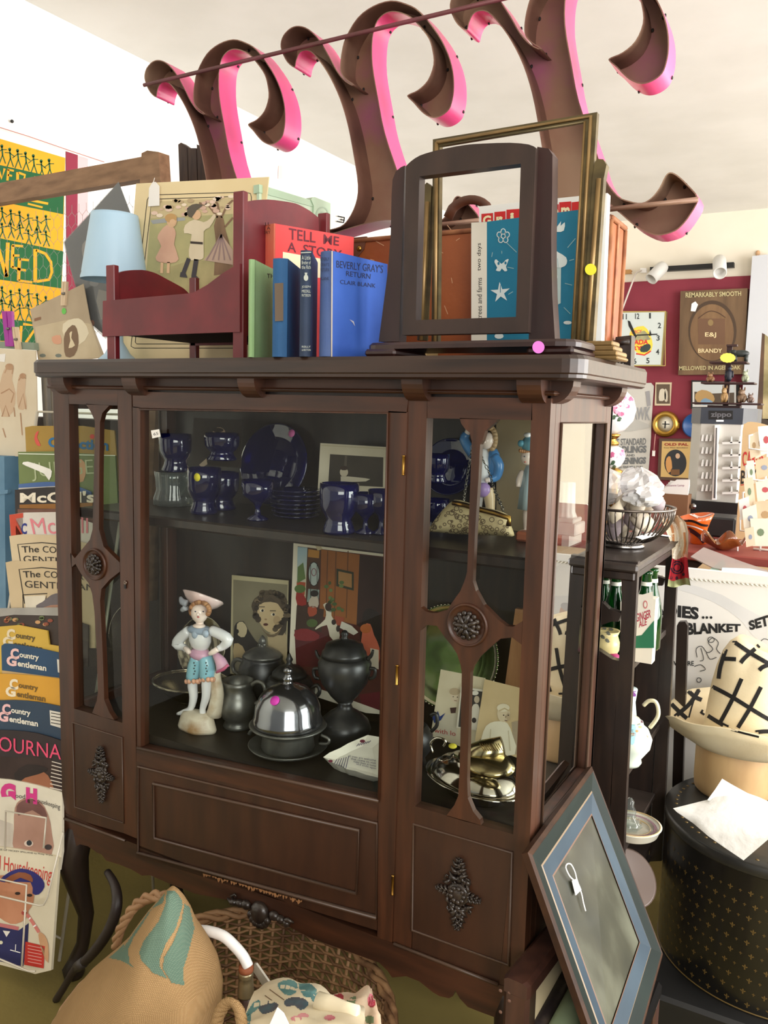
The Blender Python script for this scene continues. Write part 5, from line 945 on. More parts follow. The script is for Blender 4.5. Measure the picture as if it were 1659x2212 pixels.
def stick(u, v, h, w, k):
    L = lambda p, t=2.2: b.line(LWP, p, t, GRN, 2)
    b.poly(LWP, circ(u, v, h*.09, h*.1, 8), GRN, 2); L([(u, v), (u+w*.1, v+h*.5)], 3.4); L([(u+w*.1, v+h*.5), (u-w*.3, v+h)], 2.4); L([(u+w*.1, v+h*.5), (u+w*.45, v+h)], 2.4)
    L([(u-w*.6, v+h*(.18 if k % 2 else .42)), (u, v+h*.2), (u+w*.6, v+h*(.42 if k % 2 else .2))], 2)
for r, (v0, n, h) in enumerate(((318, 7, 38), (454, 6, 34), (484, 6, 32), (622, 6, 36), (652, 6, 34))):
    for k in range(n): stick(4+k*(19 if r else 17), v0+k*(5.2 if r == 0 else 3.4)+random.uniform(-5, 5), h, 18, k+r)
b.build('wall_poster', None, 'yellow and green poster of linked stick figures and NEED lettering on the left wall', 'poster')
b = M(); b.slab(LWP, [(143, 327), (168, 335), (166, 640), (145, 640)], .003, mat((142, 44, 66), .8)); b.slab(LWP, [(168, 336), (190, 343), (190, 640), (167, 640)], .003, mat((226, 186, 188), .8)); b.build('wall_banner', None, 'narrow crimson and pink striped banner right of the yellow poster', 'banner')
b = M(); b.tube([LWP(u, v, .02) for u, v in [(-30, 266), (60, 294), (150, 325), (225, 350)]], .0016, mat((190, 120, 110), .7), 6); b.build('string_line', None, 'pinkish string strung above the yellow poster', 'string')
b = M(); b.ball(LWP(26, 262, .006), .006, BLACK, 8); b.build('wall_nail', None, 'dark nail head in the left wall above the yellow poster', 'nail')
b = M(); b.slab(LWP, [(602, 358), (610, 358), (609, 386), (601, 386)], .002, mat((240, 206, 204), .8)); b.build('wall_sticker', None, 'small pale pink strip of tape on the left wall below the first letter hook', 'tape')
b = M(); W_ = LWP
for p in ([(730, 467), (744, 470)], [(728, 478), (742, 481)], [(744, 470), (742, 481)], [(736, 474), (744, 476)]): b.tube([W_(u, v, .012) for u, v in p], .0035, BLACK, 6)
b.build('wall_hook', None, 'small black metal wall hook left of the suitcase corner', 'hook')
# --- wooden framed chicken wire screen
sa, sb = on(0, 412, 2, 1.95), on(345, 333, 2, 1.95); SN_ = P3(sa, sb, sa-Vector((0, 0, 1)))
BEAM = mat((146, 112, 82), .7, 0, (118, 88, 62), 6.0, (1.5, 8, 8), .1)
scr = thing('wire_screen', 'wooden framed chicken wire screen at the left in front of the yellow poster', 'screen', (-.4, .44, 0))
b = M(); b.slab(SN_, [(-60, 408), (0, 395), (306, 338.5), (304, 387), (0, 438), (-60, 449)], .03, BEAM); b.build('top_rail', scr)
b = M(); b.slab(SN_, [(305.6, 331), (318, 325), (342, 328), (346, 391), (340, 800), (318, 1300), (296, 1300), (302, 800), (302, 391)], .035, BEAM, 10); b.build('corner_post', scr)
b = M(); WIRE = mat((150, 146, 140), .4, .6)
for i in range(-3, 20):
    for j in range(0, 12):
        u, v = 8+i*15.5+(7.75 if j % 2 else 0), 440-(i*2.6)+j*26
        if u > 292 or v < 445-u*.17: continue
        b.line(SN_, [(u, v), (u, v+16)], .8, WIRE, -6); b.line(SN_, [(u, v+16), (u+7.75, v+26)], .8, WIRE, -6); b.line(SN_, [(u, v+16), (u-7.75, v+26)], .8, WIRE, -6)
b.build('chicken_wire', scr, kind='stuff')
# --- hanging prints
SLV = glass((206, 208, 208), 1.2, .15, .35, bc=(150, 152, 152))
b = M(); pl = YP(.39); root = thing('sleeved_photograph', 'grey photograph in a plastic sleeve hung cornerwise behind the blue lamp', 'photograph', (pl(220, 600).x, .39, 1.6))
b.slab(pl, [(256, 394), (288, 480), (312, 660), (230, 728), (186, 690), (152, 580), (139, 523)], .002, mat((108, 108, 106), .5, 0, (84, 86, 88), 5)); b.poly(pl, smooth([(178, 528), (190, 520), (196, 560), (186, 572), (178, 550)], 2, True), mat((224, 206, 190), .7), 2); b.poly(pl, [(213, 625), (232, 630), (236, 690), (218, 690), (208, 650)], mat((206, 192, 168), .7), 2); b.poly(pl, circ(203, 612, 10, 7, 10), mat((180, 176, 170), .7), 2); b.poly(pl, circ(199, 698, 5, 7, 10), mat((236, 130, 50), .7), 3); b.build('photo', root)
b = M(); b.poly(pl, [(256, 392), (290, 480), (314, 664), (228, 732), (182, 690), (136, 523)], SLV, 5); b.build('sleeve', root)
b = M(); pl = YP(.372); TAN = mat((190, 172, 146), .8, 0, (170, 152, 126), 5); b.slab(pl, [(65, 668), (180, 613), (194, 690), (226, 772), (84, 790), (74, 720)], .002, TAN)
b.poly(pl, [(76, 706), (150, 690), (196, 700), (220, 772), (84, 780)], mat((206, 190, 160), .8, 0, (190, 172, 140), 9), 1); b.poly(pl, smooth([(136, 700), (160, 688), (178, 692), (192, 720), (170, 745), (140, 730)], 2, True), mat((224, 212, 184), .8), 2)
b.poly(pl, smooth([(140, 720), (156, 702), (166, 710), (170, 740), (160, 768), (142, 770), (138, 745)], 2, True), mat((128, 104, 82), .8), 3); b.poly(pl, smooth([(150, 720), (156, 716), (154, 730), (162, 746), (148, 752), (152, 736)], 2, True), mat((222, 206, 172), .8), 4); b.poly(pl, smooth([(112, 728), (130, 724), (132, 742), (116, 742)], 2, True), mat((214, 160, 130), .8), 3); b.poly(pl, [(74, 688), (88, 684), (88, 690), (74, 694)], mat((140, 104, 80), .8), 3); b.poly(pl, circ(138, 672, 5, 7, 10), mat((110, 196, 90), .7), 4)
for u in (92, 126): b.poly(pl, circ(u, 768, 7, 4, 8), mat((120, 128, 120), .8), 3)
b.build('art_print', None, 'tan bagged print with a woman in an oval, pegged to the screen', 'print')
def peg(label, p0, p1, w, m, y, name='clothespin'):
    b = M(); pl = YP(y)
    for o in (-.28, .28): b.slab(pl, [(p0[0]+w*(o-.2), p0[1]), (p0[0]+w*(o+.2), p0[1]), (p1[0]+w*(o*.7+.2), p1[1]), (p1[0]+w*(o*.7-.2), p1[1])], .008, m)
    c = pl((p0[0]+p1[0])/2, (p0[1]+p1[1])/2, .002); b.tube([c+Vector((-.005, 0, 0)), c+Vector((.005, 0, 0))], .0035, mat((130, 126, 120), .4, .8), 8); b.build(name, None, label, 'clothespin', 'clothespins on the screen')
PEG = mat((214, 190, 158), .7); peg('wooden clothespin holding the tan print with a green dot', (138, 608), (135, 660), 11, PEG, .365); peg('wooden clothespin above the sepia drawing at far left', (30, 706), (38, 760), 12, PEG, .345); peg('purple plastic clothespin at far left', (14, 672), (20, 748), 22, mat((160, 40, 150), .35), .345)
b = M(); b.slab(YP(.355), [(-30, 736), (72, 740), (74, 756), (-30, 750)], .02, mat((138, 150, 132), .7)); b.build('green_batten', None, 'grey green wooden batten behind the sepia drawing', 'batten')
b = M(); pl = YP(.335); b.slab(pl, [(-40, 750), (77, 757), (80, 900), (74, 978), (38, 986), (-40, 984)], .003, mat((226, 214, 190), .8, 0, (212, 196, 168), 4)); SE = mat((168, 128, 96), .8, 0, (190, 154, 122), 14); SE2 = mat((206, 178, 148), .8)
for px in (smooth([(8, 800), (20, 786), (30, 796), (26, 820), (34, 850), (28, 890), (6, 900), (-4, 850), (2, 820)], 2, True), smooth([(40, 815), (50, 806), (56, 820), (54, 850), (58, 880), (40, 884), (36, 850)], 2, True)): b.poly(pl, px, SE2, 1)
for px in ([(10, 806), (18, 788), (28, 794), (26, 808)], [(40, 822), (48, 810), (56, 818)], [(2, 850), (20, 840), (30, 850), (24, 870)], [(4, 900), (12, 876), (20, 900)], [(40, 880), (50, 850), (56, 884)], [(30, 880), (32, 900)], [(6, 925), (12, 945)], [(44, 892), (48, 940)]): b.line(pl, px, 2.5, SE, 2)
b.poly(pl, circ(20, 792, 9, 7, 12), SE, 3); b.poly(pl, circ(49, 812, 7, 6, 12), SE, 3); b.poly(pl, [(-10, 766), (12, 764), (10, 782), (-10, 780)], TAGP, 2); b.build('sepia_drawing', None, 'sepia drawing of two children hanging at the far left', 'drawing')
b = M(); pl = YP(.42); rings = []
for v in range(800, 960, 20):
    rings.append([on(88+k*4+(v-800)*.05, v, 1, .42+.012*math.sin(k*1.9)) for k in range(11)])
b.loft(rings, mat((156, 150, 140), .8, 0, (136, 130, 120), 6), caps=False, closed=False); b.build('grey_cloth', None, 'grey cloth hanging behind the cabinet left edge', 'cloth')
BLP = mat((112, 150, 176), .6, 0, (92, 132, 160), 9); b = M(); pl = YP(.30); b.slab(pl, [(-30, 984), (9, 986), (13, 1325), (-30, 1325)], .05, BLP); b.slab(pl, [(-20, 1060), (17, 1058), (16, 1066), (-20, 1072)], .01, BLP, 10); z = pl(0, 1325); b.box((z.x-.06, .30, 0), (z.x+.01, .35, z.z), BLP); b.build('blue_post', None, 'pale blue painted wooden post at the far left behind the magazines', 'post')
# --- magazine rack
def RP(i): return Plane((0, -.004-.0066*i, 0), (0, -1, .2))
rk = thing('magazine_rack', 'tall white wire magazine rack at the left of the cabinet', 'magazine rack', (-.25, .06, 0))
WW = mat((214, 206, 188), .4, .2)
b = M()
for u0, u1 in ((-150, -160),): pass
pb = RP(-3)
for x in (-.42, -.06):
    b.tube([Vector((x, .03, 0)), Vector((x, .03+.2*1.3, 1.3))], .004, WW, 8)
for z in (.05, .3, .55, .8, 1.05, 1.3): b.tube([Vector((-.42, .03+.2*z, z)), Vector((-.06, .03+.2*z, z))], .003, WW, 6)
for x in (-.42, -.06): b.tube([Vector((x, .34, 0)), Vector((x, .03+.2*1.2, 1.2))], .004, WW, 8)
b.build('frame', rk)
b = M(); q = RP(17)
for pts in ([(11, 1835), (12, 1752), (100, 1767), (94, 1832)], [(-30, 1893), (57.6, 1912), (47, 2088)], [(-30, 1930), (0, 1936), (84, 1956), (94, 1955), (102, 1940), (136, 1798)], [(-30, 2062), (0, 2072), (62, 2098), (76, 2098)]):
    b.tube(smooth([q(u, v, .006) for u, v in pts], 1), .0022, WW, 6)
b.build('front_wire', rk)
MG = 'magazines in the wire rack'
def mag(i, label, px, col, draw, th=.004, c2=None):
    pl = RP(i); b = M(); b.slab(pl, px, th, mat(col, .55, 0, c2 or tuple(max(0, x-12) for x in col), 6)); draw(b, pl); b.build('magazine', None, label, 'magazine', MG)
T = lambda b, pl, q, t, c, bold=.0, lay=3: b.text(pl, q, t, mat(c, .7), lay, bold)
PO = lambda b, pl, px, c, l=2: b.poly(pl, px, mat(c, .7, 0, tuple(max(0, x-16) for x in c), 12), l)
def m0(b, pl): PO(b, pl, smooth([(78, 934), (84, 932), (80, 945), (88, 962), (80, 962), (74, 948)], 2, True), (222, 96, 84)); T(b, pl, [(104, 944), (234, 950), (234, 974), (104, 966)], 'Collection', (38, 108, 160), .04); PO(b, pl, circ(199, 943, 5), (210, 70, 60), 4)
mag(0, 'gold covered magazine with blue title, topmost in the rack', [(54, 923), (70, 920), (180, 920), (240, 929), (247, 930), (258, 1060), (60, 1060)], (168, 134, 52), m0)
def m1(b, pl):
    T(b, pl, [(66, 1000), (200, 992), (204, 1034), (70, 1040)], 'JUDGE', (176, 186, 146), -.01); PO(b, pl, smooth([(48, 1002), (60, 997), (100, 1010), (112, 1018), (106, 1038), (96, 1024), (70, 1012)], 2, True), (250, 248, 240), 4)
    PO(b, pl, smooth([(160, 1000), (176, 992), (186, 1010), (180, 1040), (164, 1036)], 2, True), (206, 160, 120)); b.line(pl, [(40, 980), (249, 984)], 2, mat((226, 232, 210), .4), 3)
mag(1, 'olive green sleeved magazine with a white glare streak, second from top', [(39, 976), (120, 975), (249, 984), (256, 1120), (44, 1120)], (112, 128, 74), m1)
mag(2, 'magazine with a curved blue top band, third from top', smooth([(40, 1046), (80, 1042), (120, 1041), (160, 1048), (196, 1062)], 2)+[(200, 1150), (42, 1150)], (70, 104, 160), lambda b, pl: PO(b, pl, [(40, 1054), (120, 1050), (190, 1070), (190, 1140), (40, 1140)], (206, 200, 190), 1))
def m3(b, pl):
    T(b, pl, [(43, 1064), (205, 1060), (205, 1086), (43, 1086)], "McCall's", (238, 228, 206), .03); PO(b, pl, [(42, 1090), (200, 1086), (200, 1100), (42, 1098)], (150, 102, 44)); PO(b, pl, [(38, 1100), (200, 1098), (200, 1150), (38, 1150)], (120, 84, 70))
mag(3, "black topped magazine reading McCall's, fourth from top", smooth([(32, 1058), (80, 1054), (122, 1052), (160, 1058), (200, 1074)], 2)+[(204, 1170), (34, 1170)], (38, 30, 28), m3)
def m4(b, pl): T(b, pl, [(64, 1120), (190, 1112), (190, 1152), (72, 1154)], 'McCall', (226, 130, 140), .0); PO(b, pl, [(34, 1120), (52, 1118), (54, 1156), (34, 1156)], (236, 230, 220)); T(b, pl, [(46, 1130), (58, 1130), (58, 1154), (46, 1154)], 'C', (40, 50, 130), .03)
mag(4, 'white magazine with pink lettering and red left edge', [(20, 1112), (54, 1107), (122, 1106), (200, 1130), (200, 1220), (28, 1220)], (222, 214, 204), lambda b, pl: (PO(b, pl, [(20, 1112), (50, 1108), (50, 1160), (24, 1160)], (206, 80, 56)), m4(b, pl)))
def mcg(dv, dx=0):
    def f(b, pl):
        o = [(38+dx, 1176+dv), (90, 1171+dv), (150, 1178+dv), (210, 1190+dv)]; b.line(pl, [(50+dx, 1250+dv), (38+dx, 1176+dv), (90, 1172+dv), (150, 1178+dv)], 2, INK, 2)
        T(b, pl, [(46+dx, 1180+dv), (84+dx, 1179+dv), (84+dx, 1193+dv), (48+dx, 1194+dv)], 'The', (40, 34, 30), .01); T(b, pl, [(92+dx, 1179+dv), (190+dx, 1186+dv), (190+dx, 1200+dv), (92+dx, 1193+dv)], 'COUNTRY', (40, 34, 30), .0); T(b, pl, [(50+dx, 1200+dv), (200+dx, 1208+dv), (200+dx, 1222+dv), (51+dx, 1215+dv)], 'GENTLEMAN', (40, 34, 30), .0)
    return f
mag(5, 'cream The Country Gentleman cover, upper of the two', [(20, 1158), (50, 1154), (122, 1156), (210, 1180), (210, 1300), (36, 1300)], (216, 196, 160), mcg(0))
def m6(b, pl):
    mcg(54, 3)(b, pl); b.line(pl, [(50, 1320), (49, 1285), (102, 1282), (98, 1296)], 2, INK, 2); PO(b, pl, [(53, 1288), (98, 1286), (96, 1330), (56, 1330)], (232, 222, 200))
    PO(b, pl, smooth([(78, 1308), (92, 1300), (104, 1290), (120, 1282), (150, 1284), (160, 1310), (120, 1312), (84, 1318)], 2, True), (112, 104, 106), 3); PO(b, pl, smooth([(94, 1312), (130, 1306), (150, 1312), (146, 1336), (104, 1336)], 2, True), (176, 132, 108), 4); b.line(pl, [(108, 1316), (122, 1314)], 2.5, INK, 5)
mag(6, 'cream The Country Gentleman cover with a hatted man, lower of the two', [(12, 1215), (24, 1212), (122, 1212), (205, 1235), (205, 1400), (34, 1400)], (208, 186, 148), m6)
mag(7, 'dark magazine in a clear sleeve above the yellow Country Gentleman', [(-30, 1322), (30, 1316), (130, 1330), (190, 1350), (190, 1440), (-30, 1440)], (60, 46, 38), lambda b, pl: (PO(b, pl, [(-30, 1314), (130, 1312), (130, 1330), (30, 1328), (-30, 1336)], (170, 166, 158), 2), [PO(b, pl, circ(random.uniform(10, 130), random.uniform(1334, 1350), 6, 4, 8), random.choice([(206, 160, 110), (150, 80, 60), (110, 120, 80)]), 3) for k in range(14)]))
def cg(v, c, lc, hw, x0):
    def f(b, pl):
        big = mat(lc, .6)
        T(b, pl, [(x0, v), (x0+18, v+1), (x0+20, v+24), (x0+1, v+24)], 'C', lc, .05); T(b, pl, [(x0-8, v+16), (x0+14, v+18), (x0+14, v+40), (x0-8, v+38)], 'G', lc, .05)
        T(b, pl, [(x0+20, v+9), (x0+62, v+16), (x0+62, v+30), (x0+20, v+23)], 'ountry', hw, .03); T(b, pl, [(x0+16, v+26), (x0+78, v+37), (x0+78, v+50), (x0+16, v+39)], 'entleman', hw, .03)
    return f
mag(8, 'yellow Country Gentleman half hidden under a clear sleeve, upper yellow one', [(-30, 1356), (40, 1350), (102, 1362), (106, 1392), (130, 1396), (160, 1480), (-30, 1480)], (214, 176, 70), cg(1358, 0, (230, 214, 180), (90, 76, 50), 14))
mag(9, 'navy blue Country Gentleman with pink and white initials, upper navy one', smooth([(3, 1400), (10, 1390), (60, 1396), (128, 1410), (170, 1424)], 2)+[(170, 1520), (6, 1520)], (32, 72, 106), lambda b, pl: (cg(1400, 0, (240, 196, 190), (232, 224, 204), 22)(b, pl), PO(b, pl, [(4, 1448), (128, 1464), (128, 1480), (6, 1470)], (200, 170, 120), 1), PO(b, pl, [(123, 1424), (135, 1426), (136, 1456), (125, 1452)], (230, 226, 214), 3)))
mag(10, 'golden yellow Country Gentleman, lower yellow one', smooth([(-30, 1455), (30, 1456), (80, 1460), (130, 1466), (170, 1475)], 2)+[(170, 1590), (-30, 1580)], (220, 162, 48), cg(1466, 0, (240, 226, 196), (110, 84, 40), 20))
mag(11, 'navy Country Gentleman with a white address label, lower navy one', smooth([(-30, 1514), (30, 1512), (80, 1516), (132, 1526), (170, 1536)], 2)+[(170, 1640), (-30, 1630)], (38, 62, 84), lambda b, pl: (cg(1520, 0, (240, 190, 190), (232, 226, 210), 4)(b, pl), PO(b, pl, [(107, 1534), (136, 1540), (136, 1574), (109, 1566)], (226, 220, 206), 3), [b.line(pl, [(110, 1540+k*7), (132, 1544+k*7)], 1.6, INK, 5) for k in range(4)]))
def m12(b, pl):
    T(b, pl, [(-16, 1588), (150, 1612), (150, 1654), (-16, 1630)], "JOURNAL", (226, 76, 112), .0); PO(b, pl, smooth([(-30, 1640), (30, 1636), (110, 1640), (130, 1680), (110, 1720), (-30, 1720)], 2, True), (56, 38, 32), 2); PO(b, pl, smooth([(36, 1684), (50, 1664), (90, 1664), (112, 1690), (110, 1720), (36, 1720)], 2, True), (160, 104, 74), 3); PO(b, pl, smooth([(30, 1672), (60, 1650), (104, 1660), (84, 1672), (54, 1680), (40, 1690)], 2, True), (40, 28, 24), 4)
    for k in range(8): b.line(pl, [(112-k*.6, 1645+k*8), (134, 1651+k*8)], 2, mat((216, 204, 190), .7), 4)
mag(12, 'dark Journal magazine with pink title and a brown haired head', smooth([(-30, 1576), (30, 1578), (80, 1584), (132, 1600), (160, 1612)], 2)+[(155, 1740), (-30, 1730)], (40, 24, 26), m12)
def m13(b, pl):
    T(b, pl, [(1, 1691), (34, 1693), (34, 1733), (1, 1731)], 'G', (206, 52, 130), .08); T(b, pl, [(56, 1700), (80, 1704), (80, 1738), (56, 1734)], 'H', (206, 52, 130), .08); T(b, pl, [(33, 1714), (54, 1716), (54, 1726), (33, 1723)], 'ood', (50, 44, 46)); T(b, pl, [(81, 1724), (130, 1738), (129, 1752), (81, 1736)], 'ousekeeping', (50, 44, 46))
    PO(b, pl, smooth([(32, 1745), (44, 1728), (64, 1724), (88, 1732), (104, 1760), (112, 1800), (110, 1850), (34, 1850), (30, 1790)], 2, True), (176, 136, 118), 2); PO(b, pl, smooth([(36, 1742), (48, 1730), (70, 1726), (96, 1746), (100, 1770), (70, 1750), (40, 1762)], 2, True), (120, 82, 76), 3); PO(b, pl, circ(62, 1822, 10, 7, 12), (226, 206, 190), 4); PO(b, pl, circ(63, 1821, 6, 6, 10), (50, 56, 60), 5); PO(b, pl, circ(104, 1830, 8, 6, 10), (60, 50, 50), 5); PO(b, pl, [(-30, 1760), (28, 1780), (30, 1850), (-30, 1850)], (206, 196, 182), 1)
mag(13, 'Good Housekeeping magazine with a baby face, second from bottom', smooth([(-30, 1680), (20, 1684), (80, 1696), (134, 1712)], 2)+[(134, 1840), (128, 1880), (-30, 1860)], (226, 218, 198), m13, .006)
def m14(b, pl):
    T(b, pl, [(-40, 1838), (114, 1874), (108, 1914), (-40, 1880)], 'Good Housekeeping', (196, 52, 44), .0); T(b, pl, [(-10, 1832), (114, 1846), (114, 1850), (-10, 1837)], 'CASE OF MICKEY SPILLANE by Philip Wylie', (60, 56, 50))
    PO(b, pl, smooth([(0, 1900), (20, 1884), (46, 1876), (74, 1884), (92, 1900), (96, 1916), (84, 1932), (70, 1930), (66, 1906), (10, 1906)], 2, True), (44, 44, 116), 4); PO(b, pl, smooth([(-20, 1900), (20, 1890), (60, 1890), (74, 1906), (72, 1950), (62, 1966), (56, 1984), (34, 1996), (10, 1990), (-20, 1960)], 2, True), (198, 138, 104), 3); PO(b, pl, smooth([(10, 1900), (40, 1884), (66, 1890), (70, 1906), (44, 1896), (20, 1908)], 2, True), (146, 86, 54), 5)
    for u, v in ((38, 1930), (64, 1934)): PO(b, pl, circ(u, v, 6, 3.4, 10), (50, 36, 32), 5)
    PO(b, pl, circ(52, 1972, 6, 5, 10), (170, 70, 62), 5); PO(b, pl, circ(54, 1968, 4, 2, 8), (240, 236, 226), 6)
    b.line(pl, [(58, 1975), (70, 1992), (84, 2014)], 7, mat((206, 120, 110), .7), 4); b.line(pl, [(62, 1986), (66, 1982)], 3, WHITE, 5); b.line(pl, [(72, 2002), (78, 1998)], 3, WHITE, 5); PO(b, pl, smooth([(84, 2014), (96, 2020), (104, 2040), (104, 2080), (92, 2060), (84, 2030)], 2, True), (206, 160, 120), 5)
    PO(b, pl, [(-30, 1996), (16, 2000), (40, 2010), (62, 1994), (60, 2036), (50, 2088), (-30, 2070)], (40, 42, 92), 2); PO(b, pl, [(6, 2010), (14, 2024), (22, 2012)], (236, 230, 220), 4); b.line(pl, [(-20, 1994), (40, 2006)], 8, mat((190, 110, 110), .7), 4); PO(b, pl, [(55, 2034), (97, 2044), (94, 2092), (52, 2084)], (200, 56, 44), 5)
    for k in range(6): b.line(pl, [(60, 2042+k*7), (90, 2048+k*7)], 1.6, mat((226, 160, 150), .7), 7)
    b.line(pl, [(22, 2052), (44, 2058)], 2, WHITE, 5); b.line(pl, [(34, 2040), (33, 2056)], 1.6, WHITE, 5); PO(b, pl, circ(2, 2036, 4), (226, 220, 190), 5)
mag(14, 'Good Housekeeping magazine with a boy in a blue cap, lowest in the rack', [(-30, 1826), (40, 1834), (122, 1850), (128, 1854), (76, 2104)and(126, 1870), (110, 2096), (76, 2104), (-30, 2076)], (222, 212, 186), m14, .0065)
b = M(); b.box((-.98, .46, 0), (-.1, .56, 1.28), mat((50, 36, 28), .6, 0, (38, 27, 22), 5, (6, 6, 1))); b.build('wardrobe', None, 'dark brown wardrobe panel behind the magazine rack', 'wardrobe')
# curved dark wooden cane
b = M(); P = smooth([on(u, v, 1, y) for u, v, y in [(232, 1884, .0), (248, 1912, -.02), (253, 1950, -.04), (243, 1992, -.05), (220, 2034, -.06), (190, 2070, -.066), (160, 2096, -.066), (140, 2130, -.066), (121, 2160, -.066)]], 4); n = len(P)
b.tube(P, [.008+.004*math.sin(math.pi*min(1, i/n*1.3)) for i in range(n)], mat((46, 36, 32), .45, 0, (34, 26, 23), 6), 10); b.tube(P[-12:-9], .0115, mat((60, 54, 50), .4), 10); b.build('curved_cane', None, 'curved dark wooden cane leaning by the left front leg of the cabinet', 'cane')
# ================================================================ right side: whatnot shelf and what stands on it
wz = on(1375, 1222, 1, .40).z; YA, YB = .395, .81
ws = thing('whatnot_shelf', 'narrow dark brown shelf unit with cut-out ends, right behind the cabinet', 'shelf unit', (1.1, .6, 0))
wx0, wx1 = 1.035, on(1376, 1225, 1, YA).x
b = M(); b.box((wx0-.012, YA-.012, wz-.012), (wx1+.004, YB+.035, wz+.004), WGREY, .004); b.build('top_board', ws)
b = M(); b.box((wx0-.004, YA-.006, wz-.03), (wx1-.002, YB+.03, wz-.012), WDARK, .003); b.build('cornice', ws)
WP = YP(YA); Y1 = Vector((0, 1, 0))
def wpart(px): e.slab(WP, px, .018, WDARK, d=Y1)
e = M(); zl = lambda v: on(1340, v, 1, YA).z
wpart([(1345, 1212), (1378, 1214), (1366, 1449), (1352, 1720), (1337, 2060), (1305, 2060), (1326, 1600), (1337, 1428), (1342, 1324)])
wpart([(1262, 1206), (1346, 1212), (1345, 1237), (1325, 1235), (1310, 1239), (1300, 1250), (1260, 1236)])
wpart([(1262, 1206), (1285, 1208), (1262, 1700), (1238, 2060), (1212, 2060), (1240, 1600)])
wpart([(1275, 1300), (1302, 1302), (1316, 1316), (1342.5, 1325), (1335.6, 1343), (1322, 1342.5), (1297, 1351), (1270, 1362)])
wpart([(1264, 1392), (1295, 1406), (1322, 1424), (1338, 1428), (1330, 1530), (1312, 1830), (1300, 2060), (1230, 2060), (1258, 1500)])
pa = e.build('end_panel', ws)
pb_ = pa.copy(); COL.objects.link(pb_); pb_.parent = ws; pb_.location = (0, YB-YA, 0)
for (u, v, xo) in ((1364, 1455, 0), (1352, 1700, 0), (1345, 1880, 0), (1340, 2040, 0)):
    p = on(u, v, 1, YA+.02); b = M(); b.box((wx0, YA+.019, p.z-.014), (wx1-.014, YB+.001, p.z), WGREY, .002); b.build('shelf', ws)
sz = [on(u, v, 1, YA+.02).z+.0005 for u, v in ((1364, 1455), (1352, 1700), (1345, 1880))]
# wire basket with shells
tc = Vector((1.075, .60, wz+.0045)); s = S(tc)
bs = thing('wire_basket', 'round wire basket of shells and plastic bags on top of the narrow shelf', 'basket', tuple(tc))
b = M(); CHR = mat((120, 112, 106), .3, .9, (88, 80, 74), 14); zr = on(1338, 1092, 1, .60).z; R_ = 104*s; H = zr-tc.z
for k in range(46):
    a = 2*math.pi*k/46; pts = []
    for t in [j/8 for j in range(9)]: r = R_*(.42+.58*math.sin(t*1.5708)**.8); pts.append(tc+Vector((r*math.cos(a+.35*t*0), r*math.sin(a), .012+(H-.012)*t**1.25)))
    b.tube(pts, .0016, CHR, 5)
ring = lambda r, z, t: b.tube([tc+Vector((r*math.cos(2*math.pi*k/48), r*math.sin(2*math.pi*k/48), z)) for k in range(48)], t, CHR, 6, closed=True)
ring(R_, H, .003); ring(R_*.42, .012, .0022); b.lathe(tc, [(R_*.44, 0), (R_*.46, .004), (R_*.40, .010), (R_*.38, .012)], mat((170, 166, 162), .25, 1), 40); b.build('wire_bowl', bs)
SH = [mat((150, 138, 140), .6, 0, (128, 114, 118), 14), mat((196, 182, 156), .6, 0, (206, 198, 178), 14), mat((214, 206, 190), .6, 0, (176, 160, 142), 14)]
random.seed(11); k = 0
for j in range(30):
    a = random.uniform(0, 6.28); t = random.uniform(.1, 1); r = R_*(.30+.5*t)*random.uniform(.2, .95); p = tc+Vector((r*math.cos(a), r*math.sin(a), .02+(H-.01)*t)); b = M(); q = random.uniform(.012, .022)
    rot = Matrix.Rotation(random.uniform(0, 3), 3, 'Z') @ Matrix.Rotation(random.uniform(-.8, .8), 3, 'X')
    prof = [(.001, -1.2), (.35, -.95), (.7, -.5), (.95, 0), (.9, .35), (.6, .7), (.35, 1.0), (.12, 1.3), (.001, 1.5)]; rings = [[p+rot @ Vector((q*w*math.cos(2*math.pi*m_/10)*(1+.06*(m_ % 2)), q*w*.7*math.sin(2*math.pi*m_/10), q*h_)) for m_ in range(10)] for w, h_ in prof]
    b.loft(rings, SH[j % 3]); b.build('sea_shell', None, 'dusty sea shell lying in the wire basket', 'shell', 'shells in the wire basket')
def bag(label, c, r, m, seed, name='plastic_bag'):
    random.seed(seed); b = M(); rings = []; ph = [random.uniform(0, 6.28) for _ in range(6)]
    for i in range(1, 12):
        t = math.pi*i/12; ring = []
        for k in range(24):
            a = 2*math.pi*k/24; w = 1+.16*math.sin(3*a+ph[0]+t*2)+.12*math.sin(5*a+ph[1]-t*3)+.08*math.sin(9*a+ph[2]+5*t); ring.append(Vector(c)+Vector((r[0]*w*math.sin(t)*math.cos(a), r[1]*w*math.sin(t)*math.sin(a), -r[2]*math.cos(t)*(1+.15*math.sin(4*a+ph[3])))))
        rings.append(ring)
    b.loft(rings, m, sm=False); return b.build(name, None, label, 'plastic bag')
PLB = glass((236, 236, 238), 1.6, .12, .42, bc=(232, 230, 228))
bag('clear plastic bag heaped at the left of the wire basket', on(1300, 1050, 1, .60), (50*s, .05, 38*s), PLB, 3); bag('upright clear plastic bag at the right of the wire basket', on(1378, 1046, 1, .64), (42*s, .04, 34*s), PLB, 5); bag('white bundled plastic bag lying at the front of the wire basket', on(1392, 1072, 1, .56), (38*s, .04, 20*s), mat((236, 236, 236), .5), 8)
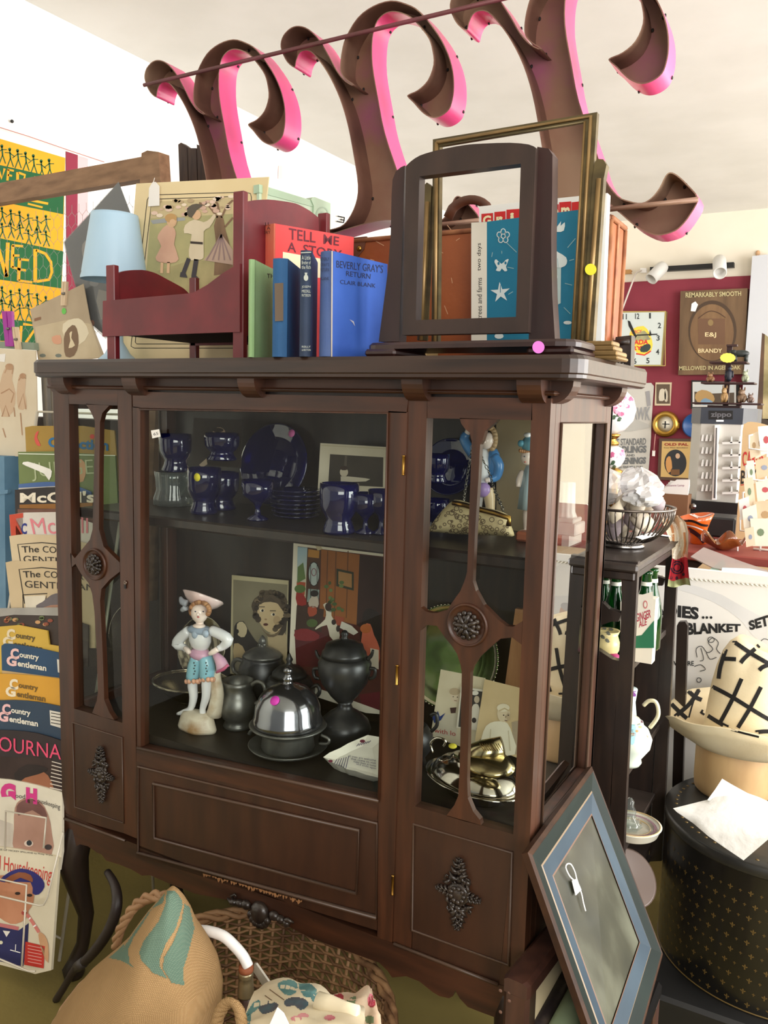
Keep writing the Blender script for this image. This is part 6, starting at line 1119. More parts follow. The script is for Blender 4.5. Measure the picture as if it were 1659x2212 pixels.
b = M(); b.loft([[on(u, v, 1, y) for u, v, y in r] for r in ([(1372, 1160, .5), (1405, 1150, .58), (1446, 1157, .66)], [(1388, 1166, .5), (1420, 1156, .58), (1450, 1160, .66)])], mat((232, 232, 232), .7), caps=False, closed=False, sm=False); b.build('paper_sheet', None, 'white folded paper lying beside the basket foot', 'paper')
# shelf contents
def bottle(label, u, vb, y, z0, h, r):
    p = on(u, vb, 1, y); root = thing('glass_bottle', label, 'bottle', (p.x, y, z0), 'green ginger ale bottles in a carrier')
    GG = glass((60, 150, 74), 1.5, .02, .25, bc=(20, 96, 44)); b = M(); b.lathe((p.x, y, z0), [(r*.9, 0), (r, .006), (r, h*.45), (r*.85, h*.58), (r*.45, h*.78), (r*.38, h*.95), (r*.46, h*.96), (r*.46, h), (r*.3, h)], GG, 20); b.build('body', root)
    b = M(); b.lathe((p.x, y, z0), [(r*.46, h*.83), (r*.43, h*.875), (r*.42, h*.876)], mat((226, 226, 210), .6), 20, caps=False); b.build('neck_label', root); return root
z2 = sz[0]
CARR = YP(.50); cx = on(1372, 1380, 1, .50)
root = thing('bottle_carrier', 'white and green cardboard ginger ale carrier on the narrow shelf', 'bottle carrier', (cx.x, .55, z2)); b = M(); GRC = mat((36, 112, 78), .7)
x0_ = on(1340, 1380, 1, .50).x; x1_ = min(on(1418, 1340, 1, .50).x, wx1+.03); b.box((x0_, .50, z2), (x1_-.004, .53, on(1380, 1290, 1, .5).z), mat((232, 226, 210), .7)); b.build('box', root)
b = M(); b.poly(CARR, [(1369, 1290), (1410, 1278), (1413, 1350), (1408, 1360), (1386, 1372), (1368, 1378), (1340, 1380), (1340, 1300)], mat((236, 230, 216), .7), 2); b.poly(CARR, [(1366, 1375), (1386, 1372), (1413, 1340), (1413, 1400), (1340, 1400), (1340, 1384)], GRC, 3)
b.text(CARR, [(1374, 1326), (1406, 1316), (1406, 1334), (1374, 1344)], 'GINGER', mat((176, 48, 72), .7), 4, .02); b.text(CARR, [(1380, 1342), (1398, 1336), (1397, 1350), (1380, 1356)], 'ALE', mat((176, 48, 72), .7), 4, .02); b.poly(CARR, circ(1394, 1306, 5, 9, 14), mat((206, 120, 120), .7), 4); b.poly(CARR, circ(1394, 1306, 3, 6, 14), mat((236, 230, 216), .7), 5); b.build('front_print', root)
bottle('green glass ginger ale bottle, tall one nearest the shelf opening', 1394, 1300, .562, z2+.001, wz-.034-z2-.004, .026); bottle('second green ginger ale bottle right behind the nearest one', 1408, 1290, .615, z2+.001, wz-.04-z2, .024); bottle('green ginger ale bottle seen through the upper cut-out, left of the carrier', 1328, 1300, .54, z2+.001, wz-.042-z2, .026); bottle('green ginger ale bottle seen through the cut-out edge at far left', 1304, 1290, .58, z2+.001, wz-.05-z2, .025)
# painted jug and rose behind the lower cut-out
CRJ = mat((226, 214, 158), .35, 0, (216, 196, 130), 7, coat=.3); F = Fig(.455); root = pot('ceramic_jug', 'cream painted jug with leaves seen through the lower cut-out', 'jug', 1312, .455, z2, [('body', [(16, 1414), (20, 1410), (18, 1400), (26, 1384), (27, 1368), (22, 1352), (26, 1342), (22, 1344)], CRJ, {'base': 1})])
b = M(); bv = M(); vessel(bv, 1312, .455, [(16, 1414), (20, 1410), (18, 1400), (26, 1384), (27, 1368), (22, 1352), (26, 1342)], CRJ, 28, z2); B_ = bv.bvh()
for u, v in ((1305, 1356), (1314, 1368), (1302, 1376), (1312, 1384), (1320, 1358)): b.decal(B_, circ(u, v, 6, 3.6, 10, 40), mat((94, 96, 84), .6), 1.5)
b.build('painted_leaves', root)
b = M(); p = on(1328, 1392, 1, .44); b.ball((p.x, .44, z2+.016), (.014, .014, .012), mat((196, 66, 128), .5, 0, (170, 50, 110), 30), 12); b.build('china_rose', None, 'magenta china rose ornament beside the cream jug', 'ornament')
# vase + floral teapot on the next shelf
z3 = sz[1]; root = pot('flower_vase', 'slim china vase with purple violets behind the floral teapot', 'vase', 1360, .62, z3, [('body', [(12, 1590), (14, 1580), (18, 1560), (16, 1520), (12, 1490), (15, 1462), (14, 1460)], mat((206, 220, 222), .3, 0, (176, 196, 190), 7, coat=.3), {'base': 1})])
b = M(); bv = M(); vessel(bv, 1360, .62, [(12, 1590), (14, 1580), (18, 1560), (16, 1520), (12, 1490), (15, 1462)], COB, 28, z3); B_ = bv.bvh()
for k in range(14): b.decal(B_, circ(random.uniform(1356, 1372), random.uniform(1475, 1520), 4, 4, 8), mat(random.choice([(112, 52, 130), (146, 80, 160), (70, 100, 70)]), .5), 1.5)
b.build('painted_violets', root)
TPW = mat((226, 226, 206), .3, 0, (206, 224, 216), 8, coat=.35); PF = [(24, 1615), (28, 1608), (26, 1600), (44, 1575), (47, 1556), (38, 1536), (28, 1528), (26, 1520)]
F = Fig(.53); root = pot('china_teapot', 'floral china teapot with cream handle on the narrow shelf', 'teapot', 1362, .53, z3, [('body', PF, TPW, {'base': 1}), ('lid', [(27, 1525), (22, 1514), (10, 1508), (6, 1500), (.5, 1498)], mat((232, 222, 190), .3, coat=.3), {})])
b = M(); handle(b, F, [(1390, 1524), (1402, 1514), (1416, 1516), (1422, 1532), (1420, 1550), (1404, 1572)], 4.4, mat((230, 222, 184), .3, coat=.3)); b.build('handle', root)
b = M(); bv = M(); vessel(bv, 1362, .53, PF, COB, 28, z3); B_ = bv.bvh()
for k in range(26): b.decal(B_, circ(random.uniform(1362, 1402), random.uniform(1540, 1600), 3.4, 3, 8), mat(random.choice([(206, 150, 96), (120, 140, 96), (160, 120, 140), (214, 180, 120), (150, 186, 196)]), .5), 1.4)
b.decal(B_, circ(1366, 1580, 8, 30, 12), mat((150, 198, 206), .4), 1.6); b.build('painted_flowers', root)
# plate with cruet, and lower plate
z4 = sz[2]; p = on(1366, 1775, 1, .58); s = S(p); root = thing('china_plate', 'gilt edged china plate under a glass cruet on the lower shelf of the narrow unit', 'plate', (p.x, .58, z4))
GD = mat((214, 200, 170), .3, 0, (196, 170, 120), 20, coat=.3); b = M(); b.lathe((p.x, .58, z4), [(.05, 0), (.055, .004), (60*s, .02), (62*s, .022), (58*s, .022), (.05, .008), (.001, .007)], mat((226, 222, 206), .25, coat=.4), 48); b.build('dish', root)
b = M()
for r, z in ((58, .0225), (38, .0145)): b.tube([(p.x+r*s*math.cos(2*math.pi*k/40), .58+r*s*math.sin(2*math.pi*k/40), z4+z) for k in range(40)], .0016, GD, 5, closed=True)
for k in range(60): a = 2*math.pi*k/60; b.ball((p.x+48*s*math.cos(a), .58+48*s*math.sin(a), z4+.0185), (.004, .004, .0008), mat((150, 120, 130), .5), 6)
b.build('gilt_band', root)
root = pot('glass_cruet', 'small clear cut glass cruet standing on the china plate', 'cruet', 1362, .58, z4+.012, [('body', [(26, 1752), (28, 1745), (20, 1735), (12, 1726), (14, 1715), (8, 1705), (9, 1695), (3, 1688)], CLR, {'base': 1, 'rib': (.06, 10)})])
p = on(1390, 1910, 1, .5); b = M(); b.lathe((p.x-.035, .5, p.z), [(.03, 0), (.06, .012), (.062, .014), (.058, .014), (.001, .004)], mat((92, 76, 68), .4), 36, (.5, -.4, .6)); b.build('china_plate', None, 'brownish plate leaning low behind the framed picture', 'plate')
p4 = p.z-.06; b = M(); b.box((wx0, YA+.019, p4-.014), (wx1-.014, YB, p4), WGREY, .002); b.build('shelf', ws)
# scarf hanging over the far end
SC_ = [mat((226, 214, 190), .8, 0, (196, 150, 110), 6, (1, 1, 1), .1, lo=.45, hi=.55), mat((176, 34, 48), .8), mat((150, 154, 110), .8)]
def cl(px_rows, y, m, b): 
    rows = []
    for r, (l, rt, v, dy) in enumerate(px_rows): rows.append([on(l+(rt-l)*k/12, v+3*math.sin(k*.5), 1, y+dy+.012*math.sin(k*1.15+r*.3)-.05*(k-6)**2/36) for k in range(13)])
    b.loft(rows, m, caps=False, closed=False)
b = M(); cl([(1432, 1446, 1124, .06), (1430, 1468, 1116, .03), (1432, 1482, 1130, .0), (1440, 1487, 1150, -.02), (1451, 1487, 1176, -.02), (1452, 1485, 1206, -.02)], .80, SC_[0], b); cl([(1452, 1485, 1206, -.02), (1448, 1487, 1230, -.02), (1444, 1489, 1252, -.02)], .80, SC_[1], b); cl([(1444, 1489, 1251, -.02), (1442, 1492, 1266, -.02)], .80, SC_[2], b)
sc = b.build('patterned_scarf', None, 'patterned scarf in tan, red and olive draped over the end of the narrow shelf', 'scarf')
B_ = b.bvh(); d = M(); NVY = mat((48, 30, 52), .8)
for r in (13, 8): d.stripe(B_, circ(1463, 1226, r, r, 12)+[(1463+r, 1226)], 3, NVY)
for u, v in ((1476, 1241), (1450, 1248), (1462, 1249)): d.decal(B_, circ(u, v, 3, 4, 8), NVY, 1.5)
for p_ in ([(1446, 1122), (1462, 1140), (1464, 1170), (1456, 1200)], [(1470, 1128), (1474, 1160), (1466, 1190), (1454, 1206)]): d.stripe(B_, p_, 5, mat((240, 234, 220), .8))
for p_ in ([(1440, 1122), (1452, 1140), (1455, 1170)], [(1478, 1150), (1480, 1180), (1474, 1204)]): d.stripe(B_, p_, 5, mat((190, 130, 84), .8))
d.build('scarf_pattern', sc).location = (0, 0, 0)
# ---------------------------------------------------------------- printed blanket package, hat on its block, drum
PK = YP(1.10); b = M(); PKW = mat((236, 234, 228), .7, 0, (228, 226, 220), 3)
root = thing('printed_poster', 'white printed blanket set poster with black lettering behind the cream hat', 'poster', (1.32, 1.1, .0))
zlow = PK(1500, 1900).z
b.slab(PK, [(1400, 1222), (1486, 1228), (1659, 1246), (1860, 1270), (1860, 1860), (1400, 1780)], .02, PKW, d=Y1)
zf = PK(1630, 1820); b.box((zf.x-.2, 1.102, 0), (zf.x+.2, 1.119, zf.z), PKW); b.build('board', root)
b = M()
for k in range(46): u = 1400+k*10; b.tube([PK(u, 1245+.09*(u-1400)-7+3, .004), PK(u+7, 1245+.09*(u-1400)-3+3, .004)], .0022, mat((224, 220, 204), .7), 5)
b.build('corded_edge', root)
b = M(); IK = mat((26, 26, 26), .7); GRY = mat((184, 184, 184), .7)
b.poly(PK, smooth([(1400, 1262), (1460, 1272), (1540, 1300), (1600, 1340), (1659, 1400), (1800, 1420), (1800, 1380), (1659, 1340), (1560, 1285), (1470, 1258), (1400, 1250)], 2, True), mat((212, 212, 210), .7, 0, (226, 226, 224), 5), 1)
b.text(PK, [(1392, 1300), (1510, 1312), (1509, 1339), (1392, 1325)], 'LADIES', IK, 3, .05)
for u in (1519, 1527, 1536): b.poly(PK, circ(u, 1334, 3, 3, 10), IK, 3)
b.text(PK, [(1482, 1345), (1600, 1348), (1600, 1364), (1484, 1372)], 'BLANKET', IK, 3, .05); b.text(PK, [(1616, 1342), (1664, 1326), (1668, 1350), (1620, 1362)], 'SET!', IK, 3, .05)
for t, u0, u1, v in (('WHERE', 1455, 1499, 1428), ('YOU', 1466, 1485, 1443), ('for', 1464, 1482, 1453)): b.text(PK, [(u0, v), (u1, v), (u1, v+10), (u0, v+10)], t, IK, 3, .02)
LN = lambda p, w=1.6: b.line(PK, p, w, mat((70, 70, 70), .7), 3)
for p_ in (smooth([(1506, 1420), (1504, 1402), (1516, 1396), (1528, 1410), (1540, 1402), (1530, 1388), (1540, 1378), (1552, 1388), (1548, 1402), (1556, 1412)], 3), smooth([(1514, 1400), (1520, 1424), (1512, 1428)], 3), smooth([(1500, 1440), (1514, 1436), (1524, 1446), (1512, 1450)], 3), circ(1536, 1382, 7, 6, 12)+[(1543, 1382)], circ(1510, 1469, 5, 5, 10)+[(1515, 1469)], smooth([(1640, 1390), (1650, 1380), (1664, 1384)], 3), smooth([(1526, 1410), (1534, 1424), (1548, 1420)], 3)): LN([(q[0], q[1]) for q in p_])
SKP = mat((206, 184, 170), .7, 0, (190, 164, 150), 7); b.poly(PK, circ(1690, 1392, 16, 22, 16), SKP, 3); b.poly(PK, circ(1688, 1376, 17, 10, 12), GRY, 4)
b.poly(PK, smooth([(1672, 1418), (1706, 1416), (1726, 1460), (1712, 1520), (1720, 1600), (1700, 1720), (1680, 1720), (1676, 1600), (1664, 1520)], 2, True), SKP, 3); b.poly(PK, circ(1700, 1436, 10, 10, 14), WHITE, 5); b.poly(PK, [(1676, 1470), (1706, 1478), (1700, 1510), (1670, 1500)], WHITE, 5)
b.build('printed_front', root)
# dark upright board behind the shelf
b = M(); b.slab(YP(.97), [(1462, 1352), (1466, 1344), (1480, 1343), (1485, 1352), (1474, 1700), (1452, 1700)], .02, WDARK, d=Y1); z = YP(.97)(1463, 1700); b.box((z.x-.012, .972, 0), (z.x+.012, .988, z.z), WDARK); b.build('upright_board', None, 'dark round topped upright board between the narrow shelf and the blanket poster', 'board')
# black low chest carrying the drum
DZ = .10; b = M(); b.box((1.19, .52, 0), (1.95, 1.06, DZ), mat((22, 22, 22), .5, 0, (30, 29, 28), 9), .008); b.build('black_chest', None, 'low black chest on the floor under the gold flecked hat box', 'chest')
DC = Vector((1.415, .805, DZ+.0005)); DR_ = .243; dh = .322
DRM = mat((20, 19, 17), .3, 0, (30, 28, 24), 7, coat=.35); GDF = mat((112, 90, 48), .5, .2)
root = thing('hat_drum', 'tall round black hat box with gold fleur pattern beside the leaning picture', 'hat box', tuple(DC))
b = M(); b.lathe(DC, [(DR_, 0), (DR_, dh)], DRM, 72, caps=False); B_ = b.bvh(); b.build('drum_wall', root)
b = M(); b.lathe(DC+Vector((0, 0, dh-.022)), [(DR_+.001, 0), (DR_+.004, .004), (DR_+.004, .022), (DR_, .026), (DR_-.05, .026), (.001, .024)], mat((40, 40, 38), .4, 0, (52, 50, 46), 7, coat=.2), 72); b.build('drum_lid', root); ztop = DC.z+dh+.004
b = M()
for r_, z_ in ((DR_+.0005, .003),): b.tube([DC+Vector((r_*math.cos(2*math.pi*k/72), r_*math.sin(2*math.pi*k/72), z_)) for k in range(72)], .0016, GDF, 5, closed=True)
b.build('gilt_line', root); b = M()
for k in range(60): a = 2*math.pi*k/60; p = DC+Vector(((DR_-.022)*math.cos(a), (DR_-.022)*math.sin(a), dh+.004)); b.ball(p, (.004, .003, .002), GDF, 6)
b.build('rope_border', root)
b = M()
def fleur(a, z, r):
    c = lambda da, dz: DC+Vector(((DR_+.0006)*math.cos(a+da/DR_), (DR_+.0006)*math.sin(a+da/DR_), z+dz))
    for P in (((-.25, -.9), (.25, -.9), (.14, 0), (.3, .5), (0, 1.1), (-.3, .5), (-.14, 0)), ((-.95, .25), (-.6, .5), (-.2, .0), (-.3, -.25), (-.7, 0)), ((.95, .25), (.6, .5), (.2, .0), (.3, -.25), (.7, 0))): b.add([c(q[0]*r, q[1]*r) for q in P], [tuple(range(len(P)))], GDF)
for i in range(74):
    for j in range(int((dh-.03)/.027)):
        a = -1.9+i*2*math.pi/74+(.0425 if j % 2 else 0); z = .018+j*.027; fleur(a, z, .0062 if (i+j) % 2 else .0036)
b.build('gold_fleurs', root, kind='stuff')
# lace hankies
LACE = mat((238, 236, 230), .85, 0, (228, 226, 220), 40, bump=.3)
def sheet(label, px_rows, y0, name, m, th=.0015):
    rows = [[on(u, v, 1, y0+dy) for u, v, dy in r] for r in px_rows]; b = M(); b.loft(rows, m, caps=False, closed=False); b.loft([[p+Vector((0, .003, -.002)) for p in r] for r in rows], m, caps=False, closed=False); return b.build(name, None, label, 'cloth')
sheet('white lace cloth draped over the front of the hat drum', [[(1530, 1727, .02), (1562, 1704, .03), (1600, 1708, .03), (1640, 1722, .03), (1690, 1745, .03)], [(1490, 1737, -.02), (1530, 1738, -.01), (1580, 1742, -.01), (1640, 1760, -.01), (1690, 1775, .0)], [(1454, 1746, -.05), (1510, 1762, -.06), (1560, 1772, -.06), (1620, 1786, -.06), (1690, 1798, -.05)], [(1462, 1754, -.055), (1500, 1780, -.065), (1540, 1806, -.07), (1600, 1812, -.07), (1690, 1808, -.06)], [(1490, 1772, -.06), (1530, 1806, -.07), (1570, 1834, -.075), (1606, 1858, -.075), (1660, 1812, -.065)]], .575, 'lace_cloth', LACE)
sheet('white folded paper standing against the wooden hat block', [[(1560, 1682, 0), (1580, 1694, 0), (1660, 1738, 0)], [(1545, 1705, -.01), (1580, 1722, -.01), (1660, 1760, -.01)], [(1528, 1728, -.02), (1570, 1748, -.02), (1650, 1780, -.02)]], .60, 'folded_paper', WHITE)
# hat block + hat
HY = .90; HC = Vector((on(1581, 1690, 1, HY).x, HY, ztop)); rb_ = 78*S(HC); zb = on(1575, 1632, 1, HY-.10).z
b = M(); b.lathe(HC, [(rb_*.9, 0), (rb_*.98, .008), (rb_, .03), (rb_, zb-ztop), (rb_*.9, zb-ztop+.02), (.001, zb-ztop+.03)], mat((206, 172, 122), .5, 0, (178, 142, 96), 4, (3, 3, 1)), 48, sq=(1.0, .95)); b.build('hat_block', None, 'round pale wooden hat block under the cream felt hat', 'hat block')
FELT = mat((226, 212, 178), .9, 0, (218, 200, 162), 12, bump=.05, bscale=200); hb = Vector((on(1606, 1600, 1, HY).x, HY, zb)); root = thing('felt_hat', 'cream felt hat with black lattice stripes on the wooden block', 'hat', tuple(hb))
RL = hb.x-on(1423, 1543, 1, HY).x
ZK_ = [(0, on(1659, 1590, 1, HY-.05).z-zb), (180, on(1423, 1543, 1, HY).z-zb), (138, on(1468, 1483, 1, HY+.12).z-zb), (90, .085), (225, on(1480, 1553, 1, HY-.12).z-zb), (270, on(1585, 1575, 1, HY-.18).z-zb), (315, on(1659, 1588, 1, HY-.13).z-zb)]
ZK_ = sorted(ZK_); ZK_.append((360, ZK_[0][1]))
def brim(a):
    d = math.degrees(a) % 360
    for (p, zp), (q, zq) in zip(ZK_, ZK_[1:]):
        if p <= d <= q: t = (d-p)/(q-p); t = t*t*(3-2*t); z = zp+(zq-zp)*t; break
    return RL*(.93+.07*math.cos(a-math.pi)**8*(1 if math.cos(a) < 0 else 0)), z
b = M(); rings = []; r0 = 84*S(hb)
for t in (0, .2, .4, .6, .8, 1.0):
    ring = []
    for k in range(72):
        a = 2*math.pi*k/72; R, z = brim(a); r = r0+(R-r0)*(t**.75); ring.append(hb+Vector((r*math.cos(a), r*math.sin(a), z*t**1.5-.006*(1-t))))
    rings.append(ring)
rings2 = [[p+(hb-p).normalized()*.004+Vector((0, 0, .003)) for p in r] for r in rings][::-1]; b.loft(rings+rings2, FELT, caps=False); BB1 = b; b.build('brim', root)
b = M(); rings = []; zt2 = on(1590, 1384, 1, HY).z-zb
for t, f in ((0, 1.0), (.15, 1.0), (.35, .97), (.55, .93), (.72, .86), (.85, .76), (.94, .62), (1.0, .42)):
    ring = []
    for k in range(72):
        a = 2*math.pi*k/72; pin = 1-.26*max(0, t-.45)/.55*math.exp(-((math.degrees(a) % 360-262)/26)**2); ring.append(hb+Vector((r0*f*pin*math.cos(a)*1.0+.012*t, r0*f*pin*math.sin(a), zt2*t*(1-.06*t*math.cos(a)))))
    rings.append(ring)
rings.append([hb+Vector((.012+r0*.15*math.cos(2*math.pi*k/72), r0*.15*math.sin(2*math.pi*k/72), zt2*.93)) for k in range(72)])
b.loft(rings, FELT); BB2 = b; b.build('crown', root)
al = M(); al.v = BB1.v+BB2.v; n1 = len(BB1.v); al.f = BB1.f+[tuple(i+n1 for i in f) for f in BB2.f]; B_ = al.bvh(); b = M(); BK = mat((18, 16, 14), .85)
for p_ in ([(1534, 1481), (1580, 1505), (1659, 1553), (1720, 1580)], [(1514, 1536), (1548, 1558), (1580, 1574), (1640, 1590)], [(1602, 1466), (1580, 1515), (1556, 1560)], [(1644, 1484), (1620, 1530), (1594, 1572)], [(1588, 1388), (1630, 1416), (1690, 1450)], [(1640, 1394), (1610, 1420), (1600, 1432)], [(1680, 1430), (1650, 1440), (1640, 1448)], [(1568, 1402), (1556, 1440), (1552, 1466)], [(1514, 1438), (1550, 1424), (1590, 1424)], [(1476, 1482), (1500, 1504), (1516, 1512)], [(1444, 1514), (1468, 1538), (1484, 1552)], [(1458, 1548), (1490, 1520), (1510, 1490)], [(1632, 1582), (1659, 1580), (1700, 1584)]): b.stripe(B_, p_, 9, BK)
b.stripe(B_, [(1592, 1386), (1556, 1390), (1530, 1424), (1521, 1466), (1500, 1510), (1488, 1550)], 3.4, BK); b.build('lattice_stripes', root)
# ---------------------------------------------------------------- framed picture leaning on the cabinet side
c1, c2 = on(1140, 1842, 0, 1.116), on(1278, 1655, 0, 1.116); c3 = on(1432, 2062, 1, .285); c4 = on(1338, 2408, 1, -.105)
w_ = (c1-c2).length; h_ = (c3-c2).length; ux = (c1-c2).normalized(); dn = ((c3-c2).normalized()+(c4-c1).normalized()).normalized()
FPn = ux.cross(dn); FPn = (FPn if FPn.x > 0 else -FPn).normalized()
root = thing('framed_picture', 'large dark green framed picture leaning against the right side of the cabinet', 'framed picture', tuple(Vector(((c1.x+c3.x)/2, (c1.y+c3.y)/2, c3.z))))
fp = lambda a, d, o=0: (c2.lerp(c1, a/w_)).lerp(c3.lerp(c4, a/w_), d/h_)+FPn*o
def fmem(b, i0, i1, z0, z1, m):                     # a mitred ring of frame between insets i0 and i1
    q0 = [(i0, i0), (w_-i0, i0), (w_-i0, h_-i0), (i0, h_-i0)]; q1 = [(i1, i1), (w_-i1, i1), (w_-i1, h_-i1), (i1, h_-i1)]
    v = [fp(*p, z0) for p in q0]+[fp(*p, z1) for p in q1]; b.add(v, [(k, (k+1) % 4, 4+(k+1) % 4, 4+k) for k in range(4)], m)
BRN = mat((66, 42, 26), .55, 0, (48, 31, 21), 9, (3, 3, 3), spec=.2); DGN = mat((26, 38, 33), .55, 0, (20, 30, 27), 8, spec=.2); SLT = mat((58, 74, 86), .5, 0, (48, 63, 75), 7, spec=.3)
b = M(); fmem(b, 0, 0, -.011, .0, BRN); fmem(b, 0, .006, 0, .003, BRN); fmem(b, .006, .008, .003, .002, BRN); b.build('outer_frame', root)
b = M(); fmem(b, .008, .033, .002, -.003, DGN); fmem(b, .033, .0355, -.003, -.002, mat((130, 110, 86), .5)); b.build('dark_border', root)
b = M(); fmem(b, .0355, .062, -.002, -.006, SLT); fmem(b, .062, .0645, -.006, -.0055, mat((104, 74, 54), .5)); b.build('slate_border', root)
b = M(); b.add([fp(.0645, .0645, -.0075), fp(w_-.0645, .0645, -.0075), fp(w_-.0645, h_-.0645, -.0075), fp(.0645, h_-.0645, -.0075)], [(0, 1, 2, 3)], mat((40, 42, 32), .4, 0, (100, 102, 86), 9, (1, 1, .6), c3=(62, 62, 48), lo=.3, hi=.72, coat=.3)); b.add([fp(0, 0, -.011), fp(w_, 0, -.011), fp(w_, h_, -.011), fp(0, h_, -.011)], [(0, 1, 2, 3)], BRN); b.build('picture', root)
QP = P3(fp(0, 0, 0), fp(w_, 0, 0), fp(0, h_, 0)); b = M(); b.tube(smooth([QP(u, v, .003) for u, v in [(1240, 1902), (1230, 1892), (1222, 1874), (1226, 1866), (1234, 1868), (1242, 1884), (1246, 1900), (1256, 1930), (1260, 1950), (1265, 1968)]], 3), .0012, WHITE, 5); b.slab(QP, [(1236, 1902), (1246, 1898), (1256, 1922), (1244, 1934)], .001, WHITE, 5); b.build('price_tag', root)
# ================================================================ far wall and the counter in front of it
FW_ = YP(YF-.024)
def far(label, name, cat, px, th, m, draw=None):
    b = M(); pl = YP(YF-.022-th-.001); b.slab(pl, px, th, m, d=Y1); 
    if draw: draw(b, pl)
    return b.build(name, None, label, cat)
fm = lambda c, r=.7, c2=None: mat(c, r, 0, c2 or tuple(max(0, x-14) for x in c), 3)
FT = lambda b, pl, q, t, c, bold=.02, lay=8: b.text(pl, q, t, mat(c, .7), lay, bold)
def R4(u0, v0, u1, v1): return [(u0, v0), (u1, v0), (u1, v1), (u0, v1)]
def d_sack(b, pl):
    G = (110, 112, 114); FT(b, pl, [(1354, 882), (1406, 878), (1404, 908), (1354, 906)], 'HAWK', (150, 150, 152), .03); FT(b, pl, [(1316, 948), (1396, 946), (1395, 961), (1316, 963)], 'BEST STANDARD', G); FT(b, pl, [(1316, 964), (1397, 962), (1396, 978), (1316, 979)], 'MIDDLINGS', G, .05); FT(b, pl, R4(1353, 981, 1371, 986), 'AND', G); FT(b, pl, [(1316, 989), (1396, 987), (1395, 1002), (1316, 1004)], 'SCREENINGS', G, .05); FT(b, pl, R4(1322, 1006, 1388, 1012), '200 LBS FINE MILL RUN', G)
    b.poly(pl, smooth([(1326, 920), (1360, 905), (1390, 912), (1406, 922), (1380, 928), (1350, 932)], 2, True), mat((186, 184, 178), .8), 7); b.poly(pl, [(1394, 846), (1403, 844), (1406, 876), (1398, 878)], mat((150, 148, 150), .8), 7)
far('pale printed feed sack hanging on the crimson wall behind the cabinet', 'feed_sack', 'sack', [(1300, 832), (1406, 827), (1412, 834), (1409, 878), (1405, 961), (1396, 1075), (1300, 1075)], .01, fm((206, 202, 194)), d_sack)
def d_clock(b, pl):
    b.poly(pl, [(1318, 676), (1436, 674), (1427, 788), (1316, 788)], mat((196, 206, 202), .35, 0, (206, 212, 208), 2), 4)
    D = (44, 50, 52)
    for t, u, v, w in (('12', 1372, 677, 9), ('1', 1402, 676, 4), ('11', 1345, 678, 9), ('2', 1421, 697, 7), ('10', 1326, 699, 10), ('3', 1418, 724, 7), ('4', 1417, 754, 7), ('5', 1396, 773, 7), ('6', 1368, 774, 7), ('7', 1344, 772, 6), ('9', 1322, 724, 7), ('8', 1324, 752, 7)): FT(b, pl, R4(u, v, u+w, v+12), t, D, .02)
    b.poly(pl, smooth([(1364, 712), (1390, 704), (1404, 722), (1410, 745), (1402, 764), (1382, 766), (1366, 750), (1360, 730)], 2, True), mat((236, 206, 70), .6), 5); b.poly(pl, smooth([(1372, 722), (1392, 714), (1402, 728), (1404, 734), (1370, 736)], 2, True), mat((196, 186, 120), .6, 0, (130, 130, 110), 12), 6); b.poly(pl, smooth([(1384, 750), (1400, 742), (1406, 750), (1398, 760), (1384, 760)], 2, True), mat((50, 62, 58), .6), 6); b.line(pl, [(1374, 764), (1392, 767), (1406, 758)], 3, mat((206, 50, 40), .6), 6)
    FT(b, pl, [(1364, 714), (1387, 712), (1387, 719), (1364, 721)], 'SPICY', (206, 90, 90)); FT(b, pl, [(1340, 735), (1401, 733), (1400, 744), (1340, 746)], 'CANADA', (206, 58, 48), .04); FT(b, pl, [(1352, 748), (1388, 747), (1387, 756), (1352, 757)], 'DRY', (206, 58, 48), .04)
    b.poly(pl, [(1356, 692), (1361, 694), (1375, 726), (1371, 728), (1358, 704)], BLACK, 12); b.line(pl, [(1370, 732), (1376, 724), (1420, 722)], 2.6, BLACK, 12); b.poly(pl, [(1402, 726), (1404, 712), (1408, 724)], BLACK, 13); b.line(pl, R4(1317, 673, 1437, 790), 2, mat((206, 186, 110), .4, .6), 14, True)
far('square lit advertising wall clock on the crimson wall', 'wall_clock', 'clock', [(1316, 675), (1437.7, 671.7), (1428.5, 790.5), (1314, 790)], .07, mat((180, 168, 110), .4, .5), d_clock)
OAK = mat((118, 92, 64), .7, 0, (92, 70, 48), 3, (4, 4, .6), .1)
def d_brandy(b, pl):
    b.poly(pl, circ(1539, 715, 52, 66, 40), mat((70, 52, 36), .7), 4); b.poly(pl, circ(1538, 718, 47, 61, 40), mat((128, 98, 66), .7, 0, (108, 80, 54), 3, (6, 6, .8)), 6); b.poly(pl, R4(1508, 688, 1566, 744), mat((106, 76, 54), .7), 8); b.line(pl, smooth([(1508, 688), (1524, 676), (1537, 672), (1552, 676), (1567, 686)], 3), 2, mat((78, 54, 36), .7), 9); b.poly(pl, circ(1535, 697, 6, 7, 12), mat((136, 112, 72), .7), 9)
    CR = (226, 206, 160); FT(b, pl, [(1481, 632), (1601, 629), (1601, 639), (1481, 643)], 'REMARKABLY SMOOTH', (190, 178, 132)); FT(b, pl, R4(1523, 718, 1547, 730), 'E&J', CR, .015, 12); FT(b, pl, R4(1508, 753, 1560, 762), 'BRANDY', CR, .02, 12); FT(b, pl, [(1467, 791), (1600, 789), (1600, 798), (1467, 800)], 'MELLOWED IN AGED OAK', (190, 178, 132))
    b.poly(pl, [(1494, 656), (1502, 651), (1508, 658), (1502, 673), (1492, 672)], TAGP, 14)
far('carved wooden brandy sign with an oval cask end on the crimson wall', 'brandy_sign', 'sign', [(1470, 629), (1615, 622.5), (1608, 808), (1465, 810)], .06, OAK, d_brandy)
